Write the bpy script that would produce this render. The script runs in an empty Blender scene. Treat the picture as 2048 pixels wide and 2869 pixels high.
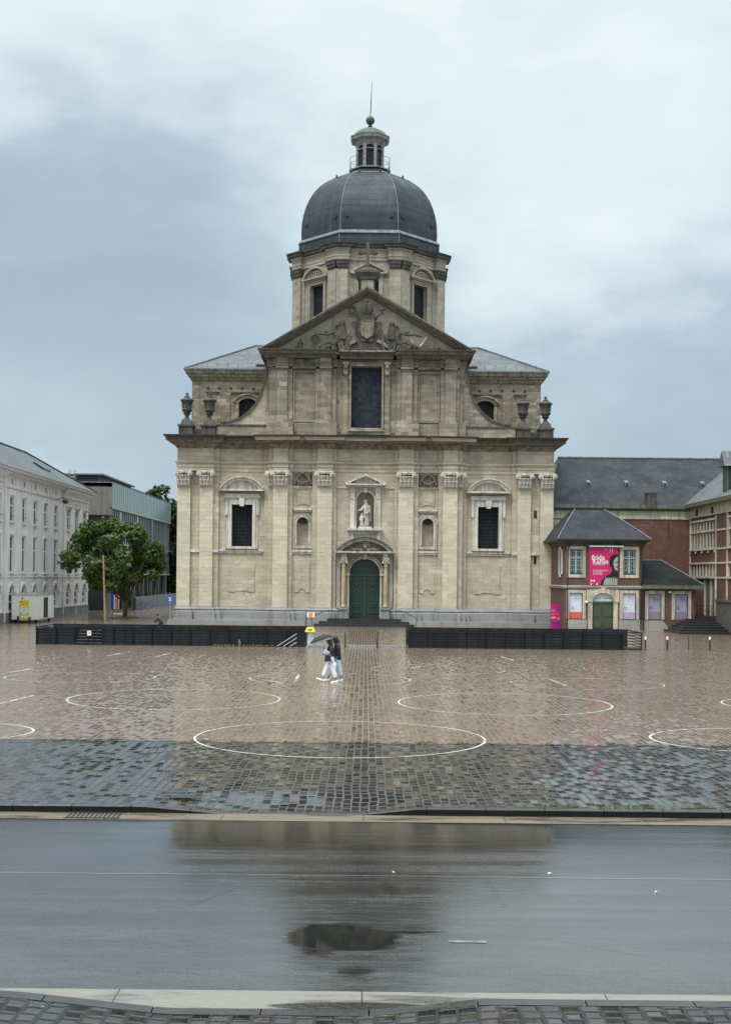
import bpy, math, random
from mathutils import Vector, Matrix
R = math.radians
random.seed(7)
sc = bpy.context.scene
COL = sc.collection
F = 3300.0           # focal length in photo pixels
HZ, CX = 1615.0, 1024.0   # horizon row and axis column of the photograph
CAMZ = 4.0

def at(px, py, Y):
    """photo pixel -> world (X, Z) on the plane at distance Y (takes out the 0.57 degree roll)"""
    xr, yr = px - CX, py - HZ
    return ((xr + .01*yr)*Y/F, CAMZ - (yr - .01*xr)*Y/F)
def gnd(px, py, z=0.0):
    """photo pixel -> world (X, Y) on the ground of height z"""
    xr, yr = px - CX, py - HZ
    Y = (CAMZ - z)*F/(yr - .01*xr)
    return ((xr + .01*yr)*Y/F, Y)

# ------------------------------------------------------------------ mesh helper
class MB:
    def __init__(s): s.v = []; s.f = []; s.m = []; s.mi = 0
    def add(s, vs, fs):
        b = len(s.v); s.v += [tuple(p) for p in vs]
        for f in fs: s.f.append([b+i for i in f]); s.m.append(s.mi)
        return s
    def box(s, x0, x1, y0, y1, z0, z1):
        return s.add([(x0,y0,z0),(x1,y0,z0),(x1,y1,z0),(x0,y1,z0),(x0,y0,z1),(x1,y0,z1),(x1,y1,z1),(x0,y1,z1)],
              [(0,3,2,1),(4,5,6,7),(0,1,5,4),(1,2,6,5),(2,3,7,6),(3,0,4,7)])
    def frustum(s, a, b):   # a, b = (x0,x1,y0,y1,z)
        vs = []
        for (x0,x1,y0,y1,z) in (a, b): vs += [(x0,y0,z),(x1,y0,z),(x1,y1,z),(x0,y1,z)]
        return s.add(vs, [(0,3,2,1),(4,5,6,7),(0,1,5,4),(1,2,6,5),(2,3,7,6),(3,0,4,7)])
    def prism(s, poly, a, b, plane='xz'):
        n = len(poly)
        if plane == 'xz': g = lambda p, t: (p[0], t, p[1])
        elif plane == 'xy': g = lambda p, t: (p[0], p[1], t)
        else: g = lambda p, t: (t, p[0], p[1])
        vs = [g(p, a) for p in poly] + [g(p, b) for p in poly]
        fs = [list(range(n)), list(range(2*n-1, n-1, -1))]
        fs += [(i, n+i, n+(i+1) % n, (i+1) % n) for i in range(n)]
        return s.add(vs, fs)
    def band(s, inner, outer, y0, y1):
        """closed-profile strip between two open (x,z) polylines, extruded y0..y1"""
        n = len(inner); vs = []
        for p in inner: vs += [(p[0], y0, p[1]), (p[0], y1, p[1])]
        for p in outer: vs += [(p[0], y0, p[1]), (p[0], y1, p[1])]
        fs = []; o = 2*n
        for i in range(n-1):
            fs += [(2*i, 2*i+2, o+2*i+2, o+2*i), (2*i+1, o+2*i+1, o+2*i+3, 2*i+3), (2*i, 2*i+1, 2*i+3, 2*i+2), (o+2*i, o+2*i+2, o+2*i+3, o+2*i+1)]
        fs += [(0, o, o+1, 1), (2*n-2, 2*n-1, o+2*n-1, o+2*n-2)]
        return s.add(vs, fs)
    def rev(s, cx, cy, prof, n=16, ph=0.0, cap=True):
        vs = []; fs = []
        for (r, z) in prof:
            for k in range(n):
                a = ph + 2*math.pi*k/n; vs.append((cx + r*math.cos(a), cy + r*math.sin(a), z))
        for j in range(len(prof)-1):
            for k in range(n):
                fs.append((j*n+k, j*n+(k+1) % n, (j+1)*n+(k+1) % n, (j+1)*n+k))
        if cap:
            fs.append(list(range(n-1, -1, -1))); fs.append([(len(prof)-1)*n+k for k in range(n)])
        return s.add(vs, fs)
    def tube(s, pts, rad, n=8):
        pts = [Vector(p) for p in pts]
        if not isinstance(rad, (list, tuple)): rad = [rad]*len(pts)
        vs = []; fs = []; prev = None
        for i, p in enumerate(pts):
            d = (pts[min(i+1, len(pts)-1)] - pts[max(i-1, 0)]).normalized()
            ref = Vector((0, 0, 1)) if abs(d.z) < .9 else Vector((1, 0, 0))
            if prev is not None and prev.cross(d).length > .05: ref = prev
            a = d.cross(ref).normalized(); b = a.cross(d).normalized(); prev = b
            for k in range(n):
                t = 2*math.pi*k/n; q = p + (a*math.cos(t) + b*math.sin(t))*rad[i]; vs.append(tuple(q))
        for j in range(len(pts)-1):
            for k in range(n): fs.append((j*n+k, j*n+(k+1) % n, (j+1)*n+(k+1) % n, (j+1)*n+k))
        fs.append(list(range(n-1, -1, -1))); fs.append([(len(pts)-1)*n+k for k in range(n)])
        return s.add(vs, fs)
    def ball(s, c, r, n=10, m=7):
        if not isinstance(r, (list, tuple)): r = (r, r, r)
        vs = [(c[0], c[1], c[2]-r[2])]; fs = []
        for j in range(1, m):
            t = -math.pi/2 + math.pi*j/m
            for k in range(n):
                a = 2*math.pi*k/n
                vs.append((c[0]+r[0]*math.cos(t)*math.cos(a), c[1]+r[1]*math.cos(t)*math.sin(a), c[2]+r[2]*math.sin(t)))
        vs.append((c[0], c[1], c[2]+r[2])); e = len(vs)-1
        for k in range(n):
            fs.append((0, 1+(k+1) % n, 1+k)); fs.append((e, e-n+k, e-n+(k+1) % n))
            for j in range(m-2): fs.append((1+j*n+k, 1+j*n+(k+1) % n, 1+(j+1)*n+(k+1) % n, 1+(j+1)*n+k))
        return s.add(vs, fs)
    def mould(s, plan, prof):
        """sweep a profile of (outward, z) along a plan polyline (outward is to the right of travel, i.e. -y for travel in +x)"""
        P = [Vector(p) for p in plan]; n = len(P); mit = []
        for i in range(n):
            ns = []
            for a, b in ((i-1, i), (i, i+1)):
                if a >= 0 and b < n:
                    d = (P[b]-P[a]).normalized(); ns.append(Vector((d.y, -d.x)))
            if len(ns) == 2: m = (ns[0]+ns[1])/(1+ns[0].dot(ns[1]))
            else: m = ns[0]
            mit.append(m)
        vs = []; fs = []; k = len(prof)
        for i in range(n):
            for (o, z) in prof: vs.append((P[i].x+mit[i].x*o, P[i].y+mit[i].y*o, z))
        for i in range(n-1):
            for j in range(k-1): fs.append((i*k+j, (i+1)*k+j, (i+1)*k+j+1, i*k+j+1))
        return s.add(vs, fs)
    def wall(s, x0, x1, z0, z1, y, holes=(), depth=.3):
        xs = sorted({x0, x1, *[h[0] for h in holes], *[h[1] for h in holes]}); xs = [x for x in xs if x0 <= x <= x1]
        zs = sorted({z0, z1, *[h[2] for h in holes], *[h[3] for h in holes]}); zs = [z for z in zs if z0 <= z <= z1]
        for a, b in zip(xs, xs[1:]):
            for c, d in zip(zs, zs[1:]):
                mx, mz = (a+b)/2, (c+d)/2
                if any(h[0] < mx < h[1] and h[2] < mz < h[3] for h in holes): continue
                s.add([(a,y,c),(b,y,c),(b,y,d),(a,y,d)], [(0,1,2,3)])
        for (a, b, c, d) in [h[:4] for h in holes]:
            e = y+depth
            s.add([(a,y,c),(b,y,c),(b,y,d),(a,y,d),(a,e,c),(b,e,c),(b,e,d),(a,e,d)], [(0,4,5,1),(1,5,6,2),(2,6,7,3),(3,7,4,0)])
        return s
    def archfill(s, cx, hw, zs, rise, ztop, y, depth, n=14):
        """closes the corners between a flat-topped opening and its arch"""
        pts = arc(cx, hw, zs, rise, n)
        for a, b in zip(pts, pts[1:]):
            s.add([(a[0],y,a[1]),(b[0],y,b[1]),(b[0],y,ztop),(a[0],y,ztop),(a[0],y+depth,a[1]),(b[0],y+depth,b[1])], [(0,1,2,3),(0,4,5,1)])
        return s
    def build(s, name, mats, parent=None, smooth=None):
        me = bpy.data.meshes.new(name); me.from_pydata(s.v, [], s.f)
        if not isinstance(mats, (list, tuple)): mats = [mats]
        for m in mats: me.materials.append(m)
        if any(s.m): me.polygons.foreach_set('material_index', s.m)
        import bmesh
        bm = bmesh.new(); bm.from_mesh(me); bmesh.ops.recalc_face_normals(bm, faces=bm.faces[:]); bm.to_mesh(me); bm.free()
        if smooth:
            me.polygons.foreach_set('use_smooth', [True]*len(me.polygons)); me.set_sharp_from_angle(angle=R(smooth))
        me.update()
        o = bpy.data.objects.new(name, me); COL.objects.link(o)
        if parent: o.parent = parent
        return o

def arc(cx, hw, zs, rise, n=14, a0=math.pi, a1=0.0):
    return [(cx+hw*math.cos(a0+(a1-a0)*i/n), zs+rise*math.sin(a0+(a1-a0)*i/n)) for i in range(n+1)]
def seg(cx, hw, z0, rise, n=14):
    """segmental (flat circular) arc through (cx-hw,z0), (cx,z0+rise), (cx+hw,z0)"""
    r = (hw*hw+rise*rise)/(2*rise); t = math.asin(min(1, hw/r))
    return [(cx+r*math.sin(-t+2*t*i/n), z0+rise-r+r*math.cos(-t+2*t*i/n)) for i in range(n+1)]

def thing(name, label, cat, loc=(0,0,0), rz=0.0, group=None):
    o = bpy.data.objects.new(name, None); COL.objects.link(o); o.empty_display_size = .3
    o.location = loc; o.rotation_euler = (0, 0, rz)
    return tag(o, label, cat, group)
def tag(o, label=None, cat=None, group=None, kind=None):
    if label: o['label'] = label
    if cat: o['category'] = cat
    if group: o['group'] = group
    if kind: o['kind'] = kind
    return o
def copy_tree(o, parent=None):
    c = o.copy(); COL.objects.link(c)
    if parent: c.parent = parent
    for ch in [x for x in o.children]: copy_tree(ch, c)
    return c
def words(txt, size, x, z, y, mat, parent, name='lettering', align='LEFT', sx=1.0, rot=None, bold=0.0):
    cu = bpy.data.curves.new(name, 'FONT'); cu.body = txt; cu.size = size; cu.align_x = align; cu.extrude = .004; cu.offset = bold
    o = bpy.data.objects.new(name, cu); COL.objects.link(o); dg = bpy.context.evaluated_depsgraph_get()
    me = bpy.data.meshes.new_from_object(o.evaluated_get(dg)); bpy.data.objects.remove(o); me.materials.clear(); me.materials.append(mat)
    o = bpy.data.objects.new(name, me); COL.objects.link(o); o.parent = parent
    o.location = (x, y, z); o.rotation_euler = rot or (R(90), 0, 0); o.scale = (sx, 1, 1)
    return o

# ------------------------------------------------------------------ materials
def newmat(name):
    m = bpy.data.materials.new(name); m.use_nodes = True
    return m, m.node_tree, m.node_tree.nodes['Principled BSDF']
def nd(nt, t, ins=None, **props):
    n = nt.nodes.new(t)
    for k, v in props.items(): setattr(n, k, v)
    for k, v in (ins or {}).items():
        s = n.inputs[k]
        if isinstance(v, bpy.types.NodeSocket): nt.links.new(v, s)
        else: s.default_value = v
    return n
def mth(nt, op, a, b=None, c=None, clamp=False):
    i = {0: a}
    if b is not None: i[1] = b
    if c is not None: i[2] = c
    return nd(nt, 'ShaderNodeMath', i, operation=op, use_clamp=clamp).outputs[0]
def mixc(nt, f, a, b, blend='MIX'):
    c4 = lambda v: v if isinstance(v, bpy.types.NodeSocket) else (*v[:3], 1)
    return nd(nt, 'ShaderNodeMix', {0: f, 6: c4(a), 7: c4(b)}, data_type='RGBA', blend_type=blend).outputs[2]
def mixf(nt, f, a, b):
    return nd(nt, 'ShaderNodeMix', {0: f, 2: a, 3: b}, data_type='FLOAT').outputs[0]
def mr(nt, v, a, b, c=0.0, d=1.0, smooth=True):
    return nd(nt, 'ShaderNodeMapRange', {0: v, 1: a, 2: b, 3: c, 4: d}, interpolation_type='SMOOTHSTEP' if smooth else 'LINEAR').outputs[0]
def noise(nt, vec, scale, detail=3, rough=.55, out='Fac'):
    return nd(nt, 'ShaderNodeTexNoise', {'Vector': vec, 'Scale': scale, 'Detail': detail, 'Roughness': rough}).outputs[out]
def mapv(nt, vec, scale=(1,1,1), loc=(0,0,0)):
    return nd(nt, 'ShaderNodeMapping', {'Vector': vec, 'Scale': scale, 'Location': loc}).outputs[0]
def link(nt, a, b): nt.links.new(a, b)
def bumped(nt, b, h, dist=1.0, strength=1.0):
    n = nd(nt, 'ShaderNodeBump', {'Height': h, 'Distance': dist, 'Strength': strength}); link(nt, n.outputs[0], b.inputs['Normal'])

def plain(name, col, rough=.6, var=.15, scale=3.0, metal=0.0, spec=.5, bump=0.0, streak=0.0):
    m, nt, b = newmat(name)
    v = nd(nt, 'ShaderNodeTexCoord').outputs['Object']
    n = noise(nt, v, scale, 4)
    f = mr(nt, n, .3, .7, 1-var, 1+var, False)
    if streak:
        st = noise(nt, mapv(nt, v, (2.2, 2.2, .2)), 1.6, 4)
        f = mth(nt, 'MULTIPLY', f, mr(nt, st, .35, .7, 1+streak*.4, 1-streak))
    g = nd(nt, 'ShaderNodeCombineColor', {0: f, 1: f, 2: f}).outputs[0]
    c = mixc(nt, 1.0, col, g, 'MULTIPLY')
    link(nt, c, b.inputs['Base Color'])
    b.inputs['Metallic'].default_value = metal; b.inputs['Specular IOR Level'].default_value = spec
    link(nt, mr(nt, n, .3, .7, rough*.85, min(1, rough*1.15), False), b.inputs['Roughness'])
    if bump: bumped(nt, b, noise(nt, v, scale*6, 3), bump)
    return m

def masonry(name, c1, c2, cm, row=.36, bw=.8, mortar=.012, rough=.85, bump=.02, dirt=None, patch=None, dcol=(.05,.045,.04), streak=.35, jmin=.05, jmax=.8, grime=.45):
    """coursed stone or brick in object coordinates; dirt = heights (z0, z1) between which weathering grows"""
    m, nt, b = newmat(name)
    tc = nd(nt, 'ShaderNodeTexCoord').outputs['Object']
    s = nd(nt, 'ShaderNodeSeparateXYZ', {0: tc}).outputs
    wob = noise(nt, tc, .9, 2)
    u = mth(nt, 'ADD', mth(nt, 'ADD', s[0], s[1]), mth(nt, 'MULTIPLY', wob, .1))
    zz = mth(nt, 'ADD', s[2], mth(nt, 'MULTIPLY', noise(nt, tc, 1.7, 2), .05))
    vec = nd(nt, 'ShaderNodeCombineXYZ', {0: u, 1: zz}).outputs[0]
    br = nd(nt, 'ShaderNodeTexBrick', {'Vector': vec, 'Color1': (0,0,0,1), 'Color2': (1,1,1,1), 'Mortar': (.5,.5,.5,1), 'Scale': 1.0, 'Mortar Size': mortar,
            'Mortar Smooth': .3, 'Bias': 0.0, 'Brick Width': bw, 'Row Height': row}, offset=.5, squash=1.0)
    rnd = br.outputs['Color']
    base = mixc(nt, rnd, c1, c2)
    if patch:   # scattered replaced blocks of another stone
        br2 = nd(nt, 'ShaderNodeTexBrick', {'Vector': mapv(nt, vec, loc=(17.3, 0, 0)), 'Color1': (0,0,0,1), 'Color2': (1,1,1,1), 'Mortar': (0,0,0,1), 'Scale': 1.0,
            'Mortar Size': 0.0, 'Bias': 0.0, 'Brick Width': bw*1.3, 'Row Height': row}, offset=.37)
        big = noise(nt, vec, .35, 2)
        sel = mth(nt, 'MULTIPLY', mth(nt, 'GREATER_THAN', br2.outputs['Color'], .72), mr(nt, big, .5, .62, 0, 1))
        base = mixc(nt, mth(nt, 'MULTIPLY', sel, .7), base, patch)
    big = noise(nt, mapv(nt, tc, (1, 1, 1)), .45, 5, .6)
    base = mixc(nt, mr(nt, big, .3, .75, 0, .45), base, tuple(x*.62 for x in c1))
    fine = noise(nt, mapv(nt, tc, (1, 1, 2.6)), 3.5, 4, .65)
    base = mixc(nt, mr(nt, fine, .5, .76, 0, grime), base, tuple(x*.38 for x in c1))
    st = noise(nt, mapv(nt, tc, (1.0, 1.0, .12)), 1.5, 5, .6)
    fd = mr(nt, st, .5, .78, 0, streak)
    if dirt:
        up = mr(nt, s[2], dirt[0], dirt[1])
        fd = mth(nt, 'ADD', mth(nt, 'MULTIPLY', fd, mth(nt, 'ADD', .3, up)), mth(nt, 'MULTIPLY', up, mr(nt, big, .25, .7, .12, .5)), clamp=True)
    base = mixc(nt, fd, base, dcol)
    jf = mth(nt, 'MULTIPLY', br.outputs['Fac'], mr(nt, noise(nt, tc, 1.3, 3), .42, .68, jmin, jmax))
    base = mixc(nt, jf, base, cm)
    link(nt, base, b.inputs['Base Color'])
    b.inputs['Roughness'].default_value = rough; b.inputs['Specular IOR Level'].default_value = .3
    h = mth(nt, 'SUBTRACT', mth(nt, 'MULTIPLY', fine, 1.1), mth(nt, 'MULTIPLY', jf, .8))
    h = mth(nt, 'ADD', h, mth(nt, 'MULTIPLY', rnd, .35))
    bumped(nt, b, h, bump)
    return m

def slate(name, c1, c2, row=.16, rough=.42, streak=.3, bw=.28, spec=.5):
    m, nt, b = newmat(name)
    tc = nd(nt, 'ShaderNodeTexCoord').outputs['Object']
    s = nd(nt, 'ShaderNodeSeparateXYZ', {0: tc}).outputs
    vec = nd(nt, 'ShaderNodeCombineXYZ', {0: mth(nt, 'ADD', s[0], mth(nt, 'MULTIPLY', s[1], .73)), 1: s[2]}).outputs[0]
    br = nd(nt, 'ShaderNodeTexBrick', {'Vector': vec, 'Color1': (0,0,0,1), 'Color2': (1,1,1,1), 'Mortar': (.2,.2,.2,1), 'Scale': 1.0, 'Mortar Size': .012, 'Mortar Smooth': .4,
            'Bias': 0.0, 'Brick Width': bw, 'Row Height': row}, offset=.5)
    n = noise(nt, tc, .5, 5, .6); st = noise(nt, mapv(nt, tc, (1.4, 1.4, .15)), 1.3, 4)
    base = mixc(nt, br.outputs['Color'], c1, c2)
    base = mixc(nt, mr(nt, n, .35, .7, 0, .5), base, tuple(x*.6 for x in c1))
    base = mixc(nt, mr(nt, st, .5, .75, 0, streak), base, tuple(min(1, x*2.2+.02) for x in c2))
    base = mixc(nt, mth(nt, 'MULTIPLY', br.outputs['Fac'], .75), base, tuple(x*.3 for x in c1))
    link(nt, base, b.inputs['Base Color'])
    b.inputs['Specular IOR Level'].default_value = spec
    link(nt, mr(nt, n, .3, .7, rough*.8, rough*1.25, False), b.inputs['Roughness'])
    bumped(nt, b, mth(nt, 'SUBTRACT', mth(nt, 'MULTIPLY', br.outputs['Color'], .4), br.outputs['Fac']), .012)
    return m

def leaded(name, cw=.2, ch=.26, col=(.007,.008,.010), bar=(.035,.038,.042), rough=.35, bw=.02):
    m, nt, b = newmat(name)
    tc = nd(nt, 'ShaderNodeTexCoord').outputs['Object']
    s = nd(nt, 'ShaderNodeSeparateXYZ', {0: tc}).outputs
    vec = nd(nt, 'ShaderNodeCombineXYZ', {0: mth(nt, 'ADD', s[0], s[1]), 1: s[2]}).outputs[0]
    br = nd(nt, 'ShaderNodeTexBrick', {'Vector': vec, 'Color1': (0,0,0,1), 'Color2': (1,1,1,1), 'Mortar': (0,0,0,1), 'Scale': 1.0, 'Mortar Size': bw, 'Bias': 0.0,
            'Brick Width': cw, 'Row Height': ch}, offset=0.0)
    pane = mixc(nt, br.outputs['Color'], col, tuple(x*2.2 for x in col))
    link(nt, mixc(nt, br.outputs['Fac'], pane, bar), b.inputs['Base Color'])
    link(nt, mixf(nt, br.outputs['Fac'], rough, .7), b.inputs['Roughness'])
    b.inputs['Specular IOR Level'].default_value = .12
    h = mth(nt, 'ADD', mth(nt, 'MULTIPLY', br.outputs['Color'], .5), mth(nt, 'MULTIPLY', noise(nt, vec, 9, 2), .6))
    bumped(nt, b, h, .012)
    return m

def cobble(name, w, l, cA, cB, cJ, jw, rough, roughJ, tilt, dome, jit, big=.5, wet=.5, ior=1.5):
    """stone setts, long joints running away along y; wet and glossy, each stone a little tilted"""
    m, nt, b = newmat(name)
    pos = nd(nt, 'ShaderNodeNewGeometry').outputs['Position']
    nz = nd(nt, 'ShaderNodeTexNoise', {'Vector': pos, 'Scale': 1.1, 'Detail': 2}).outputs['Color']
    nz2 = nd(nt, 'ShaderNodeTexNoise', {'Vector': pos, 'Scale': 7.0, 'Detail': 2}).outputs['Color']
    sp = nd(nt, 'ShaderNodeSeparateXYZ', {0: pos}).outputs; sn = nd(nt, 'ShaderNodeSeparateColor', {0: nz}).outputs; sm = nd(nt, 'ShaderNodeSeparateColor', {0: nz2}).outputs
    jx = mth(nt, 'ADD', mth(nt, 'MULTIPLY', sn[0], jit), mth(nt, 'MULTIPLY', sm[0], jit*.28)); jy = mth(nt, 'ADD', mth(nt, 'MULTIPLY', sn[1], jit), mth(nt, 'MULTIPLY', sm[1], jit*.28))
    a = mth(nt, 'DIVIDE', mth(nt, 'ADD', sp[0], jx), w); row = mth(nt, 'FLOOR', a); fa = mth(nt, 'FRACT', a)
    rr = nd(nt, 'ShaderNodeTexWhiteNoise', {'W': row}, noise_dimensions='1D').outputs['Value']
    bb = mth(nt, 'ADD', mth(nt, 'DIVIDE', mth(nt, 'ADD', sp[1], jy), l), mth(nt, 'MULTIPLY', rr, 7.3)); cl = mth(nt, 'FLOOR', bb); fb = mth(nt, 'FRACT', bb)
    wn = nd(nt, 'ShaderNodeTexWhiteNoise', {'Vector': nd(nt, 'ShaderNodeCombineXYZ', {0: row, 1: cl}).outputs[0]}, noise_dimensions='2D')
    rc = nd(nt, 'ShaderNodeSeparateColor', {0: wn.outputs['Color']}).outputs
    ea = mth(nt, 'MULTIPLY', mth(nt, 'MINIMUM', fa, mth(nt, 'SUBTRACT', 1.0, fa)), w); eb = mth(nt, 'MULTIPLY', mth(nt, 'MINIMUM', fb, mth(nt, 'SUBTRACT', 1.0, fb)), l)
    e = mth(nt, 'MINIMUM', ea, eb)
    mask = mr(nt, e, jw*.35, jw*1.0)
    crown = mr(nt, e, jw*.4, jw*1.7, 0, 1)
    fine = noise(nt, pos, 22, 3, .6); bn = noise(nt, pos, .22, 4, .6)
    mid = noise(nt, mapv(nt, pos, (1, .6, 1)), 3.2, 3, .6)
    st = mixc(nt, rc[2], cA, cB)
    st = mixc(nt, mr(nt, fine, .35, .75, 0, .4), st, tuple(x*.5 for x in cA))
    st = mixc(nt, mr(nt, bn, .35, .7, 0, big), st, tuple(x*.55 for x in cB))
    jo = mixc(nt, mr(nt, mid, .35, .7, 0, .75), cJ, tuple(x*.35 for x in cJ))
    link(nt, mixc(nt, mask, jo, st), b.inputs['Base Color'])
    rw = mth(nt, 'ADD', mth(nt, 'MULTIPLY', mr(nt, mth(nt, 'ADD', mid, mth(nt, 'MULTIPLY', mth(nt, 'SUBTRACT', rc[0], .5), .25)), .3, .75, -1, 1, False), wet*rough), rough, clamp=True)
    link(nt, mixf(nt, mask, roughJ, mth(nt, 'MAXIMUM', rw, .05)), b.inputs['Roughness'])
    t = mth(nt, 'ADD', mth(nt, 'MULTIPLY', mth(nt, 'SUBTRACT', fa, .5), mth(nt, 'MULTIPLY', mth(nt, 'SUBTRACT', rc[0], .5), w*tilt)),
                       mth(nt, 'MULTIPLY', mth(nt, 'SUBTRACT', fb, .5), mth(nt, 'MULTIPLY', mth(nt, 'SUBTRACT', rc[1], .5), l*tilt*1.6)))
    h = mth(nt, 'ADD', mth(nt, 'MULTIPLY', crown, dome), t)
    h = mth(nt, 'ADD', h, mth(nt, 'MULTIPLY', mid, dome*.55)); h = mth(nt, 'ADD', h, mth(nt, 'MULTIPLY', fine, dome*.035))
    bumped(nt, b, h, 1.0)
    b.inputs['IOR'].default_value = ior
    return m

def leafmat(name, c1, c2, rough=.45):
    m, nt, b = newmat(name)
    pos = nd(nt, 'ShaderNodeTexCoord').outputs['Object']
    n = noise(nt, pos, .9, 2); n2 = noise(nt, pos, 6, 2)
    c = mixc(nt, mr(nt, n, .35, .65), c1, c2)
    c = mixc(nt, mr(nt, n2, .5, .75, 0, .6), c, tuple(min(1, x*1.7) for x in c2))
    link(nt, c, b.inputs['Base Color']); b.inputs['Roughness'].default_value = rough; b.inputs['Specular IOR Level'].default_value = .35
    b.inputs['Transmission Weight'].default_value = 0.0
    tr = nd(nt, 'ShaderNodeBsdfTranslucent', {'Color': c}); ad = nd(nt, 'ShaderNodeMixShader', {0: .25, 1: b.outputs[0], 2: tr.outputs[0]})
    link(nt, ad.outputs[0], nt.nodes['Material Output'].inputs[0])
    return m

M = {}
# church stones
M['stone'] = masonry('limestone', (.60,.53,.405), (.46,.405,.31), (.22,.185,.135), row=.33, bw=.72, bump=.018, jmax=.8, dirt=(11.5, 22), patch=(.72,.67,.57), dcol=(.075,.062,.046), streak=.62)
M['stone_pil'] = masonry('pilaster_limestone', (.72,.645,.495), (.58,.515,.39), (.28,.24,.175), row=.33, bw=.95, bump=.018, jmax=.75, dirt=(11.5, 24), patch=(.70,.66,.58), dcol=(.085,.07,.052), streak=.45)  # lighter than wall stone, partly its own tone, partly recess shade put into colour
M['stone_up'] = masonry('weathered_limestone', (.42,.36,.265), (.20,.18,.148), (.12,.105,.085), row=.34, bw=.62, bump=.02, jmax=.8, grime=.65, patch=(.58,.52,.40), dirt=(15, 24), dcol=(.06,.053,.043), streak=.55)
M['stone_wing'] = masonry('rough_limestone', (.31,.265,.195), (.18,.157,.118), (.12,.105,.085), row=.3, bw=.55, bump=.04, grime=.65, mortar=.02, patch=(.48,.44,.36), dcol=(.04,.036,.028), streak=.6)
M['stone_white'] = plain('white_stone', (.60,.56,.50), .75, .12, 2.0, bump=.01, streak=.35)
M['stone_carved'] = plain('carved_stone', (.50,.46,.40), .8, .2, 3.0, bump=.015, streak=.4)
M['stone_panel'] = plain('grey_carved_panel', (.21,.187,.155), .85, .25, 3.0, bump=.02, streak=.4)
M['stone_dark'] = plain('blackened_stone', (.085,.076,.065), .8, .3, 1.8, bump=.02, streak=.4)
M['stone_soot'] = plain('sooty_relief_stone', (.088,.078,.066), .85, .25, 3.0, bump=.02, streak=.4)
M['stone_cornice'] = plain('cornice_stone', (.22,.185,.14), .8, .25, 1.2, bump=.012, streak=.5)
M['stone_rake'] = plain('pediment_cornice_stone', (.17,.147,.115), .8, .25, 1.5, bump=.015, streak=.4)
M['bluestone'] = masonry('bluestone', (.35,.345,.345), (.28,.277,.28), (.09,.09,.095), row=.56, bw=1.5, mortar=.015, rough=.55, bump=.01, streak=.4)
M['wet_step'] = plain('wet_bluestone', (.028,.028,.03), .4, .25, 2.0)
M['drum'] = masonry('drum_limestone', (.46,.405,.32), (.32,.285,.225), (.17,.15,.12), row=.4, bw=.8, bump=.02, patch=(.5,.47,.4), dcol=(.07,.06,.05), streak=.45)
M['orange_stone'] = plain('ochre_column_stone', (.52,.40,.25), .7, .2, 2.5, streak=.3)
M['lead'] = slate('lead_sheet', (.021,.027,.037), (.035,.043,.056), row=.55, rough=.48, streak=.35, bw=1.6, spec=.4)
M['lead_pale'] = plain('pale_lead', (.17,.185,.205), .5, .15, 2.0, streak=.4)
M['slate'] = slate('blue_slate', (.115,.125,.14), (.155,.165,.18), row=.2, rough=.5)
M['slate_dark'] = slate('dark_slate', (.032,.036,.043), (.048,.053,.062), row=.2, rough=.6, streak=.2, spec=.25)
M['copper'] = plain('green_copper', (.10,.125,.113), .65, .2, 3.0, streak=.4)
M['copper_dark'] = plain('dark_copper', (.045,.06,.052), .5, .2, 4.0)
M['lantern'] = plain('grey_painted_wood', (.23,.225,.22), .6, .15, 3.0, streak=.4)
M['glass_lead'] = leaded('leaded_glass', .29, .29)
M['glass_drum'] = leaded('drum_glass', .22, .36, (.009,.010,.013), (.04,.042,.047), bw=.02)
M['glass_big'] = leaded('tall_leaded_glass', .31, .31, (.022,.024,.033), (.04,.043,.052), bw=.012)
M['glass'] = plain('dark_window_glass', (.02,.024,.028), .12, .2, 1.0, spec=.2)
M['green_door'] = plain('dark_green_paint', (.018,.048,.034), .32, .12, 5.0, bump=.003)
M['umbrella_cloth'] = plain('umbrella_cloth', (.042,.048,.053), .75, .15, 4.0, spec=.15)
M['green_lit'] = plain('lit_green_paint', (.04,.082,.062), .35, .2, 6.0)  # door paint copied lighter, edge light put into the colour of the panelling
M['green_gate'] = plain('olive_green_paint', (.072,.098,.056), .4, .1, 4.0)
M['olive'] = plain('olive_gutter_paint', (.14,.15,.09), .5, .15, 3.0, streak=.3)
M['black'] = plain('black_painted_steel', (.005,.005,.006), .4, .2, 4.0, spec=.3)
M['panel'] = plain('dark_blue_grey_panel', (.018,.021,.026), .32, .3, 1.2, streak=.7)
M['iron'] = plain('dark_iron', (.03,.03,.032), .5, .2, 5.0)
M['white'] = plain('white_paint', (.78,.78,.76), .45, .06, 3.0)
M['galv'] = plain('galvanised_steel', (.42,.44,.44), .4, .15, 5.0, metal=.5)
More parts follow.
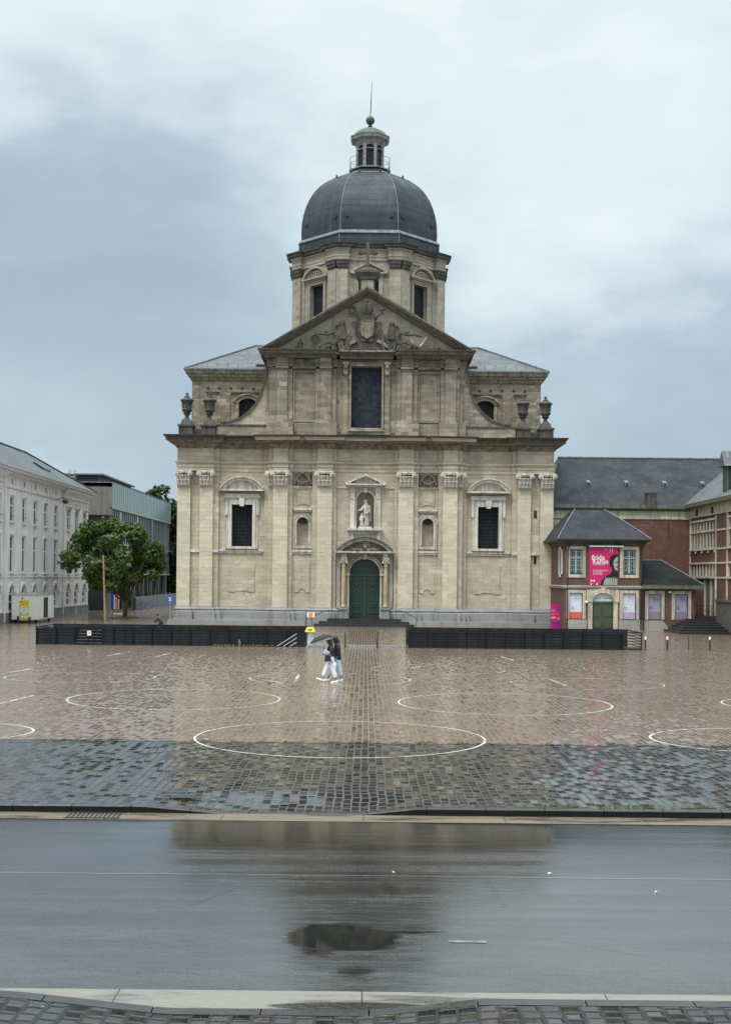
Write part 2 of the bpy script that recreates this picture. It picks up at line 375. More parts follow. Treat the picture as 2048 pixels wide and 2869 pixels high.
# neighbours
M['stucco'] = plain('white_stucco', (.74,.72,.73), .8, .08, .7, bump=.004, streak=.22)
M['stucco_trim'] = plain('white_trim', (.70,.68,.68), .75, .08, 2.0, streak=.15)
M['grey_plinth'] = plain('grey_stone_plinth', (.17,.165,.16), .6, .2, 1.4, streak=.3)
M['brick'] = masonry('red_brick', (.19,.085,.063), (.12,.057,.047), (.23,.19,.16), row=.075, bw=.22, mortar=.011, rough=.8, bump=.006, patch=(.25,.135,.10), dcol=(.035,.022,.018), streak=.65)
M['brick_p'] = masonry('brown_brick', (.175,.10,.077), (.11,.064,.051), (.2,.17,.145), row=.075, bw=.22, mortar=.012, rough=.8, bump=.006, dcol=(.04,.03,.025), streak=.4)
M['sandstone'] = plain('cream_sandstone', (.56,.50,.39), .8, .15, 2.5, bump=.008, streak=.35)
M['greystone'] = masonry('grey_base_stone', (.42,.40,.36), (.34,.325,.295), (.2,.19,.17), row=.45, bw=1.1, rough=.7, bump=.012, streak=.4)
M['rubble'] = masonry('rubble_stone', (.15,.14,.135), (.10,.095,.095), (.21,.2,.18), row=.22, bw=.38, mortar=.03, rough=.7, bump=.04, streak=.4)
M['concrete'] = plain('board_concrete', (.17,.16,.148), .75, .14, .8, bump=.006, streak=.35)
M['glass_green'] = plain('green_glass_panel', (.20,.305,.28), .2, .12, .6, streak=.2)
M['glass_wall'] = plain('dark_green_glass', (.022,.032,.031), .06, .3, .4, spec=.35)
M['fin'] = plain('steel_fin', (.36,.43,.42), .4, .1, 3.0, metal=.4)
M['window_wood'] = plain('pale_blue_window_paint', (.42,.52,.54), .5, .06, 4.0)
M['timber'] = plain('weathered_timber', (.30,.235,.15), .7, .2, 5.0, streak=.2)
M['bark'] = plain('bark', (.085,.072,.055), .8, .35, 5.0, bump=.04)
M['leaf'] = leafmat('broad_leaf', (.058,.10,.026), (.12,.175,.045))
M['leaf_dark'] = leafmat('dark_leaf', (.016,.030,.010), (.034,.058,.016))
M['weed'] = leafmat('weed_leaf', (.10,.16,.03), (.16,.20,.05))
M['straw'] = leafmat('dry_grass', (.30,.24,.09), (.24,.22,.09))
# print and clothing
for k, c, r in (('magenta', (.60,.018,.15), .4), ('ink', (.008,.008,.009), .5), ('skin_print', (.45,.42,.40), .5), ('pale_print', (.68,.74,.86), .4), ('coral', (.72,.13,.085), .4),
        ('lilac_print', (.48,.40,.58), .4), ('dim_print', (.37,.38,.48), .35), ('dim_lilac', (.28,.235,.33), .35), ('yellow', (.72,.55,.015), .4), ('blue', (.015,.10,.42), .4), ('dark_blue', (.03,.05,.32), .5), ('red', (.52,.03,.04), .5),
        ('orange', (.82,.27,.01), .45), ('purple', (.36,.012,.25), .3), ('violet', (.25,.03,.33), .35), ('grey_ink', (.30,.32,.40), .5), ('cream_box', (.76,.75,.67), .5),
        ('skin', (.30,.17,.12), .55), ('hair', (.035,.018,.012), .45), ('black_cloth', (.008,.008,.010), .6), ('navy', (.012,.014,.026), .5), ('white_cloth', (.82,.80,.84), .8),
        ('denim', (.48,.60,.68), .8), ('shoe', (.82,.82,.80), .5), ('lilac_cloth', (.38,.37,.50), .8), ('umbrella', (.055,.062,.068), .45), ('umbrella_x', (.03,.03,.03), .7), ('grey_cloth', (.05,.055,.05), .7), ('rubber', (.012,.012,.012), .6), ('bag', (.52,.55,.56), .22)):
    M[k] = plain(k, c, r, .08, 6.0)
# ================================================================== sky and light
SUN_EL, SUN_AZ = R(56), R(212)      # high soft sun behind the camera, behind cloud
def make_world():
    w = bpy.data.worlds.new('World'); sc.world = w; w.use_nodes = True
    nt = w.node_tree; bg = nt.nodes['Background']
    sky = nd(nt, 'ShaderNodeTexSky', sky_type='NISHITA', sun_disc=False, sun_elevation=SUN_EL, sun_rotation=SUN_AZ, air_density=1.0, dust_density=2.0, ozone_density=1.0)
    g = nd(nt, 'ShaderNodeTexCoord').outputs['Generated']
    s = nd(nt, 'ShaderNodeSeparateXYZ', {0: g}).outputs
    x, y, z = s[0], s[1], s[2]
    hor = mth(nt, 'SQRT', mth(nt, 'ADD', mth(nt, 'MULTIPLY', x, x), mth(nt, 'MULTIPLY', y, y)))
    el = mth(nt, 'DIVIDE', z, mth(nt, 'MAXIMUM', hor, .05))
    az = nd(nt, 'ShaderNodeMath', {0: x, 1: y}, operation='ARCTAN2').outputs[0]     # 0 straight ahead, + to the right
    cv = nd(nt, 'ShaderNodeCombineXYZ', {0: az, 1: mth(nt, 'MULTIPLY', el, 1.25), 2: .37}).outputs[0]
    n1 = noise(nt, cv, 4.2, 5, .5); n2 = noise(nt, mapv(nt, cv, (1, 1.5, 1), (3.1, 1.7, .4)), 9.0, 5, .55); n3 = noise(nt, mapv(nt, cv, (1, 1, 1), (9.1, 4.4, 2)), 2.6, 3, .5)
    wa = mth(nt, 'ADD', az, mth(nt, 'MULTIPLY', mth(nt, 'SUBTRACT', n1, .5), .16)); we = mth(nt, 'ADD', el, mth(nt, 'MULTIPLY', mth(nt, 'SUBTRACT', n2, .5), .10))
    we = mth(nt, 'ADD', we, mth(nt, 'MULTIPLY', mth(nt, 'SUBTRACT', n3, .5), .24))
    dark = mixc(nt, mr(nt, we, .06, .34), (.31,.39,.49), (.31,.40,.495))
    # brightness of the cloud sheet: bright overhead, dark bank low on the left, a paler break right of the dome
    up = mr(nt, we, .16, .50)
    right = mth(nt, 'MULTIPLY', mr(nt, wa, -.08, .2), mr(nt, mth(nt, 'ABSOLUTE', mth(nt, 'SUBTRACT', we, .27)), .17, .02))
    low_l = mth(nt, 'MULTIPLY', mr(nt, wa, -.14, -.27), mr(nt, mth(nt, 'ABSOLUTE', mth(nt, 'SUBTRACT', we, .12)), .09, .0))
    bank = mth(nt, 'MULTIPLY', mr(nt, wa, .02, -.22), mr(nt, mth(nt, 'ABSOLUTE', mth(nt, 'SUBTRACT', we, .24)), .13, .02))
    bri = mth(nt, 'ADD', mth(nt, 'MULTIPLY', up, .62), mth(nt, 'MULTIPLY', right, .40)); bri = mth(nt, 'SUBTRACT', bri, mth(nt, 'MULTIPLY', bank, .20)); bri = mth(nt, 'ADD', bri, mth(nt, 'MULTIPLY', low_l, .20))
    bri = mth(nt, 'ADD', bri, mth(nt, 'MULTIPLY', mth(nt, 'SUBTRACT', n2, .5), .45)); bri = mth(nt, 'ADD', bri, mth(nt, 'MULTIPLY', mth(nt, 'SUBTRACT', n1, .5), .60)); bri = mth(nt, 'ADD', bri, mth(nt, 'MULTIPLY', mth(nt, 'SUBTRACT', n3, .5), .35))
    bri = mth(nt, 'ADD', bri, .20, clamp=True)
    tint = mixc(nt, mr(nt, n3, .40, .60), (.455,.575,.685), (.48,.635,.70))
    col = mixc(nt, mr(nt, bri, -.08, .70, smooth=False), dark, tint)
    col = mixc(nt, mr(nt, bri, .36, 1.05, smooth=False), col, (.74,.815,.835))
    # brighter cloud round the hidden sun behind the camera and overhead
    back = mth(nt, 'ADD', mr(nt, y, .35, -.7, 0, BACK), mr(nt, el, .55, 2.0, 0, ZEN))
    gain = mth(nt, 'ADD', 1.0, back)
    gc = nd(nt, 'ShaderNodeCombineColor', {0: gain, 1: mth(nt, 'MULTIPLY', gain, .985), 2: mth(nt, 'MULTIPLY', gain, .95)}).outputs[0]
    col = mixc(nt, 1.0, mixc(nt, 1.0, col, gc, 'MULTIPLY'), (SKYG, SKYG, SKYG), 'MULTIPLY')
    fin = mixc(nt, .94, sky.outputs[0], col)
    link(nt, fin, bg.inputs['Color']); bg.inputs['Strength'].default_value = .1
BACK, ZEN, SKYG = .3, 1.9, 10.4
make_world()
ld = bpy.data.lights.new('sun', 'SUN'); ld.energy = 1.5; ld.angle = R(22); ld.color = (1, .95, .87)
lo = bpy.data.objects.new('sun', ld); COL.objects.link(lo)
# sun_rotation turns clockwise from +Y; point the lamp the same way
dirv = Vector((math.sin(SUN_AZ)*math.cos(SUN_EL), math.cos(SUN_AZ)*math.cos(SUN_EL), math.sin(SUN_EL)))
lo.rotation_euler = dirv.to_track_quat('Z', 'Y').to_euler(); lo.location = dirv*50

cam = bpy.data.cameras.new('camera'); co = bpy.data.objects.new('camera', cam); COL.objects.link(co)
cam.sensor_fit = 'VERTICAL'; cam.sensor_height = 36.0; cam.lens = F/2869*36; cam.shift_y = (HZ-1434.5)/2869; cam.clip_end = 6000; cam.clip_start = .2
co.matrix_world = Matrix.Translation((0, 0, CAMZ)) @ Matrix.Rotation(R(90), 4, 'X') @ Matrix.Rotation(.01, 4, 'Z')
sc.camera = co
sc.view_settings.view_transform = 'Standard'; sc.view_settings.look = 'None'; sc.view_settings.exposure = .28; sc.view_settings.gamma = 1.0
sc.cycles.max_bounces = 6; sc.cycles.diffuse_bounces = 3; sc.cycles.glossy_bounces = 3; sc.cycles.transmission_bounces = 3; sc.cycles.transparent_max_bounces = 8

# ================================================================== ground
ST = 'structure'
def sstep(a, b, t):
    t = max(0, min(1, (t-a)/(b-a))); return t*t*(3-2*t)
def lin(a, b, t): return max(0, min(1, (t-a)/(b-a)))
M['brown_sett'] = cobble('brown_setts', .155, .30, (.185,.128,.092), (.27,.19,.14), (.28,.22,.165), .014, .11, .4, .06, .006, .05, big=.55, wet=.7, ior=1.75)
M['dark_sett'] = cobble('dark_setts', .16, .30, (.013,.013,.014), (.026,.025,.025), (.075,.07,.062), .012, .10, .35, .065, .006, .09, big=.3, wet=.6, ior=2.5)
M['near_sett'] = cobble('near_setts', .19, .165, (.030,.030,.032), (.055,.053,.053), (.014,.013,.012), .022, .12, .6, .34, .014, .09, big=.4, wet=.9, ior=1.6)
def grid(xs, ys, zf):
    mb = MB(); nx = len(xs)
    vs = [(x, y, zf(x, y)) for y in ys for x in xs]
    fs = [(j*nx+i, j*nx+i+1, (j+1)*nx+i+1, (j+1)*nx+i) for j in range(len(ys)-1) for i in range(nx-1)]
    return mb.add(vs, fs)
tag(MB().add([(-2500,-60,-.5),(2500,-60,-.5),(2500,5500,-.5),(-2500,5500,-.5)], [(0,1,2,3)]).build('ground', M['grey_plinth']), kind=ST)
BY = 28.2
tag(MB().add([(-160,BY,0),(160,BY,0),(160,320,0),(-160,320,0)], [(0,1,2,3)]).build('square', M['brown_sett']), kind=ST)
dipx = lambda x: .105*min(lin(-3.8,-2.5,x), 1-lin(.0,.95,x))
xs = [-90,-40,-15,-8] + [-6+.25*i for i in range(41)] + [6,12,30,90]
tag(grid(xs, [20.5,20.7,20.95,21.2,21.5,21.9,22.3,24,BY], lambda x, y: -dipx(x)*(1-sstep(20.5, 22.2, y))).build('cobbled_strip', M['dark_sett']), kind=ST)
rj = random.Random(77); mbj = MB(); xj = -60.0
while xj < 60:      # toothed joint where the two kinds of sett meet
    wj = .16*rj.choice((1, 1, 2, 3)); mbj.add([(xj,BY-.02,.004),(xj+wj,BY-.02,.004),(xj+wj,BY+rj.choice((.0,.12,.22,.36,.5)),.004),(xj,BY+rj.choice((.05,.12,.22,.3)),.004)], [(0,1,2,3)]); xj += wj
tag(mbj.build('cobbled_strip', M['dark_sett']), kind=ST)
def kerb(name, yf, yb, dip, zface, mat, x0=-60, x1=60):
    mb = MB(); ed = [x0] + [a for a in [-9.1+1.02*i for i in range(19)]] + [x1]
    for a, b in zip(ed, ed[1:]):
        n = 5
        for i in range(n):
            p, q = a+(b-a-.012)*i/n, a+(b-a-.012)*(i+1)/n
            za, zb = .004-dip(p), .004-dip(q)
            y0, y1 = (yf, yb)
            s = 1 if y1 > y0 else -1
            mb.add([(p,y0,zface),(q,y0,zface),(q,y0,zb-.02),(p,y0,za-.02),(p,y0+.02*s,za),(q,y0+.02*s,zb),(p,y1,za),(q,y1,zb)], [(0,1,2,3),(3,2,5,4),(4,5,7,6)]); mb.m[-3] = 1
    return tag(mb.build(name, [mat, M['kerb_face']]), kind=ST)
M['kerb_face'] = plain('black_kerb_face', (.009,.009,.009), .6, .3, 2.5, spec=.2)  # front face of the same kerbstone, coloured darker than its top
M['kerb'] = plain('wet_kerb_bluestone', (.045,.044,.045), .24, .3, 2.5, bump=.006)
kerb('kerb', 20.34, 20.5, dipx, -.13, M['kerb'])
dip2 = lambda x: .118*min(lin(-3.3,-1.85,x), 1-lin(.1,1.15,x))-.03*(1-lin(-3.3,-1.85,x))
kerb('kerb', 11.2, 11.02, dip2, -.14, M['kerb'])
xs2 = [-40,-10,-6] + [-4+.25*i for i in range(33)] + [6,10,40]
tag(grid(xs2, [2,9,9.6,10.2,10.6,11.02], lambda x, y: -dip2(x)*sstep(9.4, 11.02, y)).build('pavement', M['near_sett']), kind=ST)
def gutter_mat(name, c, wet, pool=False):
    m, nt, b = newmat(name)
    pos = nd(nt, 'ShaderNodeNewGeometry').outputs['Position']; s = nd(nt, 'ShaderNodeSeparateXYZ', {0: pos}).outputs
    n = noise(nt, mapv(nt, pos, (.6, 3, 1)), 1.3, 5, .6); n2 = noise(nt, pos, 14, 3)
    jt = mth(nt, 'FRACT', mth(nt, 'DIVIDE', s[0], 2.4)); j = mth(nt, 'LESS_THAN', jt, .006)
    c1 = mixc(nt, mr(nt, n, .48, .66, 0, wet), c, tuple(x*.22 for x in c)); c1 = mixc(nt, mr(nt, n2, .5, .8, 0, .35), c1, tuple(x*.6 for x in c))
    rg = mr(nt, n, .4, .66, .5, .14)
    if pool:
        a = mth(nt, 'DIVIDE', mth(nt, 'ADD', s[0], .05), .8); c_ = mth(nt, 'DIVIDE', mth(nt, 'SUBTRACT', s[1], 11.27), .14)
        d = mth(nt, 'ADD', mth(nt, 'ADD', mth(nt, 'MULTIPLY', a, a), mth(nt, 'MULTIPLY', c_, c_)), mth(nt, 'MULTIPLY', mth(nt, 'SUBTRACT', n, .5), 1.6))
        k = mr(nt, d, 1.1, .8); c1 = mixc(nt, k, c1, (.035,.033,.03)); rg = mixf(nt, k, rg, .06)
    link(nt, mixc(nt, j, c1, (.03,.03,.03)), b.inputs['Base Color']); link(nt, rg, b.inputs['Roughness'])
    bumped(nt, b, n2, .006)
    return m
tag(grid([-60,60], [19.78,20.34], lambda x, y: -.121).build('gutter', gutter_mat('tan_gutter_concrete', (.19,.15,.105), .6)), kind=ST)
tag(grid([-60,60], [11.2,11.69], lambda x, y: -.121).build('gutter', gutter_mat('pale_gutter_concrete', (.25,.235,.205), .75, True)), kind=ST)

road_z = lambda y: -.125+.075*math.sin(math.pi*(y-11.69)/8.09)
def road_mat():
    m, nt, b = newmat('wet_asphalt')
    pos = nd(nt, 'ShaderNodeNewGeometry').outputs['Position']; s = nd(nt, 'ShaderNodeSeparateXYZ', {0: pos}).outputs
    agg = noise(nt, pos, 55, 2, .6); streak = noise(nt, mapv(nt, pos, (.35, 2.2, 1)), 1.0, 5, .6); patch = noise(nt, mapv(nt, pos, (.5, 1, 1)), .9, 4, .6); rip = noise(nt, mapv(nt, pos, (.8, 1.4, 1)), 9, 3, .55)
    wx = mth(nt, 'ADD', s[0], mth(nt, 'MULTIPLY', mth(nt, 'SUBTRACT', patch, .5), .5)); wy = mth(nt, 'ADD', s[1], mth(nt, 'MULTIPLY', mth(nt, 'SUBTRACT', streak, .5), .9))
    def blob(cx, cy, rx, ry, soft=.35):
        a = mth(nt, 'DIVIDE', mth(nt, 'SUBTRACT', wx, cx), rx); c = mth(nt, 'DIVIDE', mth(nt, 'SUBTRACT', wy, cy), ry)
        d = mth(nt, 'SQRT', mth(nt, 'ADD', mth(nt, 'MULTIPLY', a, a), mth(nt, 'MULTIPLY', c, c)))
        return mr(nt, d, 1+soft, 1-soft)
    pud = blob(-.22, 13.3, .66, .42, .25)
    for q, k_ in (((.37, 15.35, .16, .33, .8), .55), ((-.1, 12.25, .25, .12, .8), .6), ((.45, 13.5, .55, .07, .7), .8), ((-.55, 12.85, .22, .2, .9), .7)): pud = mth(nt, 'MAXIMUM', pud, mth(nt, 'MULTIPLY', blob(*q), k_))
    pud = mr(nt, mth(nt, 'ADD', pud, mth(nt, 'MULTIPLY', mth(nt, 'SUBTRACT', noise(nt, mapv(nt, pos, (1, 2.4, 1)), 6, 5, .65), .5), .8)), .22, .80)
    film = mth(nt, 'MULTIPLY', blob(-.1, 18.7, 4.2, 1.25, .3), mr(nt, streak, .30, .52, .35, 1))
    wet = mth(nt, 'MAXIMUM', pud, mth(nt, 'MULTIPLY', film, .8))
    dry = mr(nt, streak, .35, .7)
    track = noise(nt, mapv(nt, pos, (.10, 2.6, 1)), 1.0, 4, .6); grain = noise(nt, mapv(nt, pos, (1, 1.5, 1)), 30, 3, .7); g2 = noise(nt, mapv(nt, pos, (.6, 3.0, 1)), 5, 4, .7)
    rough = mth(nt, 'ADD', mixf(nt, mr(nt, track, .40, .60), .05, .20), mr(nt, mth(nt, 'ADD', mth(nt, 'MULTIPLY', grain, .55), mth(nt, 'MULTIPLY', g2, .45)), .38, .62, -.04, .10))
    rough = mth(nt, 'MAXIMUM', mixf(nt, wet, rough, .03), .03)
    link(nt, rough, b.inputs['Roughness'])
    c = mixc(nt, mr(nt, patch, .35, .7), (.022,.022,.023), (.034,.034,.034)); c = mixc(nt, mr(nt, agg, .55, .75, 0, .5), c, (.11,.11,.11))
    seam_y = mth(nt, 'ADD', 15.92, mth(nt, 'MULTIPLY', mth(nt, 'SUBTRACT', noise(nt, pos, .6, 2), .5), .10))
    seam = mr(nt, mth(nt, 'ABSOLUTE', mth(nt, 'SUBTRACT', s[1], seam_y)), .035, .012)
    side = mr(nt, mth(nt, 'ABSOLUTE', mth(nt, 'SUBTRACT', s[0], -.3)), 1.6, 3.4); c = mixc(nt, mth(nt, 'MULTIPLY', seam, .75), c, mixc(nt, side, (.012,.012,.012), (.16,.16,.16))); c = mixc(nt, wet, c, (.016,.017,.016))  # sides paler: reflection off the seam lip painted into the colour
    c = mixc(nt, mr(nt, grain, .5, .75, 0, .6), c, (.012,.012,.012))
    edge = mth(nt, 'MAXIMUM', mr(nt, s[1], 19.1, 19.75), mr(nt, s[1], 12.15, 11.7)); c = mixc(nt, mth(nt, 'MULTIPLY', edge, mr(nt, streak, .3, .6, .2, .9)), c, (.018,.016,.013))
    crk = nd(nt, 'ShaderNodeTexVoronoi', {'Vector': mapv(nt, pos, (.25, .5, 1)), 'Scale': 1.0}, feature='DISTANCE_TO_EDGE').outputs[0]; c = mixc(nt, mth(nt, 'MULTIPLY', mr(nt, crk, .012, .004), mr(nt, patch, .5, .6, 0, .8)), c, (.008,.008,.008))
    link(nt, c, b.inputs['Base Color'])
    h = mth(nt, 'ADD', mth(nt, 'ADD', mth(nt, 'MULTIPLY', agg, .0003), mth(nt, 'MULTIPLY', grain, .0004)), mth(nt, 'MULTIPLY', g2, .0016)); h = mth(nt, 'MULTIPLY', h, mth(nt, 'SUBTRACT', 1.0, mth(nt, 'MULTIPLY', wet, .93)))
    h = mth(nt, 'SUBTRACT', h, mth(nt, 'MULTIPLY', seam, .006))
    bp = nd(nt, 'ShaderNodeBump', {'Height': h, 'Distance': 1.0, 'Strength': 1.0})
    up = nd(nt, 'ShaderNodeCombineXYZ', {2: 1.0}).outputs[0]
    mx = nd(nt, 'ShaderNodeMix', {0: pud, 4: bp.outputs[0], 5: up}, data_type='VECTOR'); link(nt, mx.outputs[1], b.inputs['Normal'])
    gi = mth(nt, 'ADD', mth(nt, 'MULTIPLY', grain, .6), mth(nt, 'ADD', mth(nt, 'MULTIPLY', g2, .25), mth(nt, 'MULTIPLY', streak, .25)))
    link(nt, mixf(nt, pud, mr(nt, gi, .40, .70, 1.7, 3.6, False), 1.34), b.inputs['IOR'])
    return m
tag(grid([-60,-20,20,60], [11.69+8.09*i/24 for i in range(25)], lambda x, y: road_z(y)).build('road', road_mat(), smooth=60), kind=ST)

# painted rings and strokes on the setts
def paint_mat(name, cover):
    m, nt, b = newmat(name)
    pos = nd(nt, 'ShaderNodeNewGeometry').outputs['Position']
    n = mth(nt, 'ADD', mth(nt, 'MULTIPLY', noise(nt, pos, 9, 4, .75), .6), mth(nt, 'MULTIPLY', noise(nt, pos, 1.2, 2), .4))
    b.inputs['Base Color'].default_value = (.58,.56,.51,1); b.inputs['Roughness'].default_value = .5
    tr = nd(nt, 'ShaderNodeBsdfTransparent'); ms = nd(nt, 'ShaderNodeMixShader', {0: mr(nt, n, cover-.05, cover+.05, 1, 0), 1: tr.outputs[0], 2: b.outputs[0]})
    link(nt, ms.outputs[0], nt.nodes['Material Output'].inputs[0])
    return m
PAINT = [paint_mat('worn_white_paint', .565), paint_mat('faded_white_paint', .51), paint_mat('almost_gone_paint', .455)]
def ring(cx, cy, rx, ry, wear=0, a0=0, a1=2*math.pi, wd=.062, n=72):
    mb = MB(); vs = []
    for i in range(n+1):
        t = a0+(a1-a0)*i/n
        for k in (-.5, .5): vs.append((cx+(rx+k*wd)*math.cos(t), cy+(ry+k*wd)*math.sin(t), .0045))
    mb.add(vs, [(2*i, 2*i+1, 2*i+3, 2*i+2) for i in range(n)])
    return tag(mb.build('painted_ring', PAINT[wear]), kind=ST)
def ring_px(x0, x1, yt, yb, wear=0, dx=0, a0=0, a1=2*math.pi):
    """ring whose outline spans these photo pixels (left, right, top, bottom)"""
    xm = (x0+x1)/2
    yn = gnd(xm, yb)[1]; yf = gnd(xm, yt)[1]; cy = (yn+yf)/2; ry = (yf-yn)/2
    ym = HZ + CAMZ*F/cy + .01*(xm-CX)
    xl = gnd(x0, ym)[0]; xr_ = gnd(x1, ym)[0]
    return ring((xl+xr_)/2, cy, (xr_-xl)/2, ry, wear, a0, a1)
ring_px(545, 1354, 2021, 2124, 0)
ring_px(189, 786, 1931, 1990, 0)
ring_px(1117, 1703, 1943, 2004, 0)
ring_px(698, 1149, 1886, 1921, 1)
ring_px(-520, 96, 2022, 2081, 0)
ring_px(1831, 2460, 2042, 2112, 0)
ring_px(1434, 1850, 1901, 1932, 1)
ring_px(12, 438, 1884, 1912, 1)
ring_px(1040, 1410, 1862, 1890, 1)
ring_px(470, 826, 1851, 1879, 2)
ring_px(110, 330, 1844, 1866, 2)
ring_px(1290, 1590, 1838, 1856, 2)
ring_px(2034, 2500, 1955, 1998, 0)
ring_px(1640, 1900, 1866, 1886, 2)
ring_px(720, 920, 1836, 1850, 2)
def stroke(x0, y0, x1, y1, w=.12, wear=0):
    a = Vector(gnd(x0, y0)); b = Vector(gnd(x1, y1)); d = (b-a).normalized(); n = Vector((-d.y, d.x))*w/2
    mb = MB().add([(*(a-n), .006), (*(b-n), .006), (*(b+n), .006), (*(a+n), .006)], [(0,1,2,3)])
    return tag(mb.build('painted_line', PAINT[wear]), kind=ST)
for q in ((1540,1904,1588,1922), (826,1912,838,1890), (300,1838,365,1826), (430,1842,475,1831), (1150,1872,1215,1862), (1404,1840,1438,1850), (0,1972,100,1948), (1965,1829,2040,1832), (735,1905,790,1913), (1190,1956,1214,1955), (1870,1822,1960,1824), (20,1886,90,1874)):
    stroke(*q, wear=1)
a, b_ = gnd(1255, 2638, -.085), gnd(1360, 2637, -.085); y0, y1 = a[1]-.045, a[1]+.025
mb = MB().add([(a[0],y0,road_z(y0)+.005),(b_[0],y0,road_z(y0)+.005),(b_[0],y1,road_z(y1)+.005),(a[0],y1,road_z(y1)+.005)], [(0,1,2,3)]); tag(mb.build('road_marking', plain('grey_worn_road_paint', (.20,.20,.20), .3, .4, 9.0)), kind=ST)
# ================================================================== the church
CY = 98.0
church = thing('church', 'grey domed baroque church with cream stone front and green arched door', 'church', (-.075, CY, 0))
def both(fn):
    for s in (-1, 1): fn(s)
def bx(mb, s, a, b, y0, y1, z0, z1):   # box mirrored to side s
    x0, x1 = sorted((s*a, s*b)); return mb.box(x0, x1, y0, y1, z0, z1)
# --- lower wall
DZ0, DZS, DHW = .55, 4.2, 1.257
wb = MB()
winh = [(s*10.21-.86, s*10.21+.86, 6.4, 9.87) for s in (-1, 1)]
for s in (-1, 1):
    h = [q for q in winh if (q[0]+q[1])*s > 0]
    x0, x1 = sorted((s*7.97, s*15.5))
    wb.wall(x0, x1, 0, 15.0, 0.0, h, .55)
nich = [(s*5.155-.48, s*5.155+.48, 6.36, 8.84) for s in (-1, 1)]
cen = [(-DHW, DHW, DZ0, 5.46), (-.72, .72, 7.93, 11.02)]
wb.wall(-7.97, 7.97, 0, 15.0, -.35, nich+cen, .75)
wb.archfill(0, DHW, DZS, 1.257, 5.46, -.35, .75); wb.archfill(0, .72, 10.3, .72, 11.02, -.35, .75)
for s in (-1, 1): wb.archfill(s*5.155, .48, 8.36, .48, 8.84, -.35, .4)
both(lambda s: bx(wb, s, 7.96, 7.97, -.35, 0, 0, 15))
for s in (-1, 1):      # sides, back and flat top of the lower block
    x = s*15.5; wb.add([(x,0,0),(x,24,0),(x,24,15.0),(x,0,15.0)], [(0,1,2,3)])
wb.add([(-15.5,24,0),(15.5,24,0),(15.5,24,15),(-15.5,24,15)], [(0,1,2,3)]); wb.add([(-15.5,0,15.0),(15.5,0,15.0),(15.5,24,15.0),(-15.5,24,15.0)], [(0,1,2,3)])
# niche and window back walls, stepped strips, string courses, blank panels
wb.box(-.8, .8, .38, .5, 7.8, 11.1)
both(lambda s: bx(wb, s, 4.6, 5.7, .06, .2, 6.2, 9.0))
strips = [(12.15,12.60,-.18),(8.0,8.37,-.2),(7.57,7.995,-.5),(6.03,6.38,-.52),(3.95,4.36,-.52),(2.40,2.74,-.52),(13.70,14.44,-.16)]
for a, b, y in strips: both(lambda s: bx(wb, s, a, b, y, .3, 1.40, 12.7))
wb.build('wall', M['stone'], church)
def panel(name, s, pts, y, mat, th=.05):
    mb = MB(); mb.prism([(s*p[0], p[1]) for p in pts], y-th, y+.05); return mb.build(name, mat, church)
both(lambda s: panel('blank_panel', s, [(9.1,5.0),(11.3,5.0),(11.3,4.7),(11.22,4.6),(11.22,3.0),(11.3,2.9),(11.3,2.62),(10.75,2.62),(10.68,2.72),(9.72,2.72),(9.65,2.62),(9.1,2.62),(9.1,2.9),(9.18,3.0),(9.18,4.6),(9.1,4.7)], .0, M['stone']))
both(lambda s: panel('blank_panel', s, [(4.55,5.0),(5.75,5.0),(5.75,2.62),(5.45,2.62),(5.4,2.85),(5.15,2.98),(4.9,2.85),(4.85,2.62),(4.55,2.62)], -.35, M['stone']))
def string(s):
    mb = MB()
    for a, b, y in ((8.43,12.12,0),(4.38,6.01,-.35),(12.62,13.66,-.05)): 
        bx(mb, s, a, b, y-.14, y+.05, 5.98, 6.14); bx(mb, s, a, b, y-.08, y+.05, 5.82, 5.98)
    for a, b, y in ((12.15,12.62,-.18),(13.7,14.44,-.16)): bx(mb, s, a, b, y-.12, y+.02, 5.88, 6.1)
    bx(mb, s, 8.40, 12.13, -.06, .05, 11.28, 11.42); bx(mb, s, 4.38, 6.01, -.41, -.3, 11.28, 11.42); bx(mb, s, 0.001, 2.38, -.41, -.3, 11.28, 11.40)
    mb.build('string_course', M['stone_cornice'] if 0 else M['stone_white'], church)
both(string)
# --- plinth
PLAN_L = [(-15.54,24),(-15.54,-.35),(-14.46,-.35),(-14.46,-.16),(-13.68,-.16),(-13.68,-.35),(-12.60,-.35),(-12.60,-.18),(-12.15,-.18),(-12.15,0),(-8.37,0),(-8.37,-.2),(-7.99,-.2),(-7.99,-.5),(-7.57,-.5),(-7.57,-.72),(-6.38,-.72),(-6.38,-.52),(-6.03,-.52),(-6.03,-.35),(-4.36,-.35),(-4.36,-.52),(-3.95,-.52),(-3.95,-.72),(-2.74,-.72),(-2.74,-.52),(-2.40,-.52),(-2.40,-.35)]
mir = lambda pl: [(-x, y) for x, y in reversed(pl)]
pp = [(.0,.0),(.34,.0),(.34,.38),(.30,.40),(.30,.98),(.20,1.06),(.17,1.12),(.22,1.15),(.22,1.21),(.16,1.26),(.07,1.34),(.06,1.42),(.0,1.46)]
pb = MB(); pl = PLAN_L + [(-2.0,-.35)]
pb.mould(pl, pp); pb.mould(mir(pl), pp)
pb.build('plinth', M['bluestone'], church, 40)
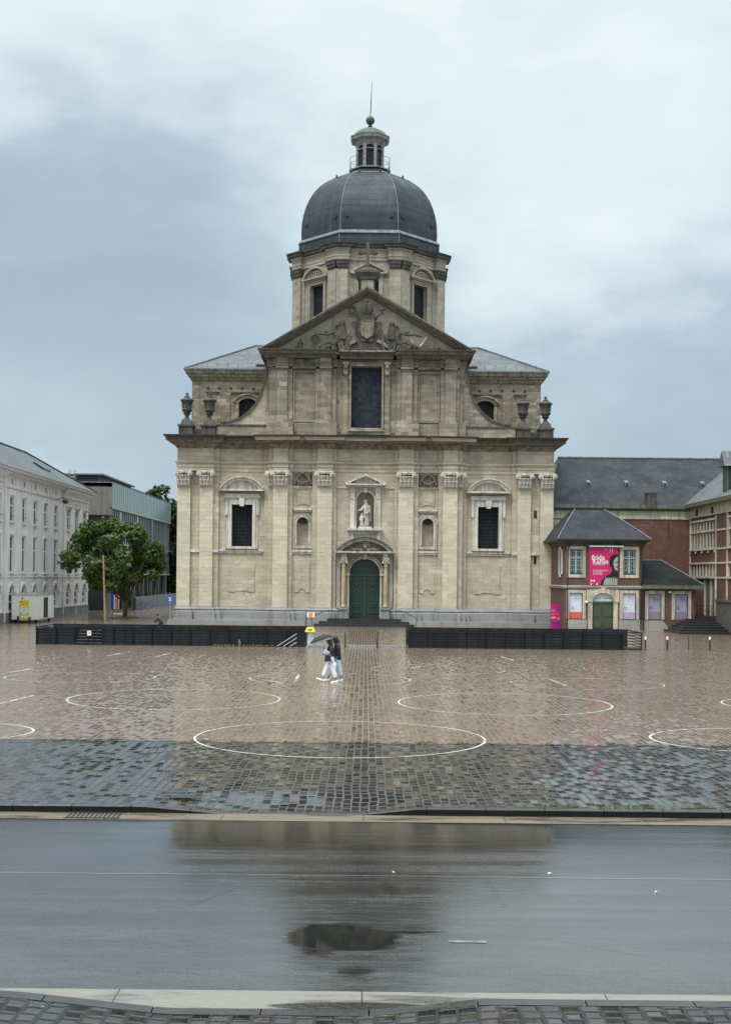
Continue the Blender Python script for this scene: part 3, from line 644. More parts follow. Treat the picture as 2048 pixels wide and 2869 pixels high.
# --- pilasters with composite capitals
def capital_mb(w, h, y):
    """composite capital centred at x=0, wall plane y, base at z=0: two leaf rows, volutes, abacus"""
    mb = MB(); d = .26
    mb.frustum((-w/2, w/2, y-d*.55, y+.05, 0), (-w/2-.04, w/2+.04, y-d*.8, y+.05, h*.72))
    for rowz, rh, n, out, ph in ((.0, .38, 4, .10, .0), (.30, .38, 5, .16, .0)):
        for k in range(n):
            x = -w/2 + w*(k+.5)/n; z0 = h*rowz; z1 = h*(rowz+rh); lw = w/n*.42
            mb.frustum((x-lw, x+lw, y-d*.55-out*.5, y, z0), (x-lw*.75, x+lw*.75, y-d*.7-out, y, z1-.06))
            mb.ball((x, y-d*.75-out, z1-.06), (lw*.8, .07, .07), 6, 5)
    for sx in (-1, 1):
        for r, t in ((.21, .30), (.13, .36), (.06, .42)):
            pts = [(sx*(w/2+.03)+r*math.cos(a*math.pi/7), h*.80+r*math.sin(a*math.pi/7)) for a in range(14)]
            mb.prism(pts, y-d*.55-t*.6, y)
    mb.box(-w*.34, w*.34, y-d-.04, y, h*.80, h*.90)
    mb.ball((0, y-d-.06, h*.90), (.12, .07, .10), 8, 5); mb.box(-w/2-.18, w/2+.18, y-d-.08, y+.02, h*.90, h)
    return mb
capmesh = {}
def capital(parent, s, x, w, z, h, y, mat):
    k = (round(w, 2), round(h, 2), mat.name)
    if k not in capmesh:
        o = capital_mb(w, h, 0).build('capital', mat, parent); capmesh[k] = o.data
    else:
        o = bpy.data.objects.new('capital', capmesh[k]); COL.objects.link(o); o.parent = parent
    o.location = (x, y, z)
    return o
def pilaster(s, a, b, y, z0, z1, zc, mat, capmat, extra=None):
    mb = MB(); bx(mb, s, a, b, y, .3, z0, z1)
    bx(mb, s, a-.03, b+.03, y-.05, .0, z1, z1+.10)
    o = mb.build('pilaster', mat, church)
    capital(o, s, s*(a+b)/2, abs(b-a), z1+.10, zc-z1-.10, y, capmat)
    if extra: capital(o, s, s*extra, .42, z1+.10, zc-z1-.10, y+.22, capmat)
def pils(s):
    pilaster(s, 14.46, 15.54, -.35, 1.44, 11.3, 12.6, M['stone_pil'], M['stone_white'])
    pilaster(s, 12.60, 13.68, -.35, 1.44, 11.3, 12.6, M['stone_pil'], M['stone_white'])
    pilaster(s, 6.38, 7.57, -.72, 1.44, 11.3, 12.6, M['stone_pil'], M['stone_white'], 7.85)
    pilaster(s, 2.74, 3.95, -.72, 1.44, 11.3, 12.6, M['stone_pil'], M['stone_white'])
both(pils)
# --- entablature and main cornice
EP = [(-15.54,24),(-15.54,-.37),(-12.56,-.37),(-12.56,-.2),(-12.15,-.2),(-12.15,-.02),(-8.37,-.02),(-8.37,-.22),(-7.99,-.22),(-7.99,-.52),(-7.57,-.52),(-7.57,-.74),(-6.38,-.74),(-6.38,-.54),(-6.03,-.54),(-6.03,-.37),(-4.36,-.37),(-4.36,-.54),(-3.95,-.54),(-3.95,-.74),(-2.74,-.74),(-2.74,-.54),(-2.40,-.54),(-2.40,-.37)]
EPF = EP + mir(EP)
eb = MB(); eb.mould(EPF, [(-.1,12.6),(.02,12.6),(.02,12.9),(.06,12.92),(.06,13.18),(.10,13.2),(.17,13.3),(.17,13.38),(.01,13.41),(.0,14.5)])
eb.build('entablature', M['stone'], church)
CP = [(-15.54,24),(-15.54,-.37),(-12.4,-.37),(-12.4,-.02),(-8.2,-.02),(-8.2,-.52),(-6.2,-.66),(-6.2,-.42),(-4.1,-.42),(-4.1,-.66),(-2.55,-.66),(-2.55,-.42)]
CPF = CP + mir(CP)
cb = MB(); cb.mould(EPF, [(-.02,14.48),(.10,14.5),(.14,14.62),(.24,14.72),(.30,14.82)]); cb.mould(CPF, [(.0,14.80),(.42,14.86),(.66,14.98),(.70,15.03),(.80,15.04)])
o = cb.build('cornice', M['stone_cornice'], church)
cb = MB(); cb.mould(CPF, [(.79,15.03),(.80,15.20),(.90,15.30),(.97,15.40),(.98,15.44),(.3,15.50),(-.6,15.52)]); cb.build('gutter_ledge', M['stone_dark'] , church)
cb = MB(); cb.mould(CPF[4:-4], [(.802,15.05),(.815,15.21),(.90,15.29)]); cb.build('pale_fascia', M['stone'], church)
# --- bay windows
def bay_window(s):
    c = s*10.21
    w = MB(); w.box(c-.87, c+.87, .42, .46, 6.3, 9.9); o = w.build('window', M['glass_lead'], church)
    f = MB()
    for a, b in ((-1.12,-.86),(.86,1.12)): f.box(c+a, c+b, -.16, .1, 6.4, 9.87)
    f.box(c-1.12, c+1.12, -.16, .1, 9.87, 10.2); f.box(c-1.3, c+1.3, -.12, .1, 10.2, 10.42); f.box(c-1.52, c+1.52, -.22, .1, 10.42, 10.58)
    for a in (-1.42, 1.16): f.box(c+a, c+a+.26, -.13, .1, 9.2, 10.42); f.box(c+a+.03, c+a+.23, -.17, .1, 9.0, 9.35)
    for a in (-1.3, 1.12): f.box(c+a, c+a+.18, -.06, .1, 6.2, 9.2)
    f.prism([(c-.17,9.72),(c+.17,9.72),(c+.24,10.4),(c-.24,10.4)], -.3, .1)
    f.box(c-1.2, c+1.2, -.18, .12, 6.2, 6.4)
    f.build('frame', M['stone_white'], o)
    sl = MB(); sl.box(c-1.35, c+1.35, -.2, .1, 6.14, 6.2); sl.build('sill', M['stone_dark'], o)
    p = MB(); ou = seg(c, 1.75, 11.12, .98, 20); inn = seg(c, 1.42, 11.12, .74, 20)
    p.band(inn, ou, -.42, .05); ou2 = seg(c, 1.83, 11.12, 1.07, 20); p.band(ou, ou2, -.55, .05)
    p.box(c-1.85, c+1.85, -.5, .05, 10.98, 11.12); p.box(c-1.45, c+1.45, -.2, .05, 10.58, 10.75)
    pts = seg(c, 1.5, 11.1, .8, 20); p.prism(pts, -.14, .04)
    p.build('pediment', M['stone_white'], o)
both(bay_window)
# --- side niches, cartouches, ledges
def side_niche(s):
    c = s*5.155; y = -.35
    f = MB(); inn = [(c-.48,6.5)] + arc(c,.48,8.36,.48,14) + [(c+.48,6.5)]; ou = [(c-.64,6.5)] + arc(c,.64,8.36,.64,14) + [(c+.64,6.5)]
    f.band(inn, ou, y-.12, y+.1); f.box(c-.75, c+.75, y-.1, y+.05, 6.28, 6.5)
    for a in (-.8, .66): f.box(c+a, c+a+.14, y-.08, y+.05, 6.3, 8.4)
    f.band([(c-.66,8.3),(c-.66,8.65),(c-.4,8.95),(c+.4,8.95),(c+.66,8.65),(c+.66,8.3)], [(c-.8,8.3),(c-.8,8.72),(c-.46,9.1),(c+.46,9.1),(c+.8,8.72),(c+.8,8.3)], y-.1, y+.05)
    o = f.build('niche', M['stone_carved'], church)
    g = MB(); g.ball((c, y+.25, 8.55), (.4, .12, .22), 12, 7); g.build('shell', M['stone_soot'], o)
    l = MB(); l.box(c-.76, c+.76, y-.22, y+.05, 9.42, 9.56); l.box(c-.7, c+.7, y-.14, y+.05, 9.3, 9.42); l.build('ledge', M['stone_white'], church)
    p = MB(); p.band([(c-.5,9.95),(c-.5,11.2),(c+.5,11.2),(c+.5,9.95)], [(c-.56,9.95),(c-.56,11.26),(c+.56,11.26),(c+.56,9.95)], y-.06, y+.05)
    p.box(c-.56, c-.26, y-.06, y+.05, 9.87, 9.95); p.box(c+.26, c+.56, y-.06, y+.05, 9.87, 9.95); p.box(c-.26, c+.26, y-.06, y+.05, 9.95, 10.02); p.build('blank_panel', M['stone'], church)
    k = MB(); k.box(c-.80, c+.80, y-.06, y+.05, 11.44, 12.58)
    ov = [(c+.42*math.cos(i*math.pi/12), 12.02+.30*math.sin(i*math.pi/12)) for i in range(25)]; ov2 = [(c+.56*math.cos(i*math.pi/12), 12.02+.42*math.sin(i*math.pi/12)) for i in range(25)]
    k.band(ov, ov2, y-.2, y)
    for sx in (-1, 1):
        k.tube([(c+sx*(.60+.1*math.cos(t)), y-.14, 12.02+.5*math.sin(t*.5-1.2)) for t in [i*.4 for i in range(13)]], .07, 6)
        k.tube([(c+sx*.25+.13*math.cos(t), y-.16, 11.58+.11*math.sin(t)) for t in [i*.6 for i in range(11)]], .045, 6)
        k.ball((c+sx*.5, y-.16, 12.42), (.16,.1,.1), 8, 5); k.ball((c+sx*.66, y-.14, 11.6), (.1,.1,.12), 8, 5)
    k.ball((c, y-.2, 12.48), (.16,.12,.14), 8, 6)
    k.build('cartouche', M['stone_panel'], church)
both(side_niche)
# --- central aedicule round the statue niche
y = -.35
a = MB()
for s in (-1, 1):
    bx(a, s, .86, 1.24, y-.16, y+.05, 7.95, 11.4); bx(a, s, .80, 1.30, y-.22, y+.05, 10.98, 11.08); bx(a, s, .82, 1.28, y-.19, y+.05, 10.40, 10.47); bx(a, s, .82, 1.28, y-.2, y+.05, 7.95, 8.12)
a.band([(-.72,7.95)]+arc(0,.72,10.3,.72,14)+[(.72,7.95)], [(-.84,7.95)]+arc(0,.84,10.3,.84,14)+[(.84,7.95)], y-.08, y+.05)
a.prism([(-.1,10.9),(.1,10.9),(.14,11.3),(-.14,11.3)], y-.18, y+.05)
a.box(-1.45, 1.45, y-.3, y+.05, 7.80, 7.95); a.box(-1.3, 1.3, y-.2, y+.05, 7.70, 7.80)
for s in (-1, 1): bx(a, s, .95, 1.25, y-.1, y+.05, 6.6, 7.70)
a.box(-.95, .95, y-.07, y+.05, 7.5, 7.70)
a.box(-1.62, 1.62, y-.48, y+.05, 11.5, 11.62); a.box(-1.4, 1.4, y-.26, y+.05, 11.38, 11.5)
for s in (-1, 1):
    a.prism([(s*1.62,11.62),(s*1.62,11.74),(0,12.45),(0,12.25),(s*1.2,11.72),(s*1.2,11.62)], y-.46, y+.05)
a.prism([(-1.25,11.6),(1.25,11.6),(0,12.28)], y-.14, y+.04)
a.build('aedicule', M['stone_white'], church)
# --- portal and door
p = MB()
p.band([(-DHW,DZ0)]+arc(0,DHW,DZS,1.257,20)+[(DHW,DZ0)], [(-1.42,DZ0)]+arc(0,1.42,DZS,1.42,20)+[(1.42,DZ0)], y-.22, y+.3)
p.band([(-1.42,4.4)]+arc(0,1.42,4.4,1.25,20)+[(1.42,4.4)], [(-1.52,4.4)]+arc(0,1.52,4.4,1.34,20)+[(1.52,4.4)], y-.28, y+.1)
for s in (-1, 1): bx(p, s, DHW-.03, 1.55, y-.28, y+.1, 4.05, 4.28)
p.prism([(-.14,5.4),(.14,5.4),(.2,5.9),(-.2,5.9)], y-.42, y+.05)
p.box(-2.36, 2.36, y-.12, y-.001, 5.75, 5.92)
for s in (-1, 1):
    bx(p, s, 1.5, 1.95, y-.62, y+.05, 5.42, 5.9); bx(p, s, 1.45, 2.0, y-.68, y+.05, 5.42, 5.52)
    bx(p, s, 2.02, 2.30, y-.14, y+.05, 1.4, 5.9)
p.box(-2.42, 2.42, y-.82, y+.05, 5.92, 6.06)
ou = seg(0, 2.25, 6.06, 1.08, 24); inn = seg(0, 1.95, 6.06, .84, 24); p.band(inn, ou, y-.7, y+.05)
for s in (-1, 1): bx(p, s, 2.0, 2.42, y-.8, y+.05, 6.06, 6.14)
por = p.build('portal', M['stone_carved'], church)
d = MB(); d.band(ou, seg(0, 2.36, 6.06, 1.17, 24), y-.86, y+.05); d.build('lead_capping', M['stone_dark'], por)
t = MB(); t.prism(seg(0, 1.98, 6.05, .86, 24), y-.3, y+.02); t.build('tympanum', M['stone_panel'], por)
t = MB()
for s in (-1, 1):
    t.tube([(s*(.30+.03*i), y-.36, 6.14+.09*i) for i in range(3)] + [(s*.40, y-.36, 6.5), (s*.33, y-.36, 6.68), (s*.2, y-.36, 6.66), (s*.19, y-.36, 6.5)], .06, 6)
    t.ball((s*.32, y-.36, 6.2), (.2,.12,.12), 8, 6)
    t.tube([(s*(.5+.12*i), y-.35, 6.2+.05*math.sin(i*1.7)) for i in range(7)], [.09,.1,.08,.1,.07,.08,.03], 6)
    t.tube([(s*(.55+.11*i), y-.35, 6.32-.02*i) for i in range(6)], [.06,.08,.06,.07,.05,.02], 6)
t.ball((0, y-.36, 6.5), (.17,.14,.26), 10, 7); t.box(-.22, .22, y-.4, y-.28, 6.72, 6.82)
t.build('swan_relief', M['stone_carved'], por, 60)
for s in (-1, 1):
    c = MB(); c.rev(s*1.72, y-.40, [(.20,1.46),(.24,1.5),(.24,1.58),(.19,1.62),(.178,1.7),(.178,2.0)], 14); c.mi = 0
    o = c.build('column', M['orange_stone'], por, 40)
    c = MB(); c.rev(s*1.72, y-.40, [(.176,2.0),(.18,3.2),(.155,4.75)], 14); c.mi = 0; c.build('shaft', M['orange_stone'], o, 40)
    c = MB(); c.box(s*1.72-.27, s*1.72+.27, y-.66, y+.05, 5.28, 5.42); c.rev(s*1.72, y-.40, [(.16,4.75),(.2,4.8),(.17,4.86),(.22,5.1),(.27,5.2),(.26,5.28)], 12)
    for q in (-.24, .24): c.prism([(s*1.72+q+.11*math.cos(i*math.pi/6), 5.16+.11*math.sin(i*math.pi/6)) for i in range(12)], y-.66, y-.1)
    c.build('capital', M['stone_carved'], o, 40)
    c = MB(); c.box(s*1.72-.34, s*1.72+.34, y-.72, y+.05, .36, 1.28); c.box(s*1.72-.4, s*1.72+.4, y-.78, y+.05, 1.28, 1.44); c.build('pedestal', M['bluestone'], por)
# door leaves
dd = MB(); ya = .12
dd.prism([(-1.27,DZ0-.02)]+arc(0,1.27,DZS,1.27,20)+[(1.27,DZ0-.02)], ya, ya+.12)
door = dd.build('door', M['green_door'], church)
dp = MB()
dp.box(-1.255, 1.255, ya-.14, ya, 4.02, 4.22); dp.box(-1.25, 1.25, ya-.08, ya, 3.78, 3.9); dp.box(-.07, .07, ya-.1, ya, DZ0, 4.0)
dp.build('transom', M['green_lit'], door)
for s in (-1, 1):
    dp = MB(); c = s*.66
    rect = lambda x0, x1, z0, z1: dp.band([(x0+.05,z0+.05),(x0+.05,z1-.05),(x1-.05,z1-.05),(x1-.05,z0+.05),(x0+.05,z0+.05)], [(x0,z0),(x0,z1),(x1,z1),(x1,z0),(x0,z0)], ya-.07, ya)
    rect(c-.42, c+.42, .95, 1.5)
    for zz, rise in ((2.78, .12), (1.72, -.12)):
        pts = [(c-.42,zz),(c-.2,zz)] + [(c-.2+.4*i/8, zz+rise*math.sin(math.pi*i/8)) for i in range(1,8)] + [(c+.2,zz),(c+.42,zz)]
        dp.band(pts, [(q[0], q[1]+.07) for q in pts], ya-.08, ya)
    for q in (-.42, .37): dp.box(c+q, c+q+.05, ya-.07, ya, 1.78, 2.8)
    dp.band([(c+.30*math.cos(i*math.pi/10), 3.32+.28*math.sin(i*math.pi/10)) for i in range(21)], [(c+.37*math.cos(i*math.pi/10), 3.32+.35*math.sin(i*math.pi/10)) for i in range(21)], ya-.08, ya)
    dp.ball((c, ya, 3.32), (.2,.08,.2), 12, 6); dp.box(c-.42, c+.3, ya-.07, ya, 3.64, 3.7)
    w = [(s*.28,4.42),(s*.95,4.42),(s*.78,4.75),(s*.52,5.0),(s*.28,5.12)]
    dp.band([(q[0]*.9+s*.06, q[1]*.9+.47) for q in w+w[:1]], w+w[:1], ya-.06, ya)
    dp.build('leaf_panelling', M['green_lit'], door)
for s in (-1, 1):  # handrails beside the steps
    h = MB(); h.tube([(s*2.55, y-1.0, 1.25),(s*3.2, y-1.25, 1.18),(s*4.15, y-2.3, .72)], .03, 6); h.tube([(s*4.15, y-2.3, .74),(s*4.15, y-2.3, .0)], .02, 6); h.tube([(s*2.6, y-1.0, 1.25),(s*2.6, y-1.0, .3)], .02, 6)
    h.build('handrail', M['iron'], church)
st = MB()
st.box(-3.0, 3.0, -1.5, -.2, 0, .54); st.box(-3.6, 3.6, -2.1, -1.5, 0, .36); st.box(-4.0, 4.0, -2.7, -2.1, 0, .18)
st.box(-3.0, 3.0, -1.5, .1, .54, .55)
st.build('door_step', M['wet_step'], church)
st = MB(); st.mould([(-15.9,20),(-15.9,-.75),(-3.7,-1.05)], [(-.6,.30),(.2,.30),(.2,0)]); st.mould(mir([(-15.9,20),(-15.9,-.75),(-3.7,-1.05)]), [(-.6,.30),(.2,.30),(.2,0)]); st.build('base_step', M['bluestone'], church)
for z in (9.0, 6.1+(-.9)):  # slit windows between the right hand pilasters
    w = MB(); w.box(13.98, 14.2, -.19, -.1, z-.02, z+.62); w.build('slit_window', M['glass'], church)
n = MB(); n.box(-.32, .32, -.04, .05, -.35, .35); n.mi = 1; n.box(-.22, .22, -.055, -.03, .12, .24); n.box(-.22, .22, -.055, -.03, -.22, .04)
nb = n.build('notice_board', [M['white'], M['pale_print']]); nb.location = (-.075+5.13, CY-.33, 2.07); tag(nb, 'small white notice plate on the church wall right of the door', 'notice')

# ================================================================== upper storey
UP = MB()
upw = (-1.26, 1.26, 16.3, 21.4)
UP.wall(-8.2, 8.2, 15.4, 22.0, 0.0, [upw], .5)
for s in (-1, 1): UP.add([(s*8.2,0,15.4),(s*8.2,7,15.4),(s*8.2,7,22.6),(s*8.2,0,22.6)], [(0,1,2,3)])
for a_, b_, yy in ((7.70,8.0,-.12),(7.40,7.70,-.2),(6.14,6.54,-.2),(3.77,4.23,-.2),(2.52,2.92,-.2)): both(lambda s: bx(UP, s, a_, b_, yy, .2, 15.4, 21.15))
# low pedestal zone
for a_, b_, yy in ((7.3,8.25,-.3),(6.0,7.55,-.48),(2.4,4.35,-.48)): both(lambda s: bx(UP, s, a_+.02, b_-.02, yy, .2, 15.4, 16.75)); 
both(lambda s: bx(UP, s, 4.36, 5.99, -.12, .2, 15.4, 16.7))
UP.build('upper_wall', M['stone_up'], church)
def up_pil(s):
    for a_, b_ in ((6.54,7.40),(2.92,3.77)):
        mb = MB(); bx(mb, s, a_, b_, -.36, .2, 16.74, 21.02); bx(mb, s, a_-.06, b_+.06, -.42, .1, 16.75, 17.0); bx(mb, s, a_-.04, b_+.04, -.40, .1, 21.02, 21.10); bx(mb, s, a_-.1, b_+.1, -.48, .1, 21.16, 21.32); bx(mb, s, a_-.02, b_+.02, -.38, .1, 21.09, 21.17)
        mb.build('upper_pilaster', M['stone_up'], church)
    mb = MB(); c = s*5.18
    mb.band([(c-.78,16.95),(c-.78,20.9),(c+.78,20.9),(c+.78,16.95),(c-.78,16.95)], [(c-.92,16.8),(c-.92,21.05),(c+.92,21.05),(c+.92,16.8),(c-.92,16.8)], -.1, .05); mb.box(c-.93, c+.93, -.2, .05, 21.2, 21.36)
    mb.build('upper_panel', M['stone_up'], church)
both(up_pil)
ue = [(-8.25,7),(-8.25,-.02),(-7.7,-.02),(-7.7,-.25),(-7.42,-.25),(-7.42,-.4),(-6.52,-.4),(-6.52,-.22),(-6.1,-.22),(-6.1,-.04),(-4.25,-.04),(-4.25,-.22),(-3.8,-.22),(-3.8,-.4),(-2.9,-.4),(-2.9,-.2),(-2.45,-.2),(-2.45,-.03)]
ue2 = ue + mir(ue)
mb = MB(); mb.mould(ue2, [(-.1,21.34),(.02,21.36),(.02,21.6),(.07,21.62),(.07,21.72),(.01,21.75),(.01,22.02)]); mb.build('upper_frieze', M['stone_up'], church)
uc = [(-8.25,7),(-8.25,-.3),(-2.5,-.3)]
mb = MB(); prof = [(.0,22.0),(.12,22.05),(.2,22.2),(.45,22.28),(.52,22.32),(.52,22.45),(.68,22.55),(.70,22.62),(-.2,22.66)]
mb.mould(uc, prof); mb.mould(mir(uc), prof); mb.box(-2.55, 2.55, -.5, .3, 22.3, 22.5)
mb.box(-2.2, 2.2, -.35, .2, 22.0, 22.3)
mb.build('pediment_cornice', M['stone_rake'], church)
# pediment: tympanum wall, raking cornices
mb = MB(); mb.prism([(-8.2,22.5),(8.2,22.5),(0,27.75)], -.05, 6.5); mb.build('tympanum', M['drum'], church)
for s in (-1, 1):
    mb = MB()
    sl = (27.95-22.75)/8.75
    def rk(lo, hi, y0): 
        # strip parallel to the rake between offsets lo..hi below the upper edge
        e = lambda x, o: 27.95 - sl*abs(x) - o
        mb.prism([(0,e(0,hi)),(s*8.75,e(8.75,hi)),(s*8.75,e(8.75,lo)),(0,e(0,lo))], y0, 6.6)
    rk(.0, .20, -1.05); rk(.20, .36, -.92); rk(.36, .50, -.62); rk(.50, .64, -.42)
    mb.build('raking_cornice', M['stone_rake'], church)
# tall window
w = MB(); w.box(-1.3, 1.3, .4, .45, 16.2, 21.5); o = w.build('tall_window', M['glass_big'], church)
f = MB()
f.band([(-1.26,16.3),(-1.26,21.4),(1.26,21.4),(1.26,16.3),(-1.26,16.3)], [(-1.42,16.14),(-1.42,21.56),(1.42,21.56),(1.42,16.14),(-1.42,16.14)], -.3, .3)
for s in (-1, 1): bx(f, s, 1.42, 1.60, -.14, .1, 16.0, 21.7)
for s in (-1, 1):
    bx(f, s, 1.5, 1.92, -.2, .1, 16.0, 20.7); bx(f, s, 1.45, 1.98, -.5, .1, 21.5, 21.72); bx(f, s, 1.52, 1.9, -.42, .1, 20.7, 21.5); f.ball((s*1.71, -.42, 21.3), (.2,.14,.2), 8, 6); f.ball((s*1.71, -.36, 20.75), (.17,.12,.17), 8, 6)
f.box(-1.45, 1.45, -.22, .05, 21.56, 21.74); f.box(-2.0, 2.0, -.3, .1, 15.75, 16.0); f.box(-1.5, 1.5, -.4, .1, 16.0, 16.14)
f.build('frame', M['stone_up'], o)
mb = MB()
for s in (-1, 1):
    full = seg(0, 2.3, 22.55, 1.2, 24); half = [q for q in full if q[0]*s >= .75]; inn = [q for q in seg(0, 1.98, 22.55, .95, 24) if q[0]*s >= .65]
    n_ = min(len(half), len(inn)); half = half[-n_:] if s < 0 else half[-n_:]; 
    ou_ = [(s*x, z) for x, z in [(abs(q[0]), q[1]) for q in sorted(half, key=lambda q: abs(q[0]))]]
    in_ = [(s*x, z) for x, z in [(abs(q[0]), q[1]) for q in sorted(inn, key=lambda q: abs(q[0]))]]
    k = min(len(ou_), len(in_)); mb.band(in_[-k:], ou_[-k:], -.7, .0)
mb.box(-2.35, 2.35, -.78, .0, 22.46, 22.58)
mb.build('broken_pediment', M['stone_cornice'], church)

# --- pediment sculpture: one coat of arms and the figures
def fig_mb(limbs, r):
    pass
rel = thing('pediment_relief', None, None) if False else None
ca = MB(); ys = -.62
ca.prism([(-.56,25.15),(.56,25.15),(.56,24.2),(.42,23.85),(0,23.6),(-.42,23.85),(-.56,24.2)], ys-.2, ys+.6)
ca.band([(-.5,25.1),(-.5,24.25),(-.36,23.92),(0,23.7),(.36,23.92),(.5,24.25),(.5,25.1),(-.5,25.1)], [(-.56,25.15),(-.56,24.2),(-.42,23.85),(0,23.6),(.42,23.85),(.56,24.2),(.56,25.15),(-.56,25.15)], ys-.27, ys-.1)
for x, z in ((-.3,24.55),(0,24.35),(.3,24.55)):      # three keys on the shield
    ca.tube([(x, ys-.21, z+.38),(x, ys-.21, z)], .03, 6); ca.box(x-.1, x+.02, ys-.23, ys-.15, z+.25, z+.36)
    ca.tube([(x+.1*math.cos(i*.7), ys-.21, z-.1+.09*math.sin(i*.7)) for i in range(10)], .025, 5)
arms = ca.build('coat_of_arms', M['stone_cornice'], church)
cr = MB(); cr.frustum((-.58,.58,ys-.2,ys+.3,25.16),(-.66,.66,ys-.26,ys+.3,25.55))
for i in range(7): cr.ball((-.6+.2*i, ys-.2, 25.62), (.09,.09,.12), 6, 5)
cr.ball((0, ys-.05, 26.0), (.5,.3,.55), 12, 9); cr.ball((-.18, ys-.12, 26.1), (.26,.3,.6), 10, 8); cr.ball((.18, ys-.12, 26.1), (.26,.3,.6), 10, 8); cr.ball((0, ys-.1, 26.72), (.1,.1,.14), 8, 6)
cr.build('mitre', M['stone_soot'], arms, 60)
cz = MB()
cz.tube([(-.62, ys, 25.2),(-.95, ys, 25.75)] + [(-1.2+.30*math.cos(t), ys, 25.98+.30*math.sin(t)) for t in [.0+i*.6 for i in range(8)]] + [(-1.2+.14*math.cos(t), ys, 25.98+.14*math.sin(t)) for t in [4.8+i*.7 for i in range(6)]], .085, 6)
for t in range(5): cz.ball((-1.2+.36*math.cos(t*1.3), ys-.05, 25.98+.36*math.sin(t*1.3)), .1, 6, 5)
cz.build('crosier', M['stone_soot'], arms, 60); cz = MB()
cz.tube([(.62, ys, 25.2),(1.15, ys, 25.85),(1.5, ys, 26.2)], [.1,.09,.05], 6); cz.tube([(.95, ys, 26.1),(1.35, ys, 25.7)], .07, 6); cz.ball((1.25, ys, 26.05), (.3,.14,.12), 8, 6)
cz.build('staff', M['stone_soot'], arms, 60)
sc_ = MB()
for s in (-1, 1):
    for k in range(6):
        t0 = k/5; sc_.tube([(s*(.62+.05*k), ys+.02, 24.95-.16*k),(s*(1.12-.06*k), ys-.02, 25.05-.2*k),(s*(1.28-.1*k), ys, 24.8-.2*k)], [.09,.1,.05], 6)
    sc_.tube([(s*.5, ys, 23.7),(s*.8, ys, 24.05),(s*1.0, ys, 24.6),(s*.85, ys, 24.9)], [.12,.12,.1,.06], 6)
    sc_.tube([(s*(.22+.17*math.cos(t)), ys-.1, 22.95+.17*math.sin(t)) for t in [i*.6 for i in range(12)]], .055, 6)
    sc_.ball((s*.3, ys, 23.5), (.35,.2,.2), 8, 6)
    sc_.tube([(s*(.36+.2*i), ys+.05, 22.72+.1*math.sin(i)) for i in range(7)], [.1,.14,.1,.12,.1,.1,.05], 6)
sc_.build('scrollwork', M['stone_soot'], arms, 60)
def skin(name, verts, edges, radii, mat, parent=None, root=0, sub=1):
    me = bpy.data.meshes.new(name); me.from_pydata(verts, edges, []); me.materials.append(mat)
    o = bpy.data.objects.new(name, me); COL.objects.link(o)
    if parent: o.parent = parent
    sk = o.modifiers.new('Skin', 'SKIN'); sk.use_smooth_shade = True; sk.branch_smoothing = .6
    for i, r in enumerate(radii):
        d = me.skin_vertices[0].data[i]; d.radius = (r, r) if not isinstance(r, tuple) else r; d.use_root = (i == root)
    if sub:
        sb = o.modifiers.new('Subdivision', 'SUBSURF'); sb.levels = sub; sb.render_levels = sub
    return o
def relief_figure(x, z, s, pose, k=1.0):
    """seated or standing stone figure; s mirrors it, k scales it"""
    if pose == 'recline':
        J = [((0,-.35,.35),.30),((-.12,-.4,.85),.30),((-.2,-.42,1.25),.13),((-.22,-.45,1.5),.17),((.55,-.45,.55),.2),((1.05,-.4,.2),.15),((1.55,-.38,.08),.1),((.35,-.5,.25),.2),((.9,-.5,.05),.16),
             ((.15,-.5,1.15),.12),((.6,-.55,.95),.10),((1.1,-.5,1.0),.07),((-.5,-.4,1.1),.12),((-.7,-.4,.7),.1),((-.35,-.4,.3),.08),((1.6,-.4,.85),.05)]
        E = [(0,1),(1,2),(2,3),(0,4),(4,5),(5,6),(0,7),(7,8),(1,9),(9,10),(10,11),(1,12),(12,13),(13,14),(11,15)]
    elif pose == 'stand':
        J = [((0,-.35,.72),.17),((0,-.35,1.05),.19),((0,-.35,1.3),.08),((0,-.36,1.48),.15),((-.1,-.35,.4),.12),((-.12,-.35,.06),.09),((.12,-.35,.4),.12),((.14,-.35,.06),.09),
             ((-.25,-.35,1.1),.08),((-.35,-.4,.8),.07),((-.1,-.5,.75),.06),((.26,-.35,1.1),.08),((.38,-.35,.85),.07),((.3,-.4,.6),.06)]
        E = [(0,1),(1,2),(2,3),(0,4),(4,5),(0,6),(6,7),(1,8),(8,9),(9,10),(1,11),(11,12),(12,13)]
    else:
        J = [((0,-.35,.3),.19),((.02,-.35,.62),.18),((.02,-.36,.85),.08),((.03,-.38,1.02),.14),((-.3,-.4,.3),.12),((-.35,-.4,.06),.09),((-.6,-.4,.06),.06),((.25,-.4,.2),.12),((.0,-.5,.06),.09),
             ((-.2,-.4,.65),.07),((-.3,-.45,.45),.06),((.24,-.35,.6),.07),((.2,-.5,.42),.06)]
        E = [(0,1),(1,2),(2,3),(0,4),(4,5),(5,6),(0,7),(7,8),(1,9),(9,10),(1,11),(11,12)]
    return skin('relief_figure', [(x+s*k*p[0], p[1]-.12, z+k*p[2]) for p, r in J], E, [k*r for p, r in J], M['stone_soot'], church)
relief_figure(-2.5, 22.75, -1, 'recline', 1.28); relief_figure(2.5, 22.75, 1, 'recline', 1.28)
relief_figure(-4.3, 22.66, 1, 'stand', 1.02); relief_figure(-5.5, 22.66, 1, 'sit', .95)
rdl = random.Random(12)
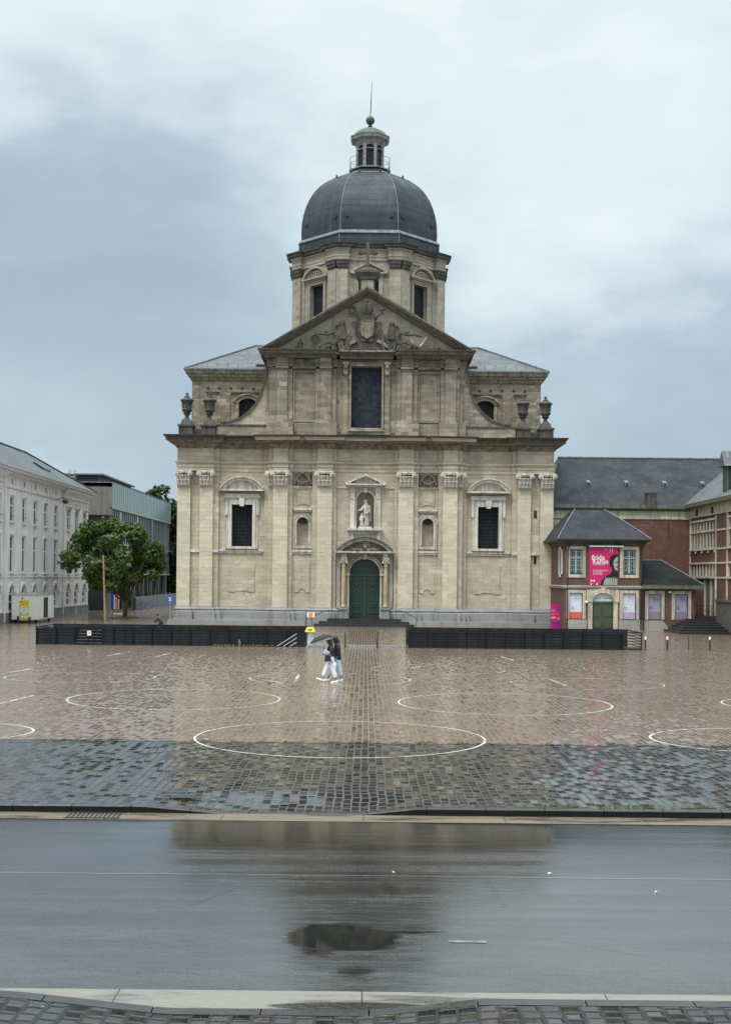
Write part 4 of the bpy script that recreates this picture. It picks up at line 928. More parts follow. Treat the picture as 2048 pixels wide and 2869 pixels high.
for s in (-1, 1):      # folds of drapery round the reclining figures
    mb = MB()
    for k in range(11):
        x0 = 1.5+.26*k; top = min(27.3-.61*x0-1.0, 24.6-.12*k); z = 22.7
        mb.tube([(s*(x0+.1*rdl.uniform(-1,1)), -.40, z), (s*(x0+.25*rdl.uniform(-1,1)), -.56, z+(top-z)*.4), (s*(x0-.35+.2*rdl.uniform(-1,1)), -.5, z+(top-z)*rdl.uniform(.6,.95))], [.16,.19,.07], 6)
    mb.ball((s*2.05, -.5, 24.9), (.24,.2,.27), 8, 6); mb.tube([(s*2.0,-.45,23.6),(s*2.1,-.5,24.7)], [.42,.3], 8); mb.tube([(s*2.3,-.5,24.4),(s*2.9,-.6,24.1),(s*3.5,-.5,24.25)], [.16,.14,.08], 6)
    mb.build('relief_drapery', M['stone_soot'], church, 60)
mb = MB(); mb.tube([(4.05, -.35, 22.75),(3.55, -.4, 23.9)], [.14,.08], 6); mb.tube([(4.15, -.35, 22.75),(4.95, -.4, 23.85)], [.14,.08], 6); mb.box(3.9, 4.4, -.5, -.1, 22.66, 22.82); mb.build('crossed_staves', M['stone_carved'], church)
mb = MB()
for i in range(6): mb.ball((4.9+.22*i, -.35, 22.8+.08*(i % 2)), (.17,.16,.16), 8, 6)
mb.build('relief_foliage', M['stone_soot'], church)
for s in (-1, 1):
    mb = MB()
    for (dx, dz, sx, sz) in ((.0,1.7,.5,.5),(.25,1.35,.4,.45),(-.35,1.3,.3,.3)): mb.box(s*2.35+dx*s-sx/2, s*2.35+dx*s+sx/2, -.25, -.02, 22.9+dz-sz/2, 22.9+dz+sz/2)
    mb.build('relief_block', M['stone_soot'], church)

# --- cross on its pedestal above the gable
px = MB(); px.box(-.62, .62, .7, 2.0, 27.3, 29.05); px.box(-.75, .75, .5, 2.1, 28.9, 29.1); px.frustum((-.8,.8,.5,2.2,29.1),(-1.02,1.02,.3,2.4,29.4)); px.box(-1.05, 1.05, .28, 2.45, 29.4, 29.6); px.frustum((-.9,.9,.4,2.3,29.6),(-.3,.3,1.1,1.6,30.0))
ped = px.build('cross_pedestal', M['stone_dark'], church)
px = MB(); px.frustum((-.15,.15,1.2,1.5,29.95),(-.13,.13,1.22,1.48,30.9)); px.box(-.125, .125, 1.23, 1.47, 30.9, 31.9); px.frustum((-.12,.12,1.23,1.47,31.9),(-.04,.04,1.32,1.38,32.25))
px.box(-.62, .62, 1.24, 1.46, 31.16, 31.4)
for s in (-1, 1):
    px.ball((s*.72, 1.35, 31.28), (.13,.12,.13), 8, 6); px.ball((s*.6, 1.35, 31.42), .1, 8, 6); px.ball((s*.6, 1.35, 31.14), .1, 8, 6)
px.build('cross', M['stone_dark'], ped)
px = MB(); px.box(-.5, .5, .66, .72, 27.9, 28.85); px.build('pedestal_panel', M['drum'], ped)
# --- attic parapet, volute screens, urns
def attic(s):
    mb = MB()
    bx(mb, s, 8.25, 12.4, -.1, .45, 15.5, 16.42); mb.build('parapet', M['stone_up'], church)
    mb = MB(); bx(mb, s, 8.25, 12.4, -.16, .5, 16.42, 16.52)
    bx(mb, s, 12.4, 15.5, -.05, .4, 15.5, 16.1)
    for c in (13.04, 14.92): bx(mb, s, c-.58, c+.58, -.3, .75, 15.5, 16.3); bx(mb, s, c-.66, c+.66, -.38, .83, 16.3, 16.44)
    mb.build('urn_pedestal', M['stone_dark'], church)
    crv = [(12.1,16.6),(11.2,16.72),(10.4,17.0),(9.7,17.5),(9.15,18.15),(8.75,18.9),(8.5,19.7),(8.34,20.6),(8.22,21.4)]
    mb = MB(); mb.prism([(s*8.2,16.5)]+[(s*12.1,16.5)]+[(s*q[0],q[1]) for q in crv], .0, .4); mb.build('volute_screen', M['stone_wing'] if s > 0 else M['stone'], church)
    mb = MB(); mb.band([(s*q[0],q[1]-.02) for q in crv], [(s*q[0]+s*.12,q[1]+.12) for q in crv], -.08, .48); mb.build('volute_coping', M['stone_dark'], church)
both(attic)
um = None
ulab = {(-1,14.92): 'stone urn on the parapet, outermost at the left corner', (-1,13.04): 'stone urn on the parapet, inner one of the left pair', (1,13.04): 'stone urn on the parapet, inner one of the right pair', (1,14.92): 'stone urn on the parapet, outermost at the right corner'}
for (s, c), lb in ulab.items():
    if um is None:
        u = MB(); u.frustum((-.5,.5,-.5,.5,0),(-.36,.36,-.36,.36,.42)); u.frustum((-.34,.34,-.34,.34,.42),(-.2,.2,-.2,.2,.6))
        u.rev(0,0,[(.2,.6),(.15,.72),(.17,.84),(.3,.92),(.34,.98),(.24,1.02),(.3,1.1),(.42,1.2),(.45,1.3),(.4,1.34),(.36,1.4),(.38,1.75),(.42,1.9),(.46,1.98),(.56,2.02),(.58,2.1),(.46,2.2),(.3,2.28),(.22,2.34),(.24,2.4),(.12,2.46),(.08,2.52),(.13,2.6),(.12,2.68),(.02,2.74)], 16)
        for k in range(8):
            an = k*math.pi/4; u.tube([(.40*math.cos(an), .40*math.sin(an), 1.42),(.44*math.cos(an), .44*math.sin(an), 1.95)], .035, 5)
        o = u.build('stone_urn', M['stone_dark'], None, 50); um = o.data
    else: o = bpy.data.objects.new('stone_urn', um); COL.objects.link(o)
    o.location = (-.075+s*c, CY+.22, 16.44); tag(o, lb, 'urn', 'urns on the church parapet')

# ================================================================== transept block behind with hipped roof
ty = 5.5
hl = [(s*10.4-.78, s*10.4+.78, 16.6, 19.55) for s in (-1, 1)]
for s in (-1, 1):
    tb = MB(); x0, x1 = sorted((s*7.0, s*15.3)); tb.wall(x0, x1, 14.5, 21.7, ty, [(q[0]-.0, q[1]+.0, q[2], q[3]) for q in hl if q[0]*s > 0], .5)
    c = s*10.4; tb.archfill(c, .78, 19.15, .4, 19.55, ty, .5)
    tb.add([(s*15.3,ty,14.5),(s*15.3,26,14.5),(s*15.3,26,21.7),(s*15.3,ty,21.7)], [(0,1,2,3)])
    # shallow relieving frames: proud wall left and right of the recess
    for a_, b_, z0, z1 in ((11.95,12.7,14.8,19.95),(8.3,8.6,14.8,19.95)): bx(tb, s, a_, b_, ty-.1, ty+.05, z0, z1)
    bx(tb, s, 14.0, 15.3, ty-.1, ty+.05, 14.8, 20.1)
    tb.build('transept_wall', M['stone_wing'], church)
def tr_bits(s):
    c = s*10.4
    w = MB(); w.box(c-.85, c+.85, ty+.38, ty+.42, 16.4, 19.7); o = w.build('arched_window', M['glass_drum'], church)
    f = MB(); f.band(seg(c, .82, 19.12, .42, 14), seg(c, 1.2, 19.2, .62, 14), ty-.14, ty+.1); f.band(seg(c, 1.2, 19.2, .62, 14), seg(c, 1.3, 19.24, .70, 14), ty-.3, ty+.1)
    for q in (-1.05, .80): f.box(c+q, c+q+.25, ty-.08, ty+.1, 16.5, 19.12)
    f.build('arch_surround', M['stone_up'], o)
    mb = MB()
    for i in range(6): mb.box(s*(8.9+1.0*i+(.0))-.11, s*(8.9+1.0*i)+.11, ty-.012, ty+.05, 20.28, 20.5)
    mb.build('putlog_hole', M['ink'], church)
    mb = MB(); bx(mb, s, 8.6, 11.9, ty-.14, ty+.02, 19.98, 20.06); bx(mb, s, 12.9, 14.1, ty-.14, ty+.02, 20.0, 20.08); mb.build('wall_ledge', M['stone_dark'], church)
both(tr_bits)
mb = MB(); mb.mould([(-15.3,26),(-15.3,ty),(15.3,ty),(15.3,26)], [(0,21.05),(.12,21.1),(.2,21.3),(.36,21.4),(.36,21.55),(.5,21.62),(.62,21.9)]); mb.build('transept_cornice', M['stone_cornice'], church)
mb = MB(); mb.mould([(-15.3,26),(-15.3,ty),(15.3,ty),(15.3,26)], [(.62,21.88),(.68,21.96),(.68,22.06),(.5,22.1),(.0,22.12)]); mb.build('eaves_gutter', M['lead_pale'], church)
mb = MB(); e = 15.85; mb.add([(-e,ty-.5,22.05),(e,ty-.5,22.05),(e,26.5,22.05),(-e,26.5,22.05),(-10.4,12.5,25.5),(10.4,12.5,25.5),(10.4,19.5,25.5),(-10.4,19.5,25.5)], [(0,1,5,4),(1,2,6,5),(2,3,7,6),(3,0,4,7),(4,5,6,7)])
rf = mb.build('transept_roof', M['slate'], church)
mb = MB(); mb.tube([(-e,ty-.5,22.1),(-10.4,12.5,25.55),(10.4,12.5,25.55),(e,ty-.5,22.1)], .09, 6); mb.build('ridge_flashing', M['lead_pale'], rf)
for s in (-1, 1):
    mb = MB(); x = s*9.35; mb.box(x-.42, x+.42, ty+.2, ty+1.2, 22.3, 22.62); mb.mi = 1; mb.box(x-.36, x+.36, ty+.17, ty+.25, 22.34, 22.55); mb.build('roof_vent', [M['lead_pale'], M['ink']], rf)
    mb = MB()
    for i in range(8): mb.box(s*(8.6+.9*i)-.015, s*(8.6+.9*i)+.015, ty+.05, ty+.09, 22.15, 22.7)
    mb.build('snow_guard', M['iron'], rf)

# ================================================================== drum, dome, lantern (octagonal, centred 16 m behind the front)
DC = (0.10, 16.0)
T8 = math.tan(math.pi/8)
def octa(ap): r = ap/math.cos(math.pi/8); return [(DC[0]+r*math.cos(math.pi/8+k*math.pi/4-math.pi/2-math.pi/4), DC[1]+r*math.sin(math.pi/8+k*math.pi/4-math.pi/2-math.pi/4)) for k in range(8)]
def orev(mb, prof, cap=False):    # octagonal lathe; profile radii are apothems
    return mb.rev(DC[0], DC[1], [(r/math.cos(math.pi/8), z) for r, z in prof], 8, math.pi/8, cap)
AP = 6.72
mb = MB(); orev(mb, [(AP,24.5),(AP,26.6)]); orev(mb, [(AP+.5,25.4),(AP+.5,26.1),(AP+.35,26.3),(AP+.32,26.5),(AP+.1,26.7),(AP,26.72)]); mb.build('drum_base', M['drum'], church)
drum = thing('drum', None, None); drum.parent = church
def ring8(fn, faces=range(8)):
    for k in faces:
        fn(Matrix.Translation((DC[0], DC[1], 0)) @ Matrix.Rotation(k*math.pi/4, 4, 'Z'), k)
def put(mb, mtx):
    mb.v = [tuple(mtx @ Vector(p)) for p in mb.v]; return mb
hw = AP*T8
def drum_face(mtx, k):
    mb = MB(); yf = -AP
    mb.wall(-hw, hw, 26.6, 32.85, yf, [(-.92,.92,27.0,31.0)], .55)
    o = put(mb, mtx).build('drum_wall', M['drum'], church)
    if k in (0, 1, 7, 2, 6):
        w = MB(); w.box(-.95, .95, yf+.4, yf+.44, 26.9, 31.1); wo = put(w, mtx).build('drum_window', M['glass_drum'], church)
        f = MB(); f.band([(-.92,27.0),(-.92,31.0),(.92,31.0),(.92,27.0)], [(-1.14,27.0),(-1.14,31.2),(1.14,31.2),(1.14,27.0)], yf-.12, yf+.1)
        f.band([(-1.14,27.0),(-1.14,31.2),(1.14,31.2),(1.14,27.0)], [(-1.26,27.0),(-1.26,31.32),(1.26,31.32),(1.26,27.0)], yf-.2, yf+.1)
        put(f, mtx).build('frame', M['drum'], wo)
        p = MB()
        if k in (1, 7):
            p.band(seg(0, 1.42, 31.62, .82, 16), seg(0, 1.6, 31.62, 1.0, 16), yf-.5, yf+.05); p.band(seg(0, 1.0, 31.66, .5, 16), seg(0, 1.1, 31.66, .6, 16), yf-.25, yf+.05)
            for i in range(7): p.box(-.85+.28*i-.07, -.85+.28*i+.07, yf-.22, yf+.02, 31.66, 31.95+.25*math.sin(math.pi*(i+.5)/7))
        else:
            for s in (-1, 1): p.prism([(s*1.7,31.62),(s*1.7,31.74),(0,32.6),(0,32.4),(s*1.35,31.74),(s*1.35,31.62)], yf-.5, yf+.05)
        p.box(-1.65, 1.65, yf-.5, yf+.05, 31.48, 31.62); p.box(-1.4, 1.4, yf-.3, yf+.05, 31.36, 31.48)
        put(p, mtx).build('drum_pediment', M['drum'], wo)
    for s in (-1, 1):
        q = MB(); a_ = 1.90; b_ = hw+.06
        bx(q, s, a_, b_+.10, yf-.46, yf+.1, 26.6, 31.9); bx(q, s, a_-.05, b_+.14, yf-.54, yf+.1, 26.6, 27.0); bx(q, s, a_-.22, a_, yf-.12, yf+.1, 26.6, 31.9)
        po = put(q, mtx).build('drum_pilaster', M['drum'], church)
        q = MB(); c = s*(a_+b_)/2; hwid = (b_-a_)/2
        q.frustum((c-hwid,c+hwid,yf-.5,yf,31.9),(c-hwid-.1,c+hwid+.1,yf-.64,yf,32.62))
        for i in range(4):
            for z, o_ in ((32.1,.54),(32.4,.62)): q.ball((c-hwid*.8+hwid*.53*i, yf-o_, z), (.12,.09,.11), 6, 5)
        q.box(c-hwid-.14, c+hwid+.12, yf-.68, yf, 32.62, 32.74)
        put(q, mtx).build('capital', M['stone_dark'], po)
ring8(drum_face)
bpy.data.objects.remove(drum)
# entablature of the drum breaks forward at each corner
oplan = []
for k in range(8):
    mt = Matrix.Translation((DC[0], DC[1], 0)) @ Matrix.Rotation(-k*math.pi/4, 4, 'Z')
    for x, yy in ((-hw*1.045, -AP-.30), (-1.82, -AP-.30), (-1.82, -AP-.1), (1.82, -AP-.1), (1.82, -AP-.30)): 
        pass
op = []
for k in range(9):
    mt = Matrix.Translation((DC[0], DC[1], 0)) @ Matrix.Rotation(k*math.pi/4+math.pi, 4, 'Z')
    for x, o_ in ((-1.8, .50), (-1.8, .12), (1.8, .12), (1.8, .50)): op.append(tuple((mt @ Vector((x, -AP-o_, 0)))[:2]))
    mt2 = Matrix.Translation((DC[0], DC[1], 0)) @ Matrix.Rotation(k*math.pi/4+math.pi+math.pi/8, 4, 'Z')
    op.append(tuple((mt2 @ Vector((0, -(AP+.50)/math.cos(math.pi/8), 0)))[:2]))
mb = MB(); mb.mould(op, [(-.4,32.72),(.02,32.74),(.02,33.0),(.08,33.05),(.08,33.15),(.0,33.2),(.0,33.62),(.1,33.68),(.16,33.8)]); mb.build('drum_entablature', M['drum'], church)
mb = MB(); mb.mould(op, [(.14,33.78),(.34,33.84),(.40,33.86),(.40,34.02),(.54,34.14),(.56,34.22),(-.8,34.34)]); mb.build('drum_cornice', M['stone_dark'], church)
prof = [(6.62,34.2),(6.60,35.3)]
dm = MB(); orev(dm, [(6.62,34.2),(6.56,35.32)])
def dome_r(z):
    pts = [(35.6,6.36),(36.1,6.38),(37.6,6.30),(38.9,5.98),(40.1,5.42),(41.0,4.70),(41.8,3.70),(42.3,2.75),(42.7,1.98)]
    for (z0,r0),(z1,r1) in zip(pts, pts[1:]):
        if z <= z1: 
            t = (z-z0)/(z1-z0); return r0+(r1-r0)*t
    return pts[-1][1]
import bisect
def smooth_prof():
    pts = [(35.65,6.36),(36.4,6.38),(37.3,6.34),(38.1,6.20),(38.9,5.97),(39.5,5.73),(40.1,5.41),(40.6,5.07),(41.0,4.72),(41.4,4.28),(41.8,3.72),(42.1,3.2),(42.4,2.6),(42.75,1.9)]
    return [(r, z) for z, r in pts]
dm2 = smooth_prof()
orev(dm, dm2)
dome = dm.build('dome', M['lead'], church)
mb = MB(); orev(mb, [(6.56,35.30),(6.66,35.32),(6.66,35.38),(6.48,35.62),(6.42,35.68),(6.3,35.7)]); mb.build('dome_skirt', M['lead_pale'], dome)
for k in range(8):
    an = math.pi/8+k*math.pi/4; c8 = math.cos(math.pi/8)
    mb = MB(); mb.tube([(DC[0]+(r/c8+.0)*math.cos(an), DC[1]+(r/c8)*math.sin(an), z) for r, z in [(6.6,34.3),(6.58,35.3)]+dm2[:-1]], .045, 6); mb.build('dome_rib', M['lead_pale'], dome)
mb = MB(); an0 = -math.pi/2
for k in (6, 7, 5):
    for z, r, off in ((36.9, 6.40, 2.0), (42.0, 3.42, 1.0)):
        for s in (-1, 1):
            mt = Matrix.Translation((DC[0], DC[1], 0)) @ Matrix.Rotation((k-6)*math.pi/4, 4, 'Z')
            c = mt @ Vector((s*off, -r-.02, z)); b0 = len(mb.v); mb.box(c.x-.09, c.x+.09, c.y-.12, c.y+.1, z-.05, z+.13); mb.ball((c.x, c.y-.05, z+.17), .08, 6, 5)
mb.build('roof_hook', M['iron'], dome)
mb = MB(); orev(mb, [(3.42,41.95),(3.48,41.97),(3.40,42.06)]); mb.build('seam_band', M['lead_pale'], dome)
# lantern
lt = MB(); orev(lt, [(2.0,42.3),(1.84,42.4),(1.80,42.95)]); orev(lt, [(1.80,42.95),(1.92,42.98),(1.92,43.12),(.9,43.14)])
lan = lt.build('lantern', M['lead'], church)
mb = MB(); orev(mb, [(1.93,42.98),(1.97,43.0),(1.97,43.12),(1.2,43.15)]); mb.build('platform_edge', M['lantern'], lan)
mb = MB(); orev(mb, [(1.16,43.1),(1.16,45.75)]); mb.build('lantern_core', M['glass_drum'], lan)
def lan_face(mtx, k):
    yf = -1.28; h_ = 1.28*T8; mb = MB()
    mb.wall(-h_, h_, 43.1, 45.75, yf, [(-.36,.36,43.15,45.45)], .14); mb.archfill(0, .36, 45.1, .35, 45.45, yf, .14, 10)
    for s in (-1, 1): bx(mb, s, h_-.13, h_+.02, yf-.06, yf+.02, 43.1, 45.6)
    mb.box(-h_+.02, h_-.02, yf-.05, yf+.02, 45.0, 45.07)
    put(mb, mtx).build('lantern_wall', M['lantern'], lan)
ring8(lan_face)
mb = MB(); orev(mb, [(1.28,45.55),(1.36,45.6),(1.42,45.8),(1.62,45.95),(1.76,46.0),(1.80,46.2),(1.84,46.28),(1.6,46.36)]); mb.build('lantern_cornice', M['lantern'], lan)
mb = MB(); orev(mb, [(1.86,46.28),(1.84,46.36),(1.6,46.46),(1.4,46.72),(1.1,47.0),(.75,47.2),(.4,47.32),(.1,47.36)], True); mb.build('lantern_roof', M['copper'], lan)
mb = MB(); mb.rev(DC[0], DC[1], [(.42,47.28),(.3,47.38),(.16,47.42),(.14,47.5),(.22,47.56),(.16,47.62),(.13,47.7),(.2,47.75),(.3,47.8),(.4,47.95),(.44,48.1),(.38,48.32),(.24,48.46),(.1,48.52)], 16); mb.build('finial_ball', M['copper_dark'], lan, 60)
mb = MB(); mb.tube([(DC[0], DC[1], 48.4),(DC[0]+.06, DC[1], 50.1),(DC[0]+.12, DC[1], 51.95)], [.05,.045,.02], 6); mb.ball((DC[0]+.05, DC[1], 49.9), .07, 6, 5); mb.build('lightning_rod', M['iron'], lan)
mb = MB(); ov = [(p[0], p[1]) for p in octa(1.88)]
for i in range(8):
    p, q = ov[i], ov[(i+1) % 8]
    mb.tube([(p[0],p[1],43.1),(p[0],p[1],44.25)], .025, 5)
    for z in (44.25, 43.75): mb.tube([(p[0],p[1],z),(q[0],q[1],z)], .02, 5)
    mb.tube([(p[0],p[1],43.5),(p[0]*.9+DC[0]*.1,p[1]*.9+DC[1]*.1,43.15)], .02, 5)
mb.build('railing', M['iron'], lan)

# statue in the niche
sg = thing('statue', 'pale stone saint with a small child, standing in the niche over the door', 'statue', (-.075, CY-.32, 7.95))
b = MB(); b.frustum((-.62,.62,-.25,.25,0),(-.5,.5,-.2,.2,.18)); b.ball((-.2,0,.18),(.32,.2,.12),8,6); b.build('rocky_base', M['stone_white'], sg)
J = [((.05,0,1.15),.24),((.08,0,1.5),.26),((.1,-.02,1.85),.25),((.06,-.04,2.12),.09),((.0,-.08,2.32),.15),((-.02,-.12,2.40),.13),((.12,0,.8),.24),((.12,0,.4),.24),((.1,0,.16),.28),((.36,-.02,1.86),.13),((.42,-.12,1.5),.12),((.15,-.26,1.28),.10),((-.05,-.3,1.22),.08),
     ((-.18,-.04,1.85),.12),((-.30,-.14,1.58),.11),((-.48,-.22,1.52),.07),((-.62,-.24,1.54),.05),((.42,.05,1.0),.10),((.44,.05,.55),.07)]
E = [(0,1),(1,2),(2,3),(3,4),(4,5),(0,6),(6,7),(7,8),(2,9),(9,10),(10,11),(11,12),(2,13),(13,14),(14,15),(15,16),(10,17),(17,18)]
skin('robed_figure', [p for p, r in J], E, [r for p, r in J], M['stone_white'], sg, 0, 2)
J = [((-.28,-.18,.62),.15),((-.28,-.18,.92),.16),((-.27,-.2,1.12),.06),((-.26,-.22,1.27),.115),((-.34,-.18,.38),.09),((-.35,-.2,.16),.07),((-.2,-.18,.38),.09),((-.18,-.2,.16),.07),((-.44,-.2,.9),.06),((-.42,-.28,.66),.05),((-.12,-.24,.9),.06),((-.06,-.28,1.1),.05)]
E = [(0,1),(1,2),(2,3),(0,4),(4,5),(0,6),(6,7),(1,8),(8,9),(1,10),(10,11)]
skin('child_figure', [p for p, r in J], E, [r for p, r in J], M['stone_white'], sg, 0, 2)
# deepen the relief of the front beyond its likely projection, so the recesses shade more
def deepen(o, done, k=1.6):
    for ch in o.children:
        if ch.name.split('.')[0] in ('drum_wall','drum_window','drum_pilaster','dome','lantern','drum_base','drum_entablature','drum_cornice','transept_roof','transept_wall'): continue
        if ch.type == 'MESH':
            if ch.location.y < 0: ch.location.y *= k
            if ch.data.name not in done:
                done.add(ch.data.name)
                if not ch.modifiers and ch.data.vertices:
                    for v in ch.data.vertices:
                        if v.co.y < 0 and v.co.z < 22.7: v.co.y *= k
        deepen(ch, done, k)
deepen(church, set())

# ================================================================== left: long white building, facade plane X = -28.5, local x = world Y
LX = -28.5
wbd = thing('white_building', 'long white stucco building with three rows of windows and arched ground floor', 'building', (LX, 0, 0), R(90))
YE = 121.0; Y0 = 62.0
ups = [Y for Y in (92.6,95.3,98.3,101.5,105.0)]
# window centres along the wall from photo columns
colx = [(140/4.062), (278/4.062), (405/4.062), (525/4.062), (640/4.062), (785/4.062), (876/4.062), (965/4.062)]
def ydepth(px, row=1450): return LX*F/((px-CX)+.01*(row-HZ))
wy = [ydepth(p) for p in colx]
step = wy[1]-wy[0]
allw = [wy[0]-step*k for k in range(1, 10)][::-1] + wy
hol = []
for c in allw:
    hol += [(c-.55, c+.55, 8.15, 10.15), (c-.55, c+.55, 4.05, 7.0), (c-.62, c+.62, .95, 3.05)]
mb = MB(); mb.wall(Y0, YE, 0, 12.0, 0, hol, .2)
for c in allw: mb.archfill(c, .62, 2.43, .62, 3.05, 0, .2, 10)
mb.add([(YE,0,0),(YE,11,0),(YE,11,12),(YE,0,12)], [(0,1,2,3)]); mb.add([(Y0,0,0),(Y0,11,0),(Y0,11,12),(Y0,0,12)], [(0,1,2,3)])
mb.add([(Y0,11,0),(YE,11,0),(YE,11,12),(Y0,11,12)], [(0,1,2,3)])
mb.build('wall', M['stucco'], wbd)
mb = MB()
for z in [i*.42+.75 for i in range(7)]:            # rusticated joints on the ground floor, as proud courses
    xs_ = [Y0] + [v for c in allw for v in (c-.80, c+.80)] + [YE]
    for a_, b_ in zip(xs_[::2], xs_[1::2]): mb.box(a_, b_, -.05, .02, z, z+.36)
mb.build('rustication', M['stucco'], wbd)
mb = MB(); mb.mould([(Y0,-.0),(YE,0),(YE,11)], [(0,3.55),(.1,3.6),(.14,3.72),(.0,3.78)]); mb.mould([(Y0,0),(YE,0),(YE,11)], [(0,4.75-.95),(.06,3.82),(.0,3.9)]); mb.mould([(Y0,0),(YE,0),(YE,11)], [(0,10.75),(.08,10.8),(.1,10.9),(.0,10.94)])
mb.mould([(Y0,0),(YE,0),(YE,11)], [(0,4.66-.8),(.05,3.9),(.05,3.98),(0,4.0)]); mb.build('string_course', M['stucco_trim'], wbd)
mb = MB(); mb.mould([(Y0,0),(YE,0),(YE,11)], [(0,11.75),(.2,11.85),(.3,12.0),(.62,12.1),(.7,12.3),(.2,12.36)]); mb.build('cornice', M['stucco_trim'], wbd)
mb = MB(); xs_ = [Y0] + [v for c in (wy[6]-.0,) for v in (c-.62, c+.62)] + [YE]
for a_, b_ in zip(xs_[::2], xs_[1::2]): mb.box(a_, b_ + (.09 if b_ == YE else 0), -.10, .03, 0, .82)
mb.build('plinth', M['grey_plinth'], wbd)
m1 = (wy[4]+wy[5])/2
for a_, b_ in ((m1, YE), (Y0, wy[0]-step*.62)):                       # bracketed stretches of the eaves
    mb = MB(); nb = int((b_-a_)/.62)
    for i in range(nb):
        x = a_+.35+i*.62; mb.prism([(-.5,12.05),(-.5,11.8),(-.12,11.1),(.02,11.1),(.02,12.05)], x-.13, x+.13, 'yz'); mb.ball((x, -.2, 11.2), (.15,.1,.14), 6, 5)
    for i in range(nb*2): mb.box(a_+.2+i*.31-.07, a_+.2+i*.31+.07, -.1, .02, 10.55, 10.72)
    mb.build('eaves_bracket', M['stucco_trim'], wbd)
mb = MB()
for c in allw[:-3]: mb.box(c-.14, c+.14, -.015, .05, 11.15, 11.6)
mb.build('attic_vent', M['grey_plinth'], wbd)
protos = {}
def lwin(c, z0, z1, kind):
    if kind not in protos:
        g = MB(); hw_ = .64 if kind == 'arch' else .57
        g.box(-hw_, hw_, .15, .18, -.02, z1-z0+.02); o = g.build('window', M['glass'], wbd)
        f = MB(); h = z1-z0
        for a_, b_ in ((-hw_, -hw_+.05), (hw_-.07, hw_)): f.box(a_, b_, .11, .15, 0, h)
        f.box(-hw_, hw_, .11, .15, 0, .09); f.box(-hw_, hw_, .10, .16, h*.62, h*.62+.1); f.box(-hw_, hw_, .11, .15, h-.08, h)
        if kind == 'arch': f.box(-hw_, hw_, .10, .16, h*.30, h*.30+.12)
        f.build('frame', M['white'], o)
        s = MB()
        if kind == 'arch':
            s.band(arc(0,.64,2.43-z0,.64,12), arc(0,.84,2.43-z0,.84,12), -.09, .02); s.box(-.85, .85, -.16, .04, -.12, 0)
        else:
            s.box(-.62, .62, -.16, .06, -.12, 0); s.box(-.66, .66, -.07, .03, h+.08, h+.2)
            for q in (-.66, .58): s.box(q, q+.08, -.04, .03, 0, h+.1)
        s.build('sill', M['stucco_trim'], o)
        if kind == 'top':
            r = MB(); r.box(-.56, .56, -.06, -.03, .42, .46); r.build('guard_rail', M['iron'], o)
        protos[kind] = o
    else: o = copy_tree(protos[kind], wbd)
    o.location = (c, 0, z0); return o
for c in allw:
    lwin(c, 8.15, 10.15, 'top'); lwin(c, 4.05, 7.0, 'mid')
    lwin(c, .95, 3.05, 'arch')
mb = MB()
for c in wy[5:]: mb.box(c-.75, c+.75, -.3, .02, 10.34, 10.42); mb.box(c-.62, c-.42, -.2, .02, 10.16, 10.34); mb.box(c+.42, c+.62, -.2, .02, 10.16, 10.34)
mb.build('window_hood', M['stucco_trim'], wbd)
mb = MB()
for c in allw: mb.box(c+.85, min(c+1.9, YE), -.12, .02, 2.28, 2.42)
mb.build('impost_band', M['stucco_trim'], wbd)
d_ = MB(); d_.box(wy[6]-.6, wy[6]+.6, -.06, .1, 0.0, .96); d_.build('door', M['grey_ink'], wbd)
ex, er = -.75, 12.3
mb = MB(); mb.add([(Y0,-.75,er),(YE+.7,-.75,er),(YE+.7,11.7,er),(Y0,11.7,er),(115,4.8,15.75),(Y0,4.8,15.75)], [(0,1,4,5),(1,2,4),(2,3,5,4),(3,0,5)])
rf = mb.build('roof', M['slate'], wbd)
mb = MB(); mb.tube([(Y0,4.8,15.8),(115,4.8,15.8),(YE+.65,-.7,12.36)], .1, 6); mb.build('ridge_flashing', M['lead'], rf)
mb = MB(); sy = ydepth(158, 1340); 
def onroof(y): return 12.3+(y+.75)/5.55*3.45
mb.prism([(1.2,onroof(1.2)+.05),(2.2,onroof(2.2)+.05),(2.2,onroof(2.2)+.18),(1.2,onroof(1.2)+.18)], 108.6, 111.0, 'yz'); mb.build('skylight', M['glass'], rf)
for x in (m1+.15, wy[0]-step*.62):
    mb = MB(); mb.tube([(x,-.5,12.0),(x,-.12,11.4),(x,-.12,0.1)], .06, 8); mb.build('downpipe', M['stucco_trim'], wbd)
mb = MB(); xx = wy[4]-.35; mb.tube([(xx,-.05,10.7),(xx,-.7,10.95),(xx,-.9,10.75)], .04, 6); mb.ball((xx,-.95,10.6),(.18,.28,.22),8,6); mb.build('wall_lamp', M['iron'], wbd)

